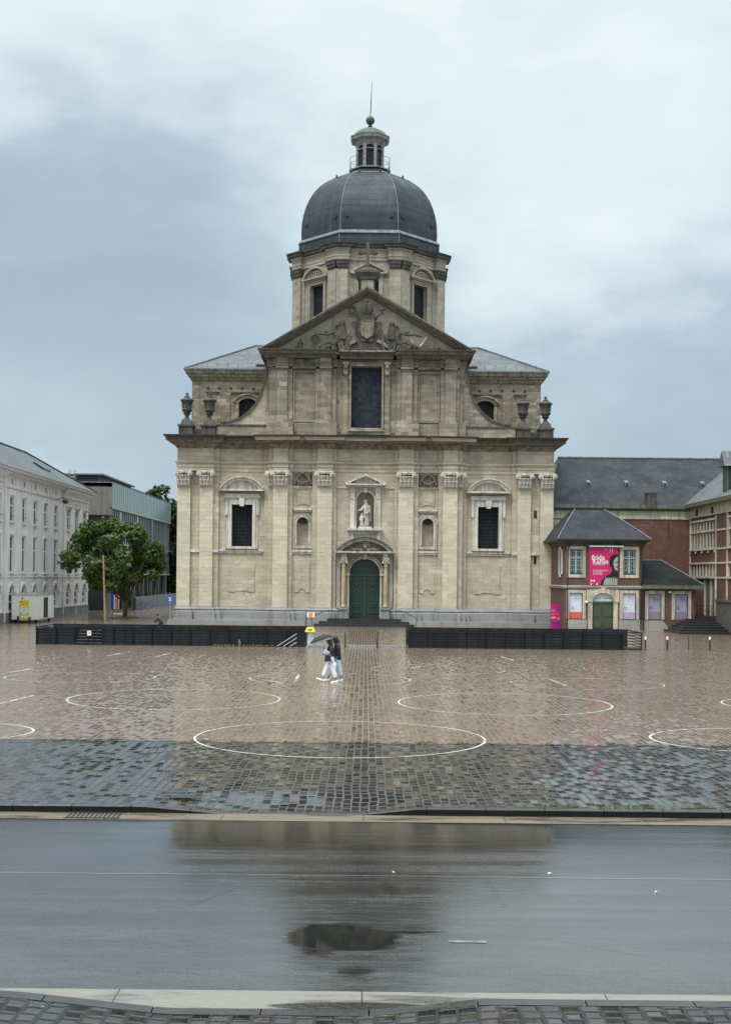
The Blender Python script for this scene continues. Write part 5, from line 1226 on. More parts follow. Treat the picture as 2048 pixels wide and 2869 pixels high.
# ---------------------------------------------------------------- white trailer box with a poster, standing against that building
kb = thing('exhibition_box', 'white box trailer with an open side door and a yellow poster on its end', 'trailer', (-27.15, 94, 0))
b = MB(); b.box(-1.02, 1.02, 0, 5.0, .28, 2.22); b.mi = 1; b.box(-1.05, 1.05, -.03, 5.03, 2.22, 2.29)
b.mi = 0; b.build('body', [M['cream_box'], M['galv']], kb)
b = MB(); b.box(1.0, 1.035, 1.75, 3.1, .36, 2.02); b.build('doorway', M['ink'], kb)
b = MB(); b.box(1.025, 1.09, 3.2, 4.35, .36, 2.02); b.build('door', M['white'], kb)
b = MB(); b.box(1.025, 1.06, 1.2, 1.7, .36, 2.02); b.build('door', M['white'], kb)
for x in (-.8, .8):
    for yy in (.5, 4.3):
        b = MB(); b.rev(0, 0, [(.17,-.08),(.17,.08)], 12); b.v = [(x+p[2], yy+p[0], .17+p[1]) for p in b.v]; b.build('wheel', M['rubber'], kb)
b = MB(); b.box(-.36, .36, -.30, -.03, .1, .16); b.box(-.5, -.42, -.32, .0, .02, .55); b.box(.42, .5, -.32, .0, .02, .5); b.build('drawbar', M['iron'], kb)
po = MB(); po.box(-.38, .36, -.035, -.004, .22, 1.82); po = po.build('poster', M['yellow'], kb)
b = MB(); b.prism([(-.01+.33*math.cos(i*math.pi/14), 1.05+.33*math.sin(i*math.pi/14)) for i in range(28)], -.045, -.034); b.build('poster_disc', M['white'], po)
b = MB(); b.box(-.28, .28, -.045, -.034, .40, .58); b.build('poster_label', M['white'], po)
b = MB(); b.tube([(-.15,-.04,1.9),(-.15,-.05,2.05)], .04, 6); b.build('poster_lamp', M['iron'], kb)
for i, (tx, sz, z, m_) in enumerate((('EXPO', .12, 1.22, 'dark_blue'), ('IN HET VAK', .085, 1.06, 'dark_blue'), ('KIJKBOX', .085, .92, 'dark_blue'), ('SINT-PIETERS', .07, 1.5, 'ink'))):
    words(tx, sz, -.01, z, -.046 if i < 3 else -.036, M[m_], po, align='CENTER', sx=.9)
b = MB(); b.box(-.32, -.2, -.045, -.034, 1.66, 1.76); b.build('poster_mark', M['ink'], po)

# ---------------------------------------------------------------- modern glass building, glass plane X = -27.6 facing right
GX, GY0, GY1 = -27.6, 128.0, 166.0
gb = thing('library_building', 'modern library with a green glass facade and a bare concrete end wall', 'building', (GX, 0, 0), R(90))
b = MB(); b.box(GY0, GY0+.5, -.02, 13, 10.4, 13.45); b.box(GY0+.5, GY1, .5, 13, 0, 13.6); b.box(GY0+.3, GY0+.5, -.0, .6, 0, 10.4); b.build('concrete_wall', M['concrete'], gb)
b = MB(); b.box(GY0-.15, GY1+.1, -.12, 13.1, 13.9, 14.0); b.mi = 1; b.box(GY0+.4, GY1-.2, 1.6, 11, 14.0, 14.75); b.mi = 0; b.box(GY0, GY0+18, 1.0, 12, 14.75, 14.9); b.build('roof', [M['lead_pale'], M['lead']], gb)
b = MB(); b.box(GY0+.02, GY1, -.1, .0, 11.2, 13.9)
b.build('glass_parapet', M['glass_green'], gb)
b = MB(); b.box(GY0+.5, GY1, .16, .3, 5.6, 11.2); b.mi = 0; b.box(GY0+.2, GY0+.5, .6, 13, 4.0, 10.4); b.build('glazing', M['glass_wall'], gb)
b = MB(); b.box(GY0+.5, GY1, .46, .499, 0, 5.6); b.box(GY0+.25, GY0+.49, .6, 13, 0, 4.0); b.build('shopfront_glazing', M['glass_wall'], gb)
b = MB()
for z in (11.1, 7.2): b.box(GY0, GY1+.05, -.16, .2, z, z+.16)
b.box(GY0+.3, GY1, -.1, .4, 3.9, 4.05); b.build('floor_edge', M['fin'], gb)
b = MB(); nfin = 34
for i in range(nfin+1):
    x = GY0+.1+(GY1-GY0-.15)*i/nfin; b.box(x-.04, x+.04, -.13, .0, 11.25, 13.9); b.box(x-.04, x+.04, .08, .16, 4.0, 11.1)
b.build('facade_fin', M['fin'], gb)
b = MB(); 
rs = random.Random(3)
for i in range(nfin):
    if rs.random() < .12:
        x = GY0+.3+(GY1-GY0-.3)*i/nfin; z0 = rs.choice((7.4, 4.4)); b.box(x, x+.85, .17, .175+.05, z0, z0+3.6)
for i in range(nfin): 
    if i % 9 == 4: b.box(GY0+.3+i*1.1, GY0+1.2+i*1.1, .1, .15, 7.4, 11.0)
b.build('glass_panel', M['glass_green'], gb)
for i in range(7):
    x = GY0+5.5*i+2; b = MB(); b.box(x-.2, x+.2, -.05, .4, 0, 4.0); b.build('column', M['concrete'], gb)
b = MB()
lx, ly = GY0-.5, 4.2        # caged ladder on the end wall (end wall faces the viewer)
for q in (-.25, .25): b.tube([(lx, ly+q, 5.0),(lx, ly+q, 15.3)], .035, 5)
for i in range(34): b.tube([(lx, ly-.25, 5.2+.3*i),(lx, ly+.25, 5.2+.3*i)], .022, 4)
for i in range(12):
    z = 7.8+.66*i; b.tube([(lx-.0+.7*math.sin(t)*-1, ly+.42*math.cos(t), z) for t in [math.pi*j/8 for j in range(9)]], .02, 4)
for j in range(5):
    t = math.pi*(j+.0)/4; b.tube([(lx-.7*math.sin(t), ly+.42*math.cos(t), 7.8),(lx-.7*math.sin(t), ly+.42*math.cos(t), 15.2)], .018, 4)
b.build('ladder', M['fin'], gb)
# low ramp wall in front of the glass building, and a railing at its far end
b = MB(); b.box(-.12, .12, 0, 34, 0, 1.35); b.mi = 1; b.box(-.16, .16, -.02, 34.02, 1.35, 1.45)
o = b.build('ramp_wall', [M['panel'], M['grey_plinth']]); o.location = (-25.6, 131, 0); tag(o, 'low dark wall with pale coping along the glass building', 'wall')
# ================================================================== trees
def limb(mb, a, b, r0, r1, n=6, wob=.1):
    a, b = Vector(a), Vector(b); pts = []
    for i in range(5):
        t = i/4; p = a.lerp(b, t); p += Vector((random.uniform(-1,1), random.uniform(-1,1), random.uniform(-.3,.3)))*wob*(b-a).length*(0 if i in (0,4) else .5); pts.append(p)
    mb.tube(pts, [r0+(r1-r0)*i/4 for i in range(5)], n)
def crown(mb, clumps, n, size, seed, flat=.6):
    """leaf-sized faces scattered in shells round many clump centres"""
    rd = random.Random(seed); tot = sum(c[3]**2 for c in clumps)
    for (x, y, z, r) in clumps:
        for _ in range(int(n*r*r/tot)):
            v = Vector((rd.gauss(0,1), rd.gauss(0,1), rd.gauss(0,1))).normalized()*r*(rd.random()**.38)
            p = Vector((x+v.x, y+v.y, z+v.z*.85)); s = size*rd.uniform(.6, 1.25)
            nrm = (v.normalized()*.6 + Vector((rd.uniform(-1,1), rd.uniform(-1,1), rd.uniform(.0,1.4)))).normalized()
            t = nrm.cross(Vector((rd.uniform(-1,1), rd.uniform(-1,1), rd.uniform(-1,1)))).normalized(); u = nrm.cross(t)
            dn = nrm*-.25*s
            mb.add([tuple(p-t*s*.55), tuple(p-u*s*.38+dn*.3), tuple(p+t*s*.55+dn), tuple(p+u*s*.38+dn*.3)], [(0,1,2,3)])
def tree(name, label, loc, h, rx, trunk_h, n, size, mat, seed, nclump=40, rad=(.7,1.3), tr=.22, ox=0.0, group=None, squash=1.0):
    t = thing(name, label, 'tree', loc, 0, group); rd = random.Random(seed); random.seed(seed)
    mb = MB(); limb(mb, (0,0,-.05), (.15,0,trunk_h), tr, tr*.72, 8, .04)
    cz = (h+trunk_h*.75)/2; rz = (h-trunk_h*.75)/2; cl = []
    for i in range(nclump):
        while True:
            v = Vector((rd.uniform(-1,1), rd.uniform(-1,1), rd.uniform(-1,1)))
            if .35 < v.length < 1: break
        r = rd.uniform(*rad)
        f = 1-.22*max(0, v.z)
        cl.append((ox+v.x*(rx-r*.6)*f, v.y*(rx-r*.6)*f, cz+v.z*(rz-r*.5)*squash, r))
    for c in cl[:16]: limb(mb, (.12,0,trunk_h*.9), (c[0]*.85,c[1]*.85,c[2]), tr*.42, .03, 5, .18)
    mb.build('trunk', M['bark'], t, 60)
    mb = MB(); crown(mb, cl, n, size, seed+1); mb.build('crown', mat, t)
    return t
tx, _ = at(352, 1600, 106)
tree('broadleaf_tree', 'round broad leaved tree with a single trunk in front of the glass building', (tx, 106, 0), 9.6, 4.8, 1.5, 11500, .36, M['leaf'], 11, 66, (.6,1.1), .20, ox=-1.0)
for px_, Yd, hh, rr, sd, lb in ((452, 182, 18.6, 5.6, 21, 'tall dark tree beyond the far end of the glass building'), (487, 170, 15.5, 4.2, 22, 'dark tree close behind the left corner of the church')):
    X_, _ = at(px_, 1600, Yd); tree('park_tree', lb, (X_, Yd, 0), hh, rr, 1.0, 9000, .62, M['leaf_dark'], sd, 50, (1.2,2.2), .3, group='trees behind the glass building')
mb = MB(); rd = random.Random(5)
for i in range(420):
    a_ = rd.uniform(0, 6.28); r = rd.random()**.6*1.0; x, y_ = r*math.cos(a_)*1.25, r*math.sin(a_); h = rd.uniform(.12,.4)*(1.1-r*.6); dx = rd.uniform(-.15,.15); dy = rd.uniform(-.1,.1)
    mb.add([(x-.02,y_,0),(x+.02,y_,0),(x+dx,y_+dy,h)], [(0,1,2)])
o = mb.build('grass', M['straw']); o.location = (tx, 106, 0); tag(o, 'dry yellow grass round the foot of the tree', 'grass', kind='stuff')
# ================================================================== right: long brick wing, parallel to the church front
BY_ = 99.0
lw = thing('brick_wing', 'long red brick abbey wing with a huge dark slate roof', 'building', (0, BY_, 0))
b = MB(); b.wall(15.6, 27.2, 0, 9.0, 0, [], .1); b.add([(15.6,0,0),(15.6,9,0),(15.6,9,9),(15.6,0,9)], [(0,1,2,3)]); b.add([(27.2,.0,0),(60,.0,0),(60,0,9),(27.2,0,9)], [(0,1,2,3)]); b.build('wall', M['brick'], lw)
b = MB(); b.mould([(15.6,9),(15.6,0),(60,0)], [(0,9.0),(.0,9.02),(.1,9.05),(.1,9.2),(.04,9.24),(.04,9.75)]); b.build('stone_frieze', M['sandstone'], lw)
b = MB(); b.mould([(15.6,9),(15.6,0),(60,0)], [(0,9.7),(.15,9.75),(.5,9.92),(.5,10.08),(.1,10.1)]); b.build('gutter', M['olive'], lw)
b = MB(); b.mould([(15.6,9),(15.6,0),(60,0)], [(.50,10.07),(.52,10.2),(.0,10.26)]); b.build('eaves_lead', M['lead_pale'], lw)
b = MB()
for z, w_ in [(i*.5+3.5, .45 if i % 2 else .75) for i in range(11)]: b.box(15.58, 15.58+w_, -.03, .1, z, z+.46)
b.build('quoin', M['sandstone'], lw)
b = MB(); b.add([(15.2,-.5,10.2),(60,-.5,10.2),(60,6,14.75),(17.0,6,14.75),(15.2,12.5,10.2),(60,12.5,10.2)], [(0,1,2,3),(0,3,4),(3,2,5,4)]); rf = b.build('roof', M['slate_dark'], lw)
b = MB(); b.tube([(15.2,-.5,10.24),(17.0,6,14.8),(60,6,14.8)], .08, 6); b.build('ridge_flashing', M['lead_pale'], rf)
def on_r(y): return 10.2+(y+.5)/6.5*4.55
for p in (1646, 1753, 1859, 1965):
    y_ = 2.4; Xv, Zv = at(p, 1360, BY_+y_); b = MB(); z_ = on_r(y_); b.prism([(y_-.35,z_-.2),(y_+.15,z_+.12),(y_+.15,z_+.26),(y_-.35,z_+.05)], Xv-.16, Xv+.16, 'yz'); b.mi = 1; b.ball((Xv, y_-.34, z_-.06), .1, 8, 6); b.build('roof_vent', [M['lead_pale'], M['ink']], rf)
Xc, _ = at(1820, 1390, BY_); b = MB(); b.box(Xc-.38, Xc+.38, -.62, .2, 9.9, 11.15); b.box(Xc-.44, Xc+.44, -.68, .26, 11.15, 11.25); b.box(Xc-.40, Xc+.40, -.64, .22, 10.95, 11.03); b.build('chimney', M['stone_dark'], lw)
for p in (1767, 1872):
    Xv, _ = at(p, 1470, BY_); b = MB(); b.box(Xv-.025, Xv+.025, -.05, .02, 7.3, 9.0); b.build('wall_anchor', M['iron'], lw)
for p, r0, r1 in ((1552,1480,1500),(1552,1540,1630)):
    Xv, z0 = at(p, r1, BY_); _, z1 = at(p, r0, BY_); b = MB(); b.box(Xv-.12, Xv+.12, -.02, .05, z0, z1); b.build('narrow_window', M['glass'], lw)
b = MB(); b.prism([(15.62,0.2)]+[(15.62+1.2*math.sin(i*math.pi/16), 4.2-2.9*(1-math.cos(i*math.pi/16))) for i in range(9)]+[(16.9,.2)], -.12, .05); b.build('blocked_arch', M['rubble'], lw)

# ---------------------------------------------------------------- gatehouse pavilion in front
PY = 91.0
pv = thing('gatehouse', 'small brown brick gatehouse with a bell shaped slate roof and an olive gate', 'building', (0, PY, 0))
X0, X1 = 15.32, 21.35
U_ = lambda p, r=1600: at(p, r, PY)[0]
Z_ = lambda r, p=1690: at(p, r, PY)[1]
gw = (U_(1659.3), U_(1717.8)); gc = (gw[0]+gw[1])/2; ghw = (gw[1]-gw[0])/2
uwin = [(U_(1595.2), U_(1630.8), Z_(1610), Z_(1539.5)), (U_(1744.3), U_(1780), Z_(1610), Z_(1539.5))]
lwn = [(U_(1595), U_(1632), Z_(1735), Z_(1662)), (U_(1744), U_(1781), Z_(1735), Z_(1662))]
zsp = Z_(1685); zat = Z_(1661)
b = MB(); b.wall(X0, X1, 0, 6.95, 0, uwin+lwn+[(gc-ghw, gc+ghw, 0, zat)], .25); b.archfill(gc, ghw, zsp, zat-zsp, zat, 0, .25, 14)
b.add([(X0,0,0),(X0,8,0),(X0,8,6.95),(X0,0,6.95)], [(0,1,2,3)]); b.add([(X1,0,0),(X1,8,0),(X1,8,6.95),(X1,0,6.95)], [(0,1,2,3)]); b.build('wall', M['brick_p'], pv)
b = MB(); zb = Z_(1645)
b.mould([(X0,8),(X0,0),(X1,0),(X1,8)], [(0,zb-.14),(.12,zb-.12),(.18,zb+.04),(.12,zb+.10),(0,zb+.12)]); b.build('string_course', M['greystone'], pv)
b = MB(); b.mould([(X0,8),(X0,0),(X1,0),(X1,8)], [(0,6.45),(.08,6.5),(.12,6.75),(.42,6.9),(.5,6.98)]); b.build('eaves_cornice', M['stone_soot'], pv)
b = MB(); zt = Z_(1737); 
for a_, c_ in ((U_(1590), gc-ghw-.42), (gc+ghw+.42, X1)): b.box(a_, c_, -.06, .02, 0, zt)
b.build('plinth', M['greystone'], pv)
b = MB(); ex0, ex1 = X0-.62, X1+.55; rxa, rxb = U_(1640, 1450), U_(1682, 1450); rz = Z_(1449); cy_ = 3.6
prof = [(0,7.0),(.12,7.42),(.3,8.0),(.55,8.75),(.8,9.45),(1.0,rz)]
lay = []
for t, z in prof: lay.append([(ex0+(rxa-ex0)*t,-.6+(cy_-.5+.6)*t,z),(ex1+(rxb-ex1)*t,-.6+(cy_-.5+.6)*t,z),(ex1+(rxb-ex1)*t,8.0+(cy_+.5-8.0)*t,z),(ex0+(rxa-ex0)*t,8.0+(cy_+.5-8.0)*t,z)])
for A, B in zip(lay, lay[1:]):
    for k in range(4): b.add([A[k],A[(k+1)%4],B[(k+1)%4],B[k]], [(0,1,2,3)])
b.add(lay[-1], [(0,1,2,3)]); b.add(lay[0], [(0,1,2,3)]); rf = b.build('roof', M['slate_dark'], pv)
b = MB()
for k in (0, 1): b.tube([(p[k][0], p[k][1], p[k][2]+.03) for p in lay], .055, 6)
b.box(rxa-.1, rxb+.1, cy_-.6, cy_+.6, rz, rz+.14); b.build('hip_flashing', M['lead_pale'], rf)
b = MB(); b.mould([(ex0,8),(ex0,-.6),(ex1,-.6),(ex1,8)], [(-.1,6.9),(.06,6.92),(.08,7.05),(-.05,7.06)]); b.build('gutter', M['iron'], rf)
for x, a_ in ((X1-.1, .0),(X0+.25,.0)):
    b = MB(); b.tube([(x+.3,-.55,6.9),(x,-.12,6.3),(x,-.1,.1)], .05, 6); b.build('downpipe', M['iron'], pv)
for (a_, c_, z0, z1) in uwin:
    g = MB(); g.box(a_-.02, c_+.02, .2, .23, z0-.02, z1+.02); o = g.build('window', M['glass'], pv)
    f = MB(); f.band([(a_,z0),(a_,z1),(c_,z1),(c_,z0),(a_,z0)], [(a_-.24,z0-.24),(a_-.24,z1+.24),(c_+.24,z1+.24),(c_+.24,z0-.24),(a_-.24,z0-.24)], -.07, .1); f.build('frame', M['sandstone'], o)
    s_ = MB(); w_ = c_-a_; zm = z0+(z1-z0)*.64
    for q in (a_, a_+w_/2-.055, c_-.07): s_.box(q, q+(.07 if q != a_+w_/2-.055 else .11), .1, .2, z0+.1, z1)
    s_.box(a_, c_, .09, .2, zm, zm+.09); s_.box(a_, c_, .1, .2, z1-.05, z1)
    for i in range(1, 6):
        if i != 3: s_.box(a_+w_*i/6-.018, a_+w_*i/6+.018, .13, .2, z0+.1, z1)
    for i in range(1, 6): s_.box(a_, c_, .13, .2, z0+(z1-z0)*i/5.5-.018, z0+(z1-z0)*i/5.5+.018)
    s_.build('sash', M['window_wood'], o)
    s_ = MB(); s_.box(a_-.02, c_+.02, .0, .2, z0, z0+.1); s_.build('sill', M['lead'], o)
g = MB(); g.box(X0-.03, X0+.02, 1.0, 2.0, uwin[0][2], uwin[0][3]); o = g.build('window', M['glass'], pv)
f = MB(); f.v = []; 
for y0_, y1_, z0, z1 in ((.78,1.0,uwin[0][2]-.2,uwin[0][3]+.2),(2.0,2.22,uwin[0][2]-.2,uwin[0][3]+.2),(.78,2.22,uwin[0][2]-.22,uwin[0][2]-.0),(.78,2.22,uwin[0][3],uwin[0][3]+.2)): f.box(X0-.09, X0+.05, y0_, y1_, z0, z1)
f.build('frame', M['white'], o)
def hmark(parent, x, z, k, y, m_, flag=True):
    """the museum mark: two thin serif strokes joined by a bar, with one long tail"""
    b = MB(); t = .035*k
    for q in (0, .30): b.box(x+q*k, x+q*k+t*1.4, y-.006, y, z, z+.5*k); b.box(x+q*k-.06*k, x+q*k+.1*k, y-.006, y, z+.5*k-t, z+.5*k); 
    b.box(x-.06*k, x+.1*k, y-.006, y, z, z+t); b.box(x+.24*k, x+.4*k, y-.0061, y, z, z+t)
    b.box(x+.02*k, x+.62*k, y-.0065, y, z+.24*k, z+.24*k+t)
    if flag: b.box(x+.60*k, x+.60*k+t, y-.006, y, z-.7*k, z+.5*k)
    return b.build('emblem', m_, parent)
def poster_window(parent, a_, c_, z0, z1, top, low, lowh, ink, mark=True, warp=0):
    f = MB(); f.band([(a_,z0),(a_,z1),(c_,z1),(c_,z0)], [(a_-.24,z0),(a_-.24,z1+.24),(c_+.24,z1+.24),(c_+.24,z0)], -.07, .1); f.build('window_frame', M['sandstone'], parent)
    p = MB(); p.box(a_+.03, c_-.03, .10, .13, z0+lowh, z1-.04); o = p.build('window_poster', top, parent)
    q = MB(); q.box(a_+.03, c_-.03, .099, .131, z0+.03, z0+lowh); q.build('poster_foot', low, o)
    hmark(o, a_+(c_-a_)*.48, z1-.62, .72, .098, ink)
    l = MB()
    for i, w_ in enumerate((.30,.22,.26)): l.box(a_+.14, a_+.14+w_, .094, .1, z0+lowh+.18+.09*i, z0+lowh+.22+.09*i)
    l.build('small_print', ink, o)
poster_window(pv, *lwn[0], M['pale_print'], M['coral'], .55, M['grey_ink']); poster_window(pv, *lwn[1], M['pale_print'], M['lilac_print'], .55, M['grey_ink'])
# gate and its stone surround
f = MB(); f.band([(gc-ghw,0)]+arc(gc,ghw,zsp,zat-zsp,16)+[(gc+ghw,0)], [(gc-ghw-.34,0)]+arc(gc,ghw+.34,zsp,zat-zsp+.34,16)+[(gc+ghw+.34,0)], -.1, .1)
for s in (-1, 1): f.box(*sorted((gc+s*(ghw-.0), gc+s*(ghw+.42))), -.16, .05, zsp-.06, zsp+.1)
for s in (-1, 1): f.box(*sorted((gc+s*(ghw+.3), gc+s*(ghw+.44))), -.05, .01, zsp+.1, zb-.16)
f.archfill(gc, ghw+.3, zsp, zat-zsp+.3, zb-.16, -.05, .06, 14)
f.prism([(gc-.12,zat-.02),(gc+.12,zat-.02),(gc+.17,zat+.42),(gc-.17,zat+.42)], -.18, .05); f.build('gate_surround', M['sandstone'], pv)
d = MB(); d.box(gc-ghw-.02, gc+ghw+.02, .14, .22, 0, zsp-.02); gate = d.build('gate', M['green_gate'], pv)
t_ = MB(); t_.prism(arc(gc,ghw+.02,zsp,zat-zsp,16), .16, .2); t_ = t_.build('fanlight', M['pale_print'], pv)
for s in (-.3, .3): 
    l = MB(); l.box(gc+s*ghw*1.6-.25, gc+s*ghw*1.6+.25, .15, .16, zsp+.2, zsp+.26); l.build('small_print', M['grey_ink'], t_)
zh = zsp-.02
for s in (-1, 1):
    g = MB(); c_ = gc+s*ghw*.5; h_ = ghw*.36
    g.box(c_-h_, c_+h_, .11, .14, zh*.48, zh*.9); g.box(c_-h_, c_+h_, .11, .14, zh*.1, zh*.40)
    for z0, z1 in ((zh*.48,zh*.9),(zh*.1,zh*.40)):
        ch = .1; ring_ = [(c_-h_,z0+ch),(c_-h_,z1-ch),(c_-h_+ch,z1),(c_+h_-ch,z1),(c_+h_,z1-ch),(c_+h_,z0+ch),(c_+h_-ch,z0),(c_-h_+ch,z0),(c_-h_,z0+ch)]
        g.band([(c_+(q[0]-c_)*.86, (z0+z1)/2+(q[1]-(z0+z1)/2)*.9) for q in ring_], ring_, .085, .115)
    g.build('gate_leaf_panel', M['green_gate'], gate)
g = MB(); g.box(gc-.045, gc+.045, .09, .14, 0, zh); g.box(gc-ghw, gc+ghw, .07, .15, zh-.12, zh); g.build('gate_rail', M['green_gate'], gate)
g = MB()
for s in (-1, 1):
    for z in (.25, zh*.45, zh*.86): g.box(*sorted((gc+s*ghw*.98, gc+s*ghw*.86)), .1, .14, z, z+.07)
g.build('hinge', M['iron'], gate)
g = MB(); g.box(gc-ghw-.5, gc+ghw+.6, -.5, .14, -.02, .1); g.build('threshold', M['wet_step'], pv)
# exhibition banner on the front wall
ba, bb = U_(1648.2), U_(1728.5); bz0, bz1 = Z_(1639.5), Z_(1533.5)
bn = thing('exhibition_banner', 'magenta exhibition banner with white lettering and a dark haired portrait', 'banner', (0, PY-.10, 0))
b = MB(); b.box(ba, bb, -.02, 0, bz0, bz1); b.build('banner_sheet', M['magenta'], bn)
bw_, bh_ = bb-ba, bz1-bz0
V = lambda u, v: (ba+u*bw_, bz1-v*bh_)     # u 0..1 from the left, v 0..1 from the top
def flat(name, pts, m_, y0): 
    q = MB(); q.prism([V(*p) for p in pts], y0-.006, y0); return q.build(name, m_, bn)
flat('portrait_hair', [(1.0,.19),(.92,.175),(.84,.19),(.76,.23),(.72,.29),(.71,.38),(.72,.47),(.75,.52),(.80,.55),(.80,.63),(.76,.68),(.66,.73),(.56,.78),(.48,.84),(.43,.92),(.40,1.0),(1.0,1.0)], M['ink'], -.021)
flat('portrait_face', [(1.0,.25),(.95,.26),(.90,.30),(.86,.36),(.85,.44),(.86,.52),(.90,.58),(.95,.61),(1.0,.62)], M['skin_print'], -.028)
flat('portrait_shade', [(.90,.40),(1.0,.38),(1.0,.405),(.92,.42)], M['ink'], -.035); flat('portrait_shade', [(.93,.505),(1.0,.50),(1.0,.53),(.95,.53)], M['ink'], -.035); flat('portrait_shade', [(.87,.50),(.9,.58),(.96,.61),(.96,.68),(.84,.72),(.83,.60),(.82,.5)], M['ink'], -.0355)
for i in range(7): flat('portrait_shirt', [(.50+.075*i,1.0),(.55+.07*i,.86-.02*i),(.58+.066*i,.80),(.61+.063*i,.80),(.60+.066*i,.9),(.555+.075*i,1.0)] if i < 6 else [(.94,1.0),(.95,.82),(.99,.82),(.99,1.0)], M['skin_print'], -.036)
x_, z_ = V(.09,.335); words('frida', .56, x_, z_, -.028, M['white'], bn, bold=.012); x_, z_ = V(.12,.435); words('Kahlo', .52, x_, z_, -.029, M['white'], bn, bold=.012)
x_, z_ = V(.14,.475); words('HER PHOTOS', .15, x_, z_, -.028, M['white'], bn)
for i, tx_ in enumerate(('Sint-Pietersabdij', '01.05.2021', '22.08.2021')):
    x_, z_ = V(.14,.625+.05*i); words(tx_, .17, x_, z_, -.028, M['white'], bn)
q = MB()
for u, v, w_ in ((.06,.87,.06),(.15,.87,.06),(.06,.955,.04),(.26,.955,.06)): 
    x_, z_ = V(u, v); q.box(x_, x_+w_*bw_, -.026, -.02, z_-.12, z_+.02)
q.build('sponsor_mark', M['white'], bn); x_, z_ = V(.72,.13); hmark(bn, x_, z_, .62, -.021, M['white'], False)
q = MB()
for i in range(3): x_, z_ = V(.53,.05+.025*i); q.box(x_, x_+.3-.05*i, -.025, -.02, z_, z_+.025)
q.build('small_print', M['lilac_print'], bn)
q = MB()
for a_, c_ in ((ba-.02, ba+bw_*.575),(ba+bw_*.60, bb+.42)): q.box(a_, c_, -.3, -.18, bz1+.02, bz1+.10)
q.box(ba, bb+.4, -.2, .1, bz1+.10, bz1+.14)
o = q.build('lamp_bar', M['white'], None); o.location = (0, PY-.08, 0); tag(o, 'white strip lamp fixed above the magenta banner', 'lamp')
q = MB(); x_, z_ = at(1642, 1687, PY-.05); q.ball((x_, PY-.1, z_), (.16,.12,.1), 8, 6); q.box(x_-.06, x_+.06, PY-.08, PY+.01, z_+.02, z_+.12); o = q.build('wall_lamp', M['white']); tag(o, 'small white lamp left of the olive gate', 'lamp')

# ---------------------------------------------------------------- low annex
ax0, ax1, axe = X1, at(1930, 1700, PY)[0], at(1966, 1640, PY)[0]
an = thing('annex', 'low brick annex with a black slate lean-to roof and olive gutter', 'building', (0, PY, 0))
azt = Z_(1650, 1860)
awin = [(at(1815,1700,PY)[0], at(1852,1700,PY)[0], at(1830,1736,PY)[1], at(1830,1664,PY)[1]), (at(1890,1700,PY)[0], at(1927,1700,PY)[0]-.02, at(1905,1737,PY)[1], at(1905,1665,PY)[1])]
ax1 = awin[1][1]+.55
b = MB(); b.wall(ax0, ax1, 0, azt, .06, awin, .25); b.add([(ax1,.06,0),(ax1,8,0),(ax1,8,azt),(ax1,.06,azt)], [(0,1,2,3)]); b.build('wall', M['brick_p'], an)
b = MB(); zt2 = at(1850,1739,PY)[1]; b.prism([(ax0,0),(at(1880,1760,PY)[0],0),(at(1868,1750,PY)[0],zt2*.5),(at(1856,1740,PY)[0],zt2),(ax0,zt2)], .0, .1); b.build('plinth', M['greystone'], an)
b = MB(); b.box(ax0, axe, -.42, 6, azt, azt+.34); b.build('gutter', M['olive'], an)
rz0 = azt+.34; rz1 = at(1830,1571,PY+5)[1]; rxr = at(1852,1571,PY+5)[0]
b = MB(); b.add([(ax0,-.45,rz0),(axe+.02,-.45,rz0),(axe+.02,6.0,rz0),(rxr,5,rz1),(ax0,5,rz1),(ax0,6,rz0)], [(0,1,3,4),(1,2,3),(2,5,4,3),(0,4,5)]); rf = b.build('roof', M['slate_dark'], an); rf.data.materials[0] = slate('black_slate', (.018,.021,.025), (.028,.032,.037), rough=.7, streak=.1, spec=.1)
b = MB(); b.tube([(ax0,5,rz1+.03),(rxr,5,rz1+.03),(axe,-.42,rz0+.03)], .06, 6); b.build('hip_flashing', M['lead_pale'], rf)
for w_ in awin: poster_window(an, *w_, M['dim_print'], M['dim_lilac'], .62, M['dark_blue'])
for ch in an.children:
    if ch.name.startswith(('window_poster','window_frame')): ch.location.y = .06
q = MB(); x_, z_ = at(1876, 1659, PY); q.ball((x_, -.05, z_), (.18,.14,.1), 8, 6); q.build('lamp', M['white'], an)
q = MB(); q.tube([(ax0+.08,-.12,azt),(ax0+.08,-.12,.05)], .06, 6); q.build('downpipe', M['iron'], an)

# ---------------------------------------------------------------- right wing, plane X = 27.2 facing left; local x = -world Y
RX = 27.2
rw = thing('mullioned_wing', 'brick abbey wing with rows of tall stone mullioned windows and a green dormer', 'building', (RX, 0, 0), R(-90))
L = lambda Y: -Y
def zr(px, py): 
    Yd = RX*F/((px-CX)+.01*(py-HZ)); return CAMZ-((py-HZ)-.01*(px-CX))*Yd/F
def yr_(px, py=1600): return RX*F/((px-CX)+.01*(py-HZ))
ya, yb = 98.9, 60.0
ZW1, ZW0 = zr(1990,1458), zr(1990,1535); ZV1, ZV0 = zr(1990,1580), zr(1990,1615)
bays = [(yr_(1934), yr_(2003)), (yr_(2038.5), yr_(2038.5)-(yr_(1934)-yr_(2003)))]
b3 = (bays[1][1]-(bays[0][1]-bays[1][0]), bays[1][1]-(bays[0][1]-bays[1][0])-(bays[0][0]-bays[0][1])); bays.append(b3)
hol = []
for i, (u, v) in enumerate(bays):
    hol.append((-u, -v, ZW0, ZW1)); hol.append((-u, -v, ZV0 if i else ZV0, ZV1))
dY0, dY1 = yr_(1972), yr_(2007); hol.append((-dY0, -dY1, 1.15, ZV0-.18))
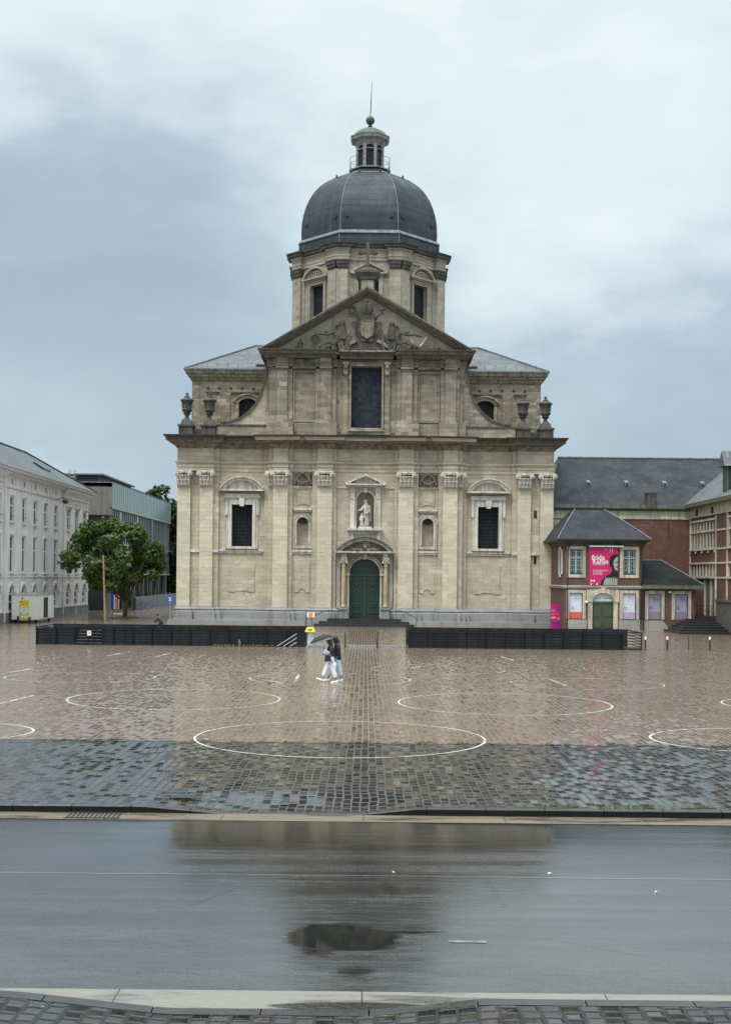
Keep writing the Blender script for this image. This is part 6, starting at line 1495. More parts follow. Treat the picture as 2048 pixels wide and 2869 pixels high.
b = MB(); b.wall(-ya, -yb, 0, 9.1, 0, hol, .3); b.build('wall', M['brick'], rw)
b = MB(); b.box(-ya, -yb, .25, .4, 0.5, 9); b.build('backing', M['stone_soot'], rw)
b = MB(); b.box(-ya, -yb, -.04, .02, 9.1, 9.95); b.box(-ya, -yb, -.12, .02, 9.1, 9.2); b.build('stone_frieze', M['sandstone'], rw)
b = MB(); b.box(-ya-.1, -yb, -.6, .0, 9.95, 10.25); b.build('gutter', M['olive'], rw)
for i, (u, v) in enumerate(bays):
    for (z0, z1, tz, n_) in ((ZW0, ZW1, ZW0+(ZW1-ZW0)*.62, 8), (ZV0, ZV1, None, 8)):
        f = MB()
        for k in range(n_+1):
            x = -u+(u-v)*k/n_; f.box(x-.055, x+.055, -.02, .13, z0, z1)
        f.box(-u-.1, -v+.1, -.1, .24, z1, z1+.14); f.box(-u-.12, -v+.12, -.16, .24, z0-.16, z0)
        if tz: f.box(-u, -v, -.07, .2, tz-.06, tz+.06)
        o = f.build('mullioned_window', M['sandstone'], rw)
        g = MB(); g.box(-u, -v, .12, .22, z0, z1); g.build('pane', M['glass'] if i else M['stone_soot'], o)
f = MB()
for z in (ZW0+(ZW1-ZW0)*.62, ZW0-.1, ZV1+.05, ZV0-.1): f.box(-ya+.05, -yb, -.05, .02, z-.07, z+.07)
for u, v in bays:
    for x in (-u-.14, -v+.14): f.box(x-.09, x+.09, -.08, .02, 1.2 if x != -bays[0][0]-.14 else 3.2, 9.1)
f.build('stone_band', M['sandstone'], rw)
f = MB()
for k in range(5): x = -bays[0][0]+(bays[0][0]-bays[0][1])*k/4; f.box(x-.12, x+.12, -.14, .02, ZW0-.38, ZW0-.16)
f.build('corbel', M['sandstone'], rw)
d = MB(); d.box(-dY0, -dY1, .16, .24, 1.15, ZV0-.15); door2 = d.build('door', M['olive'], rw)
d = MB()
for x in (-dY0, -(dY0+dY1)/2-.07, -dY1-.14): d.box(x, x+.14, -.02, .2, 1.15, ZV0-.15)
d.build('door_frame', M['sandstone'], door2)
d = MB()
for s in (0, 1):
    x0 = -dY0+.2+(dY0-dY1)/2*s; x1 = x0+(dY0-dY1)/2-.28; d.box(x0, x1, .1, .17, 1.2, 2.9); d.box(x0, x1, .13, .17, 3.0, ZV0-.3)
d.build('door_leaf', M['olive'], door2)
b = MB(); b.box(-90.3, -yb, -.35, .02, 0, 2.35); b.box(-90.3, -yb, -.45, .0, 2.35, 2.5); b.build('stone_base', M['rubble'], rw)
b = MB(); b.add([(-ya-.0,-.62,10.25),(-yb,-.62,10.25),(-yb,6,15),(-ya-6,6,15)], [(0,1,2,3)]); rf = b.build('roof', M['slate'], rw)
dy = yr_(2030, 1350); dz = 10.9
b = MB(); b.box(-dy-.62, -dy+.62, .0, 2.6, dz-.5, dz+1.75); dm_ = b.build('dormer', M['olive'], rf)
b = MB(); b.prism([(-dy-.95,dz+1.7),(-dy-.75,dz+1.85),(-dy,dz+2.9),(-dy+.75,dz+1.85),(-dy+.95,dz+1.7)], -.3, 3.4); b.build('dormer_roof', M['slate'], dm_)
b = MB(); b.box(-dy-.66, -dy+.66, .06, 2.7, dz-.4, dz+1.7); b.build('dormer_cheek', M['slate_dark'], dm_)
b = MB(); b.box(-dy-.4, -dy+.4, -.04, .02, dz-.2, dz+1.5); b.build('dormer_shutter', M['green_gate'], dm_)
for y_ in (96.6, 92.3):
    b = MB(); b.box(-y_-.06, -y_+.06, -.2, .02, 9.35, 9.75); b.box(-y_-.04, -y_+.04, -.22, -.05, 9.2, 9.5); b.build('wall_anchor', M['iron'], rw)
# broad stone steps in front of its door
b = MB(); ns = 7; yt, xt = 93.0, 24.9
sxa, sya = gnd(1878, 1772); sxb = RX
for i in range(ns):
    t = i/(ns-1); z0, z1 = i*1.15/ns, (i+1)*1.15/ns
    xl = sxa+(25.0-sxa)*t; yf = 86.3+(91.2-86.3)*t
    b.prism([(xl,95.4),(xl,yf+.0*1),(xl+.0,yf),(RX-.4,yf),(RX-.4,95.4)], z0, z1, 'xy')
o = b.build('stone_steps', M['wet_step']); tag(o, 'broad dark wet stone steps leading up to the olive door of the abbey', 'steps')
b = MB()
for x, y_ in ((25.1,91.3),(26.8,91.3)): b.tube([(x,y_,1.15),(x,y_,2.0)], .025, 6)
b.tube([(25.1,91.3,2.0),(26.8,91.3,2.0)], .025, 6); b.tube([(25.1,91.3,1.6),(26.8,91.3,1.6)], .02, 6)
o = b.build('landing_rail', M['iron']); tag(o, 'thin iron rail on the landing at the top of the steps', 'railing')
# ================================================================== black railings round the stair well of the underground car park
def railing(name, label, x0, x1, yf, yb, gates):
    t = thing(name, label, 'railing', ((x0+x1)/2, yf, 0)); cx = (x0+x1)/2; a, b = x0-cx, x1-cx; D = yb-yf; H = 1.0
    return t, a, b, D, H
fl0, fl1 = at(103, 1800, 66.3)[0], at(857, 1810, 66.3)[0]
t, a, b, D, H = railing('stair_railing', 'long black railing with dark pit-shade sheets, left of the yellow bin', fl0, fl1, 66.3, 70.0, 0)
def rails(t, a, b, D, H, sub, panel_to, open_from=None, step=1.12):
    n = max(1, round((b-a)/step)); xs_ = [a+(b-a)*i/n for i in range(n+1)]
    pn = MB(); pn.box(a+panel_to[0], a+panel_to[1], .10, .14, .03, H-.08); pn.build('panel', M['panel'], t)  # dark sheet behind the front rails, standing in for the unlit stair pit
    pn = MB(); pn.box(a+.02, b-.02, D-.06, D-.02, .0, H-.03); pn.build('panel', M['panel'], t)
    for yy, nm in ((0, 'front_rail'), (D, 'back_rail')):
        for z in ([H-.02] + [H*k/6 for k in range(1, 6)]):
            r = MB(); w_ = .05 if z > H-.1 else .014; r.box(a, b, yy-w_, yy+w_, z-.018 if z < H-.1 else z-.03, z+.018 if z < H-.1 else z+.03)
            if yy and z < H-.1: continue
            r.build('rail', M['black'], t)
    for x in xs_:
        p = MB(); p.box(x-.025, x+.025, -.03, .05, 0, H-.03); p.build('post', M['black'], t)
    for x in xs_[::3]:
        p = MB(); p.box(x-.025, x+.025, D-.05, D+.03, 0, H-.03); p.build('post', M['black'], t)
    for x in (a, b):
        e = MB(); e.box(x-.03, x+.03, 0, D, H-.05, H+.0)
        for z in [H*k/6 for k in range(1, 6)]: e.box(x-.012, x+.012, 0, D, z-.015, z+.015)
        e.build('end_rail', M['black'], t)
    k = MB(); k.box(a-.02, b+.02, .14, .28, 0, .10); k.build('base_kerb', M['wet_step'], t)
rails(t, a, b, D, H, None, (.0, b-a-.1))
g = MB(); gx = fl0; w0 = at(213, 1780, 66.2)[0]-t.location.x; w1 = at(275, 1780, 66.2)[0]-t.location.x      # leaning barrier parts wired to the railing
for i in range(5): g.tube([(w0+.05*i, -.08, .12+.17*i),(w1-.04*(i % 2)+.25, -.10, .10+.18*i)], .03, 6)
for x in (w0, (w0+w1)/2, w1): g.tube([(x, -.07, .05),(x+.1, -.09, .92)], .035, 6)
g.build('barrier', M['black'], t)
g = MB(); nx0, nz1 = at(245, 1767, 66.1); nx1, nz0 = at(256, 1781, 66.1); g.box(nx0-t.location.x, nx1-t.location.x, -.16, -.14, nz0, nz1); g.mi = 1; g.prism([((nx0+nx1)/2-t.location.x-.06,nz0+.12),((nx0+nx1)/2-t.location.x+.06,nz0+.12),((nx0+nx1)/2-t.location.x,nz0+.24)], -.165, -.16)
o = g.build('notice', [M['white'], M['grey_ink']]); o.parent = t
g = MB(); sx0 = at(777, 1805, 66.2)[0]-t.location.x; sx1 = at(832, 1775, 66.2)[0]-t.location.x
for i in range(4): g.tube([(sx0+.36*i, -.05, .03),(sx1, -.05, .74-.24*i)], .022, 6)
g.build('handrail', M['galv'], t)
fr0, fr1 = at(1144, 1812, 66.3)[0], at(1796, 1823, 66.3)[0]
t2, a, b, D, H = railing('stair_railing', 'long black railing with dark pit-shade sheets, in front of the gatehouse end of the church', fr0, fr1, 66.3, 70.0, 0)
pe = at(1748, 1820, 66.3)[0]-fr0
rails(t2, a, b, D, H, None, (.0, pe))
for ch in list(t2.children):        # the right end is an open railing without panels
    pass
mb = MB()
mb = MB(); xs0, _ = at(857, 1808, 66.3); xs1, _ = at(1143, 1812, 66.3); mb.box(xs0+.12, xs1-.15, 66.2, 66.6, 0, .12); o = mb.build('threshold_kerb', M['bluestone']); tag(o, kind=ST)

# thin posts in the opening
for i, (p, lb) in enumerate(((967, 'thin rusty steel post in the gap between the railings, nearer the couple'), (1057, 'thin rusty steel post standing just left of the right railing'))):
    X_ = at(p, 1812, 66.1)[0]; b = MB(); b.rev(0, 0, [(.045,0),(.045,.72),(.03,.74),(.03,.86),(.012,.9)], 10); o = b.build('steel_post', M['iron'], None, 40); o.location = (X_, 66.0, 0); tag(o, lb, 'post', 'steel posts between the railings')
bl = None
for p, lb in ((1807, 'black bollard with white cap beside the end of the right railing'), (1868, 'black bollard with white cap, second from the right railing'), (1928, 'thin black post without a white cap among the bollards'), (1987, 'black bollard with white cap, farthest right of the row')):
    X_, Y_ = gnd(p, 1822); 
    t = thing('bollard', lb, 'bollard', (X_, Y_, 0), 0, 'bollards in front of the gatehouse')
    b = MB(); b.rev(0, 0, [(.05,0),(.05,.70),(.045,.72)] if p != 1928 else [(.032,0),(.032,.76),(.01,.78)], 10); b.build('post', M['iron'], t, 40)
    if p != 1928: b = MB(); b.rev(0, 0, [(.055,.60),(.055,.74),(.03,.78)], 10); b.build('cap', M['white'], t, 40)
# waste bin
X_, Y_ = gnd(869, 1812)
t = thing('waste_bin', 'waste bag stand with a yellow lid and a clear plastic bag', 'bin', (X_, Y_, 0))
b = MB(); b.frustum((-.285,.285,-.27,.27,.86),(-.19,.19,-.16,.16,1.1)); lid = b.build('lid', M['yellow'], t)
b = MB(); b.prism([(-.285,.83),(.285,.83),(.285,.875),(-.285,.875)], -.28, .28); b.build('lid_rim', M['yellow'], lid)
b = MB(); b.box(-.12, .12, -.255, -.2, .955, 1.0); b.build('slot', M['ink'], lid)
b = MB(); rd = random.Random(9); lay = []
for j in range(11):
    z = .03+.082*j; lay.append([( (.225-.05*math.sin(math.pi*j/10)*.6)*math.cos(k*math.pi/9)*(1+.10*math.sin(k*5+j*.8)), (.24-.04*math.sin(math.pi*j/10))*math.sin(k*math.pi/9)*(1+.08*math.cos(k*4+j)), z) for k in range(18)])
vs = [p for l in lay for p in l]; b.add(vs, [(j*18+k, j*18+(k+1)%18, (j+1)*18+(k+1)%18, (j+1)*18+k) for j in range(10) for k in range(18)]); b.build('bag', M['bag'], t)
for x in (-.24, .24): b = MB(); b.tube([(x, .24, 0),(x, .24, .86)], .02, 6); b.build('leg', M['galv'], t)
b = MB(); b.box(-.25, .25, -.25, .25, 0, .04); b.build('base', M['galv'], t)
# orange direction sign on a thin pole
X_, _ = at(854, 1800, 66.0)
t = thing('direction_sign', 'thin black pole with a small orange and white sign behind the bin', 'sign', (X_, 66.9, 0))
b = MB(); b.tube([(0,0,0),(.04,0,1.95)], .025, 8); b.build('pole', M['black'], t)
b = MB(); b.box(.06, .50, -.02, .0, 1.64, 1.93); b.mi = 1; b.box(.18, .38, -.03, -.02, 1.66, 1.91); b.prism([(.26,1.70),(.34,1.82),(.26,1.86),(.22,1.78)], -.036, -.03); b.build('sign_plate', [M['white'], M['orange']], t)
# blue street sign by the church corner
X_, _ = at(479, 1743, 97.0)
t = thing('street_sign', 'blue square road sign with a white symbol on a grey post by the church corner', 'sign', (X_, 96.6, 0))
b = MB(); b.tube([(0,0,0),(0,0,2.2)], .035, 8); b.build('post', M['galv'], t)
b = MB(); b.box(-.22, .22, -.05, -.03, 1.72, 2.28); b.build('sign_plate', M['blue'], t)
b = MB(); b.box(-.05, .05, -.058, -.05, 1.84, 2.16); b.box(-.13, .13, -.058, -.05, 2.08, 2.16); b.box(-.13, .13, -.058, -.05, 1.82, 1.88); b.build('symbol', M['white'], t)
# tall timber pole
xt, zt = at(290.5, 1555, 98); xb, zb_ = at(295.5, 1752, 98)
b = MB(); b.tube([(xb,98,-.02),((xb+xt)/2,98,(zt)/2),(xt,98,zt)], [.10,.085,.06], 10); o = b.build('timber_pole', M['timber'], None, 60); tag(o, 'tall slightly leaning timber pole in front of the leafy tree', 'pole')
# hanging banner under the tree
X_, Y_ = at(323, 1700, 118)[0], 118
t = thing('standing_banner', 'blue white and red cloth banner standing under the tree', 'banner', (X_, Y_, 0))
b = MB(); b.box(-.42, -.12, 0, .03, .5, 2.55); b.mi = 1; b.box(-.12, .02, 0, .032, .45, 2.55); b.mi = 0; b.box(.02, .10, 0, .03, .42, 2.54); b.mi = 1; b.box(.10, .16, 0, .032, .42, 2.54); b.mi = 2; b.box(.16, .34, 0, .03, .4, 2.5); b.mi = 1; b.box(.34, .42, 0, .032, .45, 2.45)
b.build('cloth', [M['blue'], M['white'], M['red']], t)
b = MB(); b.tube([(-.44,.04,0),(-.44,.04,2.6),(.4,.04,2.56)], .025, 6); b.build('frame', M['galv'], t)
b = MB(); b.box(-.1, .7, -.25, .25, 0, .08); b.build('base', M['white'], t)
# magenta poster column by the church corner
X_, Y_ = at(1554.5, 1757, 93)[0], 93
t = thing('poster_column', 'narrow magenta poster pillar standing at the right corner of the church', 'sign', (X_, Y_, 0))
b = MB(); b.box(-.36, .36, -.18, .18, .0, 2.0); b.build('body', M['purple'], t)
b = MB(); b.box(-.345, .345, -.2, -.18, .5, 1.95); q = b.build('poster', M['magenta'], t)
b = MB(); b.box(.12, .34, -.21, -.2, 1.45, 1.8); b.box(-.36, .36, -.21, -.2, .5, .62); b.build('poster_picture', M['violet'], q)
b = MB(); b.box(-.34, -.04, -.21, -.2, 1.42, 1.5); b.box(-.34, -.1, -.21, -.2, 1.16, 1.2); b.box(.02, .2, -.21, -.2, 1.16, 1.2); b.box(-.34, .0, -.21, -.2, .82, .98); b.box(.14, .32, -.21, -.2, .78, .9); b.build('poster_print', M['lilac_print'], q)
b = MB(); b.box(.36, .40, -.12, .12, .6, 1.9); b.build('side_frame', M['galv'], t)

# ================================================================== bicycles and the cyclist
def bicycle(name, label, loc, rz, group=None):
    t = thing(name, label, 'bicycle', loc, rz, group)
    for x in (-.52, .52):
        b = MB(); pts = [(x+.33*math.cos(i*math.pi/8), 0, .34+.33*math.sin(i*math.pi/8)) for i in range(17)]; b.tube(pts, .018, 5)
        w_ = b.build('wheel', M['rubber'], t)
        b = MB()
        for i in range(8): b.tube([(x,0,.34),(x+.32*math.cos(i*math.pi/4),0,.34+.32*math.sin(i*math.pi/4))], .004, 3)
        b.build('spoke', M['galv'], w_)
    b = MB(); b.tube([(.52,0,.34),(.40,0,.85),(-.12,0,.82),(-.02,0,.3),(.40,0,.78)], .018, 6); b.tube([(-.52,0,.34),(-.12,0,.82)], .014, 6); b.tube([(-.52,0,.34),(-.02,0,.3)], .014, 6); b.build('frame', M['black'], t)
    b = MB(); b.tube([(.40,0,.85),(.37,0,1.0)], .014, 6); b.tube([(.25,-.26,1.02),(.38,-.2,1.03),(.38,.2,1.03),(.25,.26,1.02)], .014, 6); b.build('handlebar', M['galv'], t)
    b = MB(); b.tube([(-.12,0,.82),(-.15,0,.95)], .014, 6); b.ball((-.17,0,.97),(.14,.07,.035),8,5); b.build('saddle', M['rubber'], t)
    b = MB(); b.tube([(-.02,-.1,.3),(.08,-.1,.2)], .012, 5); b.tube([(-.02,.1,.3),(-.12,.1,.4)], .012, 5); b.tube([(-.02,-.1,.3),(-.02,.1,.3)], .02, 6); b.build('pedal', M['iron'], t)
    return t
for i, (p, Yd, rz, lb) in enumerate(((386, 133, .3, 'parked bicycle against the low dark wall, nearer the tree'), (402, 132, .15, 'parked bicycle leaning at the low dark wall, nearer the church'))):
    bicycle('parked_bicycle', lb, (at(p, 1700, Yd)[0], Yd, 0), rz, 'bicycles parked by the low wall')
CXX = at(447, 1750, 72.0)[0]
bicycle('ridden_bicycle', 'bicycle ridden leftwards by the hooded cyclist behind the railing', (CXX, 72.0, 0), math.pi)
def finger_chains(w, d, curl, n0, verts, edges, rad, sz=1.0):
    """five fingers rooted at wrist vertex w; d = direction of the hand, curl = bend direction"""
    wp = Vector(verts[w]); d = Vector(d).normalized(); c = Vector(curl).normalized(); s = d.cross(c).normalized()
    palm = wp + d*.075*sz; verts.append(tuple(palm)); rad.append((.038*sz, .018*sz)); pi = len(verts)-1; edges.append((w, pi))
    for k, ln in enumerate((.062,.072,.068,.052)):
        off = s*(k-1.5)*.021*sz; p0 = palm + off + d*.018*sz; p1 = p0 + (d*.7+c*.5)*ln*.55*sz; p2 = p1 + (d*.15+c*.9)*ln*.5*sz
        i0 = len(verts); verts += [tuple(p0), tuple(p1), tuple(p2)]; rad += [.0095*sz, .0085*sz, .0075*sz]; edges += [(pi, i0), (i0, i0+1), (i0+1, i0+2)]
    p0 = wp + d*.03*sz + s*(-.04)*sz; p1 = p0 + (d*.5-s*.4+c*.5)*.045*sz; p2 = p1+(d*.4+c*.6)*.03*sz
    i0 = len(verts); verts += [tuple(p0), tuple(p1), tuple(p2)]; rad += [.012*sz, .0105*sz, .009*sz]; edges += [(w, i0), (i0, i0+1), (i0+1, i0+2)]
def person(label, loc, J, legs, arms, head, hair, cloth, extra=None, rz=0.0):
    """J maps joint names to (x, y, z); builds one continuous body and its clothing"""
    t = thing('person', label, 'person', loc, rz)
    names = ['pelvis','waist','chest','neck','hb','ht','kl','al','tl','kr','ar','tr','sl','el','wl','sr','er','wr']
    rad = [.06,.085,.12,.055,.085,.09,.04,.042,.035,.04,.042,.035,.06,.045,.032,.06,.045,.032]
    V_ = [tuple(J[n]) for n in names]; ix = {n: i for i, n in enumerate(names)}
    E_ = [(ix[a], ix[b]) for a, b in (('pelvis','waist'),('waist','chest'),('chest','neck'),('neck','hb'),('hb','ht'),('pelvis','kl'),('kl','al'),('al','tl'),('pelvis','kr'),('kr','ar'),('ar','tr'),('chest','sl'),('sl','el'),('el','wl'),('chest','sr'),('sr','er'),('er','wr'))]
    for w, fw in (('wl', arms[0]), ('wr', arms[1])): finger_chains(ix[w], fw[0], fw[1], 0, V_, E_, rad)
    fx = Vector(head).normalized(); hb = Vector(J['hb'])
    skin('body', V_, E_, rad, M['skin'], t, 0, 1)
    f = MB(); side = Vector((-fx.y, fx.x, 0)); fc = hb+fx*.085+Vector((0,0,.03))
    f.ball(tuple(fc+Vector((0,0,-.005))+fx*.012), (.018,.018,.028), 8, 6); nose = f.build('nose', M['skin'], t, 60)
    f = MB()
    for s in (-1, 1): f.ball(tuple(hb+fx*.075+side*s*.033+Vector((0,0,.055))), .011, 8, 6)
    f.build('eye', M['ink'], t, 60)
    f = MB(); f.ball(tuple(hb+fx*.082+Vector((0,0,-.03))), (.02,.025,.008), 8, 5); f.build('mouth', M['red'], t, 60)
    for nm, jn, r, m_ in cloth:
        pts = [J[a] if isinstance(a, str) else a for a in jn['v']]
        skin(nm, pts, jn['e'], r, m_, t, jn.get('root', 0), 2)
    return t
def shoe(t, heel, toe, tilt=0.0, m_=None):
    h, o = Vector(heel), Vector(toe); d = (o-h); L_ = d.length; d.normalize(); s = Vector((0,1,0)); u = d.cross(s)*-1
    if u.z < 0: u = -u
    b = MB(); prof = [(-.03,.0,.036,.05),(.02,.0,.043,.085),(.35,.0,.044,.075),(.6,.0,.048,.05),(.85,.0,.046,.04),(1.0,.004,.03,.028)]
    rings = []
    for f_, lo_, w_, hh in prof:
        c = h+d*(L_*f_)
        rings += [tuple(c+s*(-w_)+u*lo_), tuple(c+s*w_+u*lo_), tuple(c+s*w_*.9+u*hh*.7), tuple(c+s*w_*.45+u*hh), tuple(c-s*w_*.45+u*hh), tuple(c-s*w_*.9+u*hh*.7)]
    n = len(prof); b.add(rings, [(j*6+k, j*6+(k+1)%6, (j+1)*6+(k+1)%6, (j+1)*6+k) for j in range(n-1) for k in range(6)] + [tuple(range(6)), tuple((n-1)*6+k for k in range(6))])
    o = b.build('shoe', m_ or M['shoe'], t, 60); 
    return o
# --- woman under the umbrella, walking left
wx, wy_ = gnd(928.4, 1911.8)
J = dict(pelvis=(.0,0,.90), waist=(-.005,0,1.03), chest=(-.03,0,1.27), neck=(-.08,0,1.43), hb=(-.12,0,1.53), ht=(-.12,0,1.605), kl=(-.20,.07,.50), al=(-.36,.07,.13), tl=(-.47,.07,.12), kr=(.05,-.07,.49), ar=(.19,-.07,.10), tr=(.10,-.08,.04),
         sl=(-.05,.17,1.36), el=(-.16,.22,1.13), wl=(-.24,.10,1.20), sr=(-.01,-.17,1.35), er=(-.05,-.24,1.10), wr=(-.20,-.16,1.06))
legs_e = [(0,1),(1,2),(2,3),(0,4),(4,5)]
woman = person('woman walking left under a grey umbrella in black jacket and white trousers', (wx, wy_, 0), J, None, (((-.3,0,.6),(-.6,-.3,.0)), ((-.8,.1,.0),(-.2,.3,-.4))), (-1,0,-.05), None,
  [('trousers', {'v': ['waist','pelvis',(-.12,.06,.72),'kl',(-.325,.07,.19)]+[(.03,-.06,.72),'kr',(.17,-.07,.15)], 'e': [(0,1),(1,2),(2,3),(3,4),(1,5),(5,6),(6,7)], 'root': 1}, [.15,.19,.145,.098,.09,.145,.098,.092], M['white_cloth']),
   ('jacket', {'v': [(0,0,.98),'waist','chest',(-.075,0,1.40),'sl','el',(-.22,.12,1.185),'sr','er',(-.17,-.17,1.07)], 'e': [(0,1),(1,2),(2,3),(2,4),(4,5),(5,6),(2,7),(7,8),(8,9)], 'root': 2}, [.135,.135,.15,.075,.085,.065,.05,.085,.065,.05], M['black_cloth']),
   ('hair', {'v': [(-.105,0,1.615),(-.07,0,1.55),(-.03,0,1.42),(.03,-.04,1.25),(.07,-.06,1.10)], 'e': [(0,1),(1,2),(2,3),(3,4)]}, [.105,.11,.085,.07,.035], M['hair'])])
shoe(woman, (-.30,.07,.045), (-.585,.07,.14)); shoe(woman, (.245,-.07,.015), (-.03,-.08,.0))
hb = MB(); rd = random.Random(2)
for i in range(9): hb.ball((-.16+rd.uniform(-.1,.1), -.24+rd.uniform(-.04,.04), 1.12+rd.uniform(-.10,.10)), (rd.uniform(.06,.1),.06,rd.uniform(.06,.1)), 8, 6)
o = hb.build('folded_scarf', M['lilac_cloth'], None, 60); o.location = (wx, wy_, 0); tag(o, 'bunched lilac grey cloth carried over the arm of the woman', 'scarf')
t = thing('handbag', 'small black handbag hanging in front of the white trousers', 'handbag', (wx-.13, wy_-.27, .82))
b = MB(); b.frustum((-.13,.11,-.05,.05,0),(-.10,.09,-.04,.04,.2)); b.ball((0,0,.03),(.12,.055,.05),8,6); b.build('bag_body', M['black_cloth'], t, 40)
b = MB(); b.tube([(-.1,0,.18),(-.02,.02,.34),(.06,.02,.34),(.1,0,.18)], .012, 6); b.tube([(.05,0,.12),(.14,-.0,-.02),(.2,.0,-.1)], .012, 5); b.build('strap', M['black_cloth'], t)
# umbrella
hand = Vector((-.27,.08,1.25)); tip = Vector((-.45,.10,1.75)); axis = (tip-hand).normalized()
um_ = thing('umbrella', 'open grey umbrella tilted to the left over the walking couple', 'umbrella', (wx, wy_, 0))
b = MB(); b.tube([tuple(hand-axis*.12), tuple(hand)], .016, 8); b.build('handle', M['black_cloth'], um_)
b = MB(); b.tube([tuple(hand), tuple(tip+axis*.05)], .007, 6); b.build('shaft', M['galv'], um_)
mt = Matrix.Translation(tip) @ axis.to_track_quat('Z', 'Y').to_matrix().to_4x4()
b = MB(); n = 8; lay = []; NS = 4
for j, (r, dz_) in enumerate(((.02,0),(.16,-.018),(.30,-.06),(.42,-.125),(.49,-.19))):
    ring_ = []
    for k in range(n*NS):
        an_ = 2*math.pi*k/(n*NS); ph = (k % NS)/NS; sc2 = 1-.07*math.sin(math.pi*ph)*(r/.49); ring_.append((r*sc2*math.cos(an_), r*sc2*math.sin(an_), dz_+.018*math.sin(math.pi*ph)*(r/.49)))
    lay.append(ring_)
m_n = n*NS; b.add([tuple(mt @ Vector(p)) for l in lay for p in l], [(j*m_n+k, j*m_n+(k+1)%m_n, (j+1)*m_n+(k+1)%m_n, (j+1)*m_n+k) for j in range(4) for k in range(m_n)])
cn = b.build('canopy', M['umbrella_cloth'], um_, 40); so = cn.modifiers.new('Solidify', 'SOLIDIFY'); so.thickness = .004
for k in range(n):
    an_ = 2*math.pi*k/n; b = MB(); b.tube([tuple(mt @ Vector((r*math.cos(an_), r*math.sin(an_), z-.008))) for r, z in ((.02,0),(.16,-.018),(.30,-.06),(.42,-.125),(.5,-.195))], .004, 4); b.build('rib', M['galv'], um_)
# --- man behind her in a hooded coat
mx, my_ = wx+.0, wy_+.62
J = dict(pelvis=(.20,0,.90), waist=(.20,0,1.05), chest=(.20,0,1.32), neck=(.14,0,1.49), hb=(.09,0,1.58), ht=(.09,0,1.66), kl=(-.02,.08,.48), al=(-.13,.08,.09), tl=(-.24,.08,.04), kr=(.28,-.08,.48), ar=(.36,-.08,.11), tr=(.26,-.08,.04),
         sl=(.17,.2,1.42), el=(.12,.27,1.15), wl=(-.0,.18,1.02), sr=(.22,-.2,1.42), er=(.28,-.27,1.14), wr=(.18,-.24,.92))
man = person('man walking left in a long dark hooded coat and pale jeans behind the woman', (mx, my_, 0), J, None, (((-.6,-.1,-.4),(-.2,-.6,.0)), ((-.2,0,-.9),(-.4,.2,.0))), (-1,0,-.1), None,
  [('jeans', {'v': ['waist','pelvis',(.07,.07,.70),'kl',(-.115,.08,.17)]+[(.24,-.07,.70),'kr',(.35,-.08,.17)], 'e': [(0,1),(1,2),(2,3),(3,4),(1,5),(5,6),(6,7)], 'root': 1}, [.15,.19,.14,.105,.10,.14,.105,.10], M['denim']),
   ('coat', {'v': [(.21,0,.68),'pelvis','waist','chest',(.15,0,1.45),'sl','el',(.02,.19,1.03),'sr','er',(.19,-.24,.95)], 'e': [(0,1),(1,2),(2,3),(3,4),(3,5),(5,6),(6,7),(3,8),(8,9),(9,10)], 'root': 3}, [.165,.175,.16,.17,.09,.095,.075,.06,.095,.075,.06], M['navy']),
   ('hood', {'v': [(.03,0,1.69),(.115,0,1.635),(.165,0,1.52),(.18,0,1.42)], 'e': [(0,1),(1,2),(2,3)]}, [.085,.135,.125,.13], M['navy'])])
shoe(man, (-.085,.08,.02), (-.34,.08,.0)); shoe(man, (.41,-.08,.02), (.15,-.08,.0))
# --- cyclist
J = dict(pelvis=(.16,0,.98), waist=(.12,0,1.10), chest=(-.04,0,1.32), neck=(-.12,0,1.44), hb=(-.18,0,1.52), ht=(-.18,0,1.60), kl=(-.18,.1,.86), al=(.06,.1,.48), tl=(-.06,.1,.42), kr=(-.06,-.1,.66), ar=(.04,-.1,.26), tr=(-.1,-.1,.21),
         sl=(-.07,.18,1.36), el=(-.18,.22,1.16), wl=(-.34,.18,1.07), sr=(-.07,-.18,1.36), er=(-.18,-.22,1.16), wr=(-.34,-.18,1.07))
cyc = person('cyclist in a dark hooded rain jacket riding left behind the railing', (CXX, 72.0, 0), J, None, (((-.8,0,-.1),(-.1,0,-.9)), ((-.8,0,-.1),(-.1,0,-.9))), (-1,0,-.1), None,
  [('trousers', {'v': ['waist','pelvis','kl','al','kr','ar'], 'e': [(0,1),(1,2),(2,3),(1,4),(4,5)], 'root': 1}, [.13,.15,.09,.06,.09,.06], M['black_cloth']),
   ('jacket', {'v': ['pelvis','waist','chest',(-.11,0,1.41),'sl','el',(-.31,.18,1.08),'sr','er',(-.31,-.18,1.08)], 'e': [(0,1),(1,2),(2,3),(2,4),(4,5),(5,6),(2,7),(7,8),(8,9)], 'root': 2}, [.165,.16,.175,.09,.09,.07,.055,.09,.07,.055], M['grey_cloth']),
   ('hood', {'v': [(-.14,0,1.63),(-.13,0,1.57),(-.08,0,1.46)], 'e': [(0,1),(1,2)]}, [.08,.115,.11], M['grey_cloth'])])
shoe(cyc, (.09,.1,.44), (-.14,.1,.4), m_=M['rubber']); shoe(cyc, (.07,-.1,.22), (-.17,-.1,.19), m_=M['rubber'])

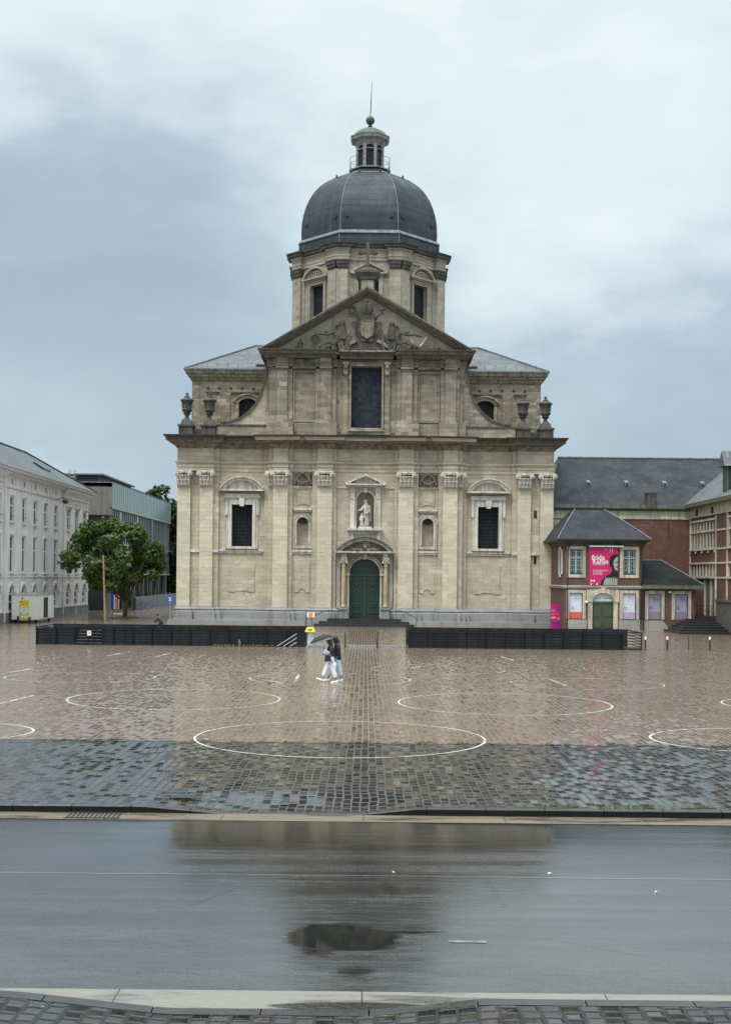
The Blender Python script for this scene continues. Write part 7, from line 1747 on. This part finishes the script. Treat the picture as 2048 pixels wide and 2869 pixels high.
# ================================================================== small things on the ground
def weeds(name, label, spots, mat, n, h, seed, sp=.12):
    rd = random.Random(seed); b = MB()
    for (x, y_, z, r) in spots:
        for _ in range(n):
            px_, py_ = x+rd.gauss(0, r), y_+rd.gauss(0, .035); hh = h*rd.uniform(.3, 1.1); an_ = rd.uniform(0, 6.28); w_ = hh*.35
            dx, dy_ = math.cos(an_)*w_, math.sin(an_)*w_
            b.add([(px_,py_,z),(px_+dx*.6-dy_*.35,py_+dy_*.6+dx*.35,z+hh*.6),(px_+dx*1.3,py_+dy_*1.3,z+hh*.8),(px_+dx*.6+dy_*.35,py_+dy_*.6-dx*.35,z+hh*.6)], [(0,1,2,3)])
    return tag(b.build(name, mat), label, 'weeds', kind='stuff')
rd = random.Random(31); sp_ = []
for p in (1460,1500,1515,1525,1545,1560,1585,1605,1670,1700,1715,1730,1745,1770,1785,1800,1815,1840,1895,1915,1935,1960): sp_.append((gnd(p, 2250)[0], 20.58+rd.uniform(-.02,.08), .0, rd.uniform(.04,.16)))
weeds('weeds', 'bright green weeds growing along the kerb on the right', sp_, M['weed'], 26, .075, 32)
sp_ = [(gnd(p, 2240)[0], 20.9, -.05, .06) for p in (525, 535, 1088, 1095)] + [(gnd(p, 2848, 0)[0], gnd(p, 2848-18*(i % 3), 0)[1], -.05 if 500 < p < 1100 else .0, .05) for i, p in enumerate((588, 640, 850, 1110, 1190, 1215, 1240, 1258, 1262, 1320))]
weeds('moss', 'tufts of moss and weeds between the near setts', sp_, M['weed'], 30, .035, 33)
sp_ = [(gnd(p, 1811)[0], 66.1, 0, .3) for p in (620, 640, 655, 700, 715, 735, 750)]
weeds('weeds', 'thin weeds at the foot of the black railing', sp_, M['straw'], 30, .16, 34)
b = MB(); b.tube([(0,0,0),(.02,0,.2),(-.05,0,.42)], [.05,.07,.03], 6); o = b.build('weed_stalk', M['straw']); o.location = (gnd(676, 1809)[0], 66.0, 0); tag(o, 'single pale dry weed stalk in front of the left railing', 'weed')
b = MB()
for i in range(12): b.box(-.45+.077*i, -.45+.077*i+.035, 0, .46, -.02, .0)
b.box(-.47, .47, -.02, .02, -.03, .004); b.box(-.47, .47, .44, .48, -.03, .004)
o = b.build('drain_grate', M['iron']); o.location = (at(265, 2288, 20.05)[0], 19.86, -.113); tag(o, 'iron drain grate at the foot of the kerb on the left', 'drain grate')
for p, q, lb in ((1540, 2451, 'crumpled white paper scrap lying just above the road seam'), (1838, 2503, 'tiny white paper scrap below the road seam on the right'), (1103, 2448, 'tiny white paper scrap on the seam in the middle of the road')):
    x, y_ = gnd(p, q, -.06); z_ = road_z(y_)+.004; b = MB(); s_ = .06 if p == 1540 else .035
    s_ *= .5; b.add([(-s_,0,.0),(0,-.01,.012),(s_,0,.003),(s_*.6,.03,.008),(-.01,.035,.014),(-s_*.8,.03,.004)], [(0,1,4,5),(1,2,3,4)]); o = b.build('paper_scrap', M['white']); o.location = (x, y_, z_); tag(o, lb, 'litter', 'paper scraps on the road')
# a missing sett leaves a hollow near the kerb
b = MB(); b.add([(-.30,-.1,.003),(-.05,-.14,.003),(.25,-.1,.003),(.40,.0,.003),(.2,.1,.003),(-.1,.13,.003),(-.34,.05,.003)], [tuple(range(7))]); o = b.build('sunken_patch', M['wet_step']); xx, yy = gnd(527, 2232); o.location = (xx, yy, .0); tag(o, kind=ST)
b = MB(); b.add([(-.16,-.06,.003),(.16,-.06,.003),(.17,.06,.003),(-.15,.07,.003)], [(0,1,2,3)]); o = b.build('sunken_patch', M['wet_step']); xx, yy = gnd(808, 2241); o.location = (xx, yy, -.045); tag(o, kind=ST)
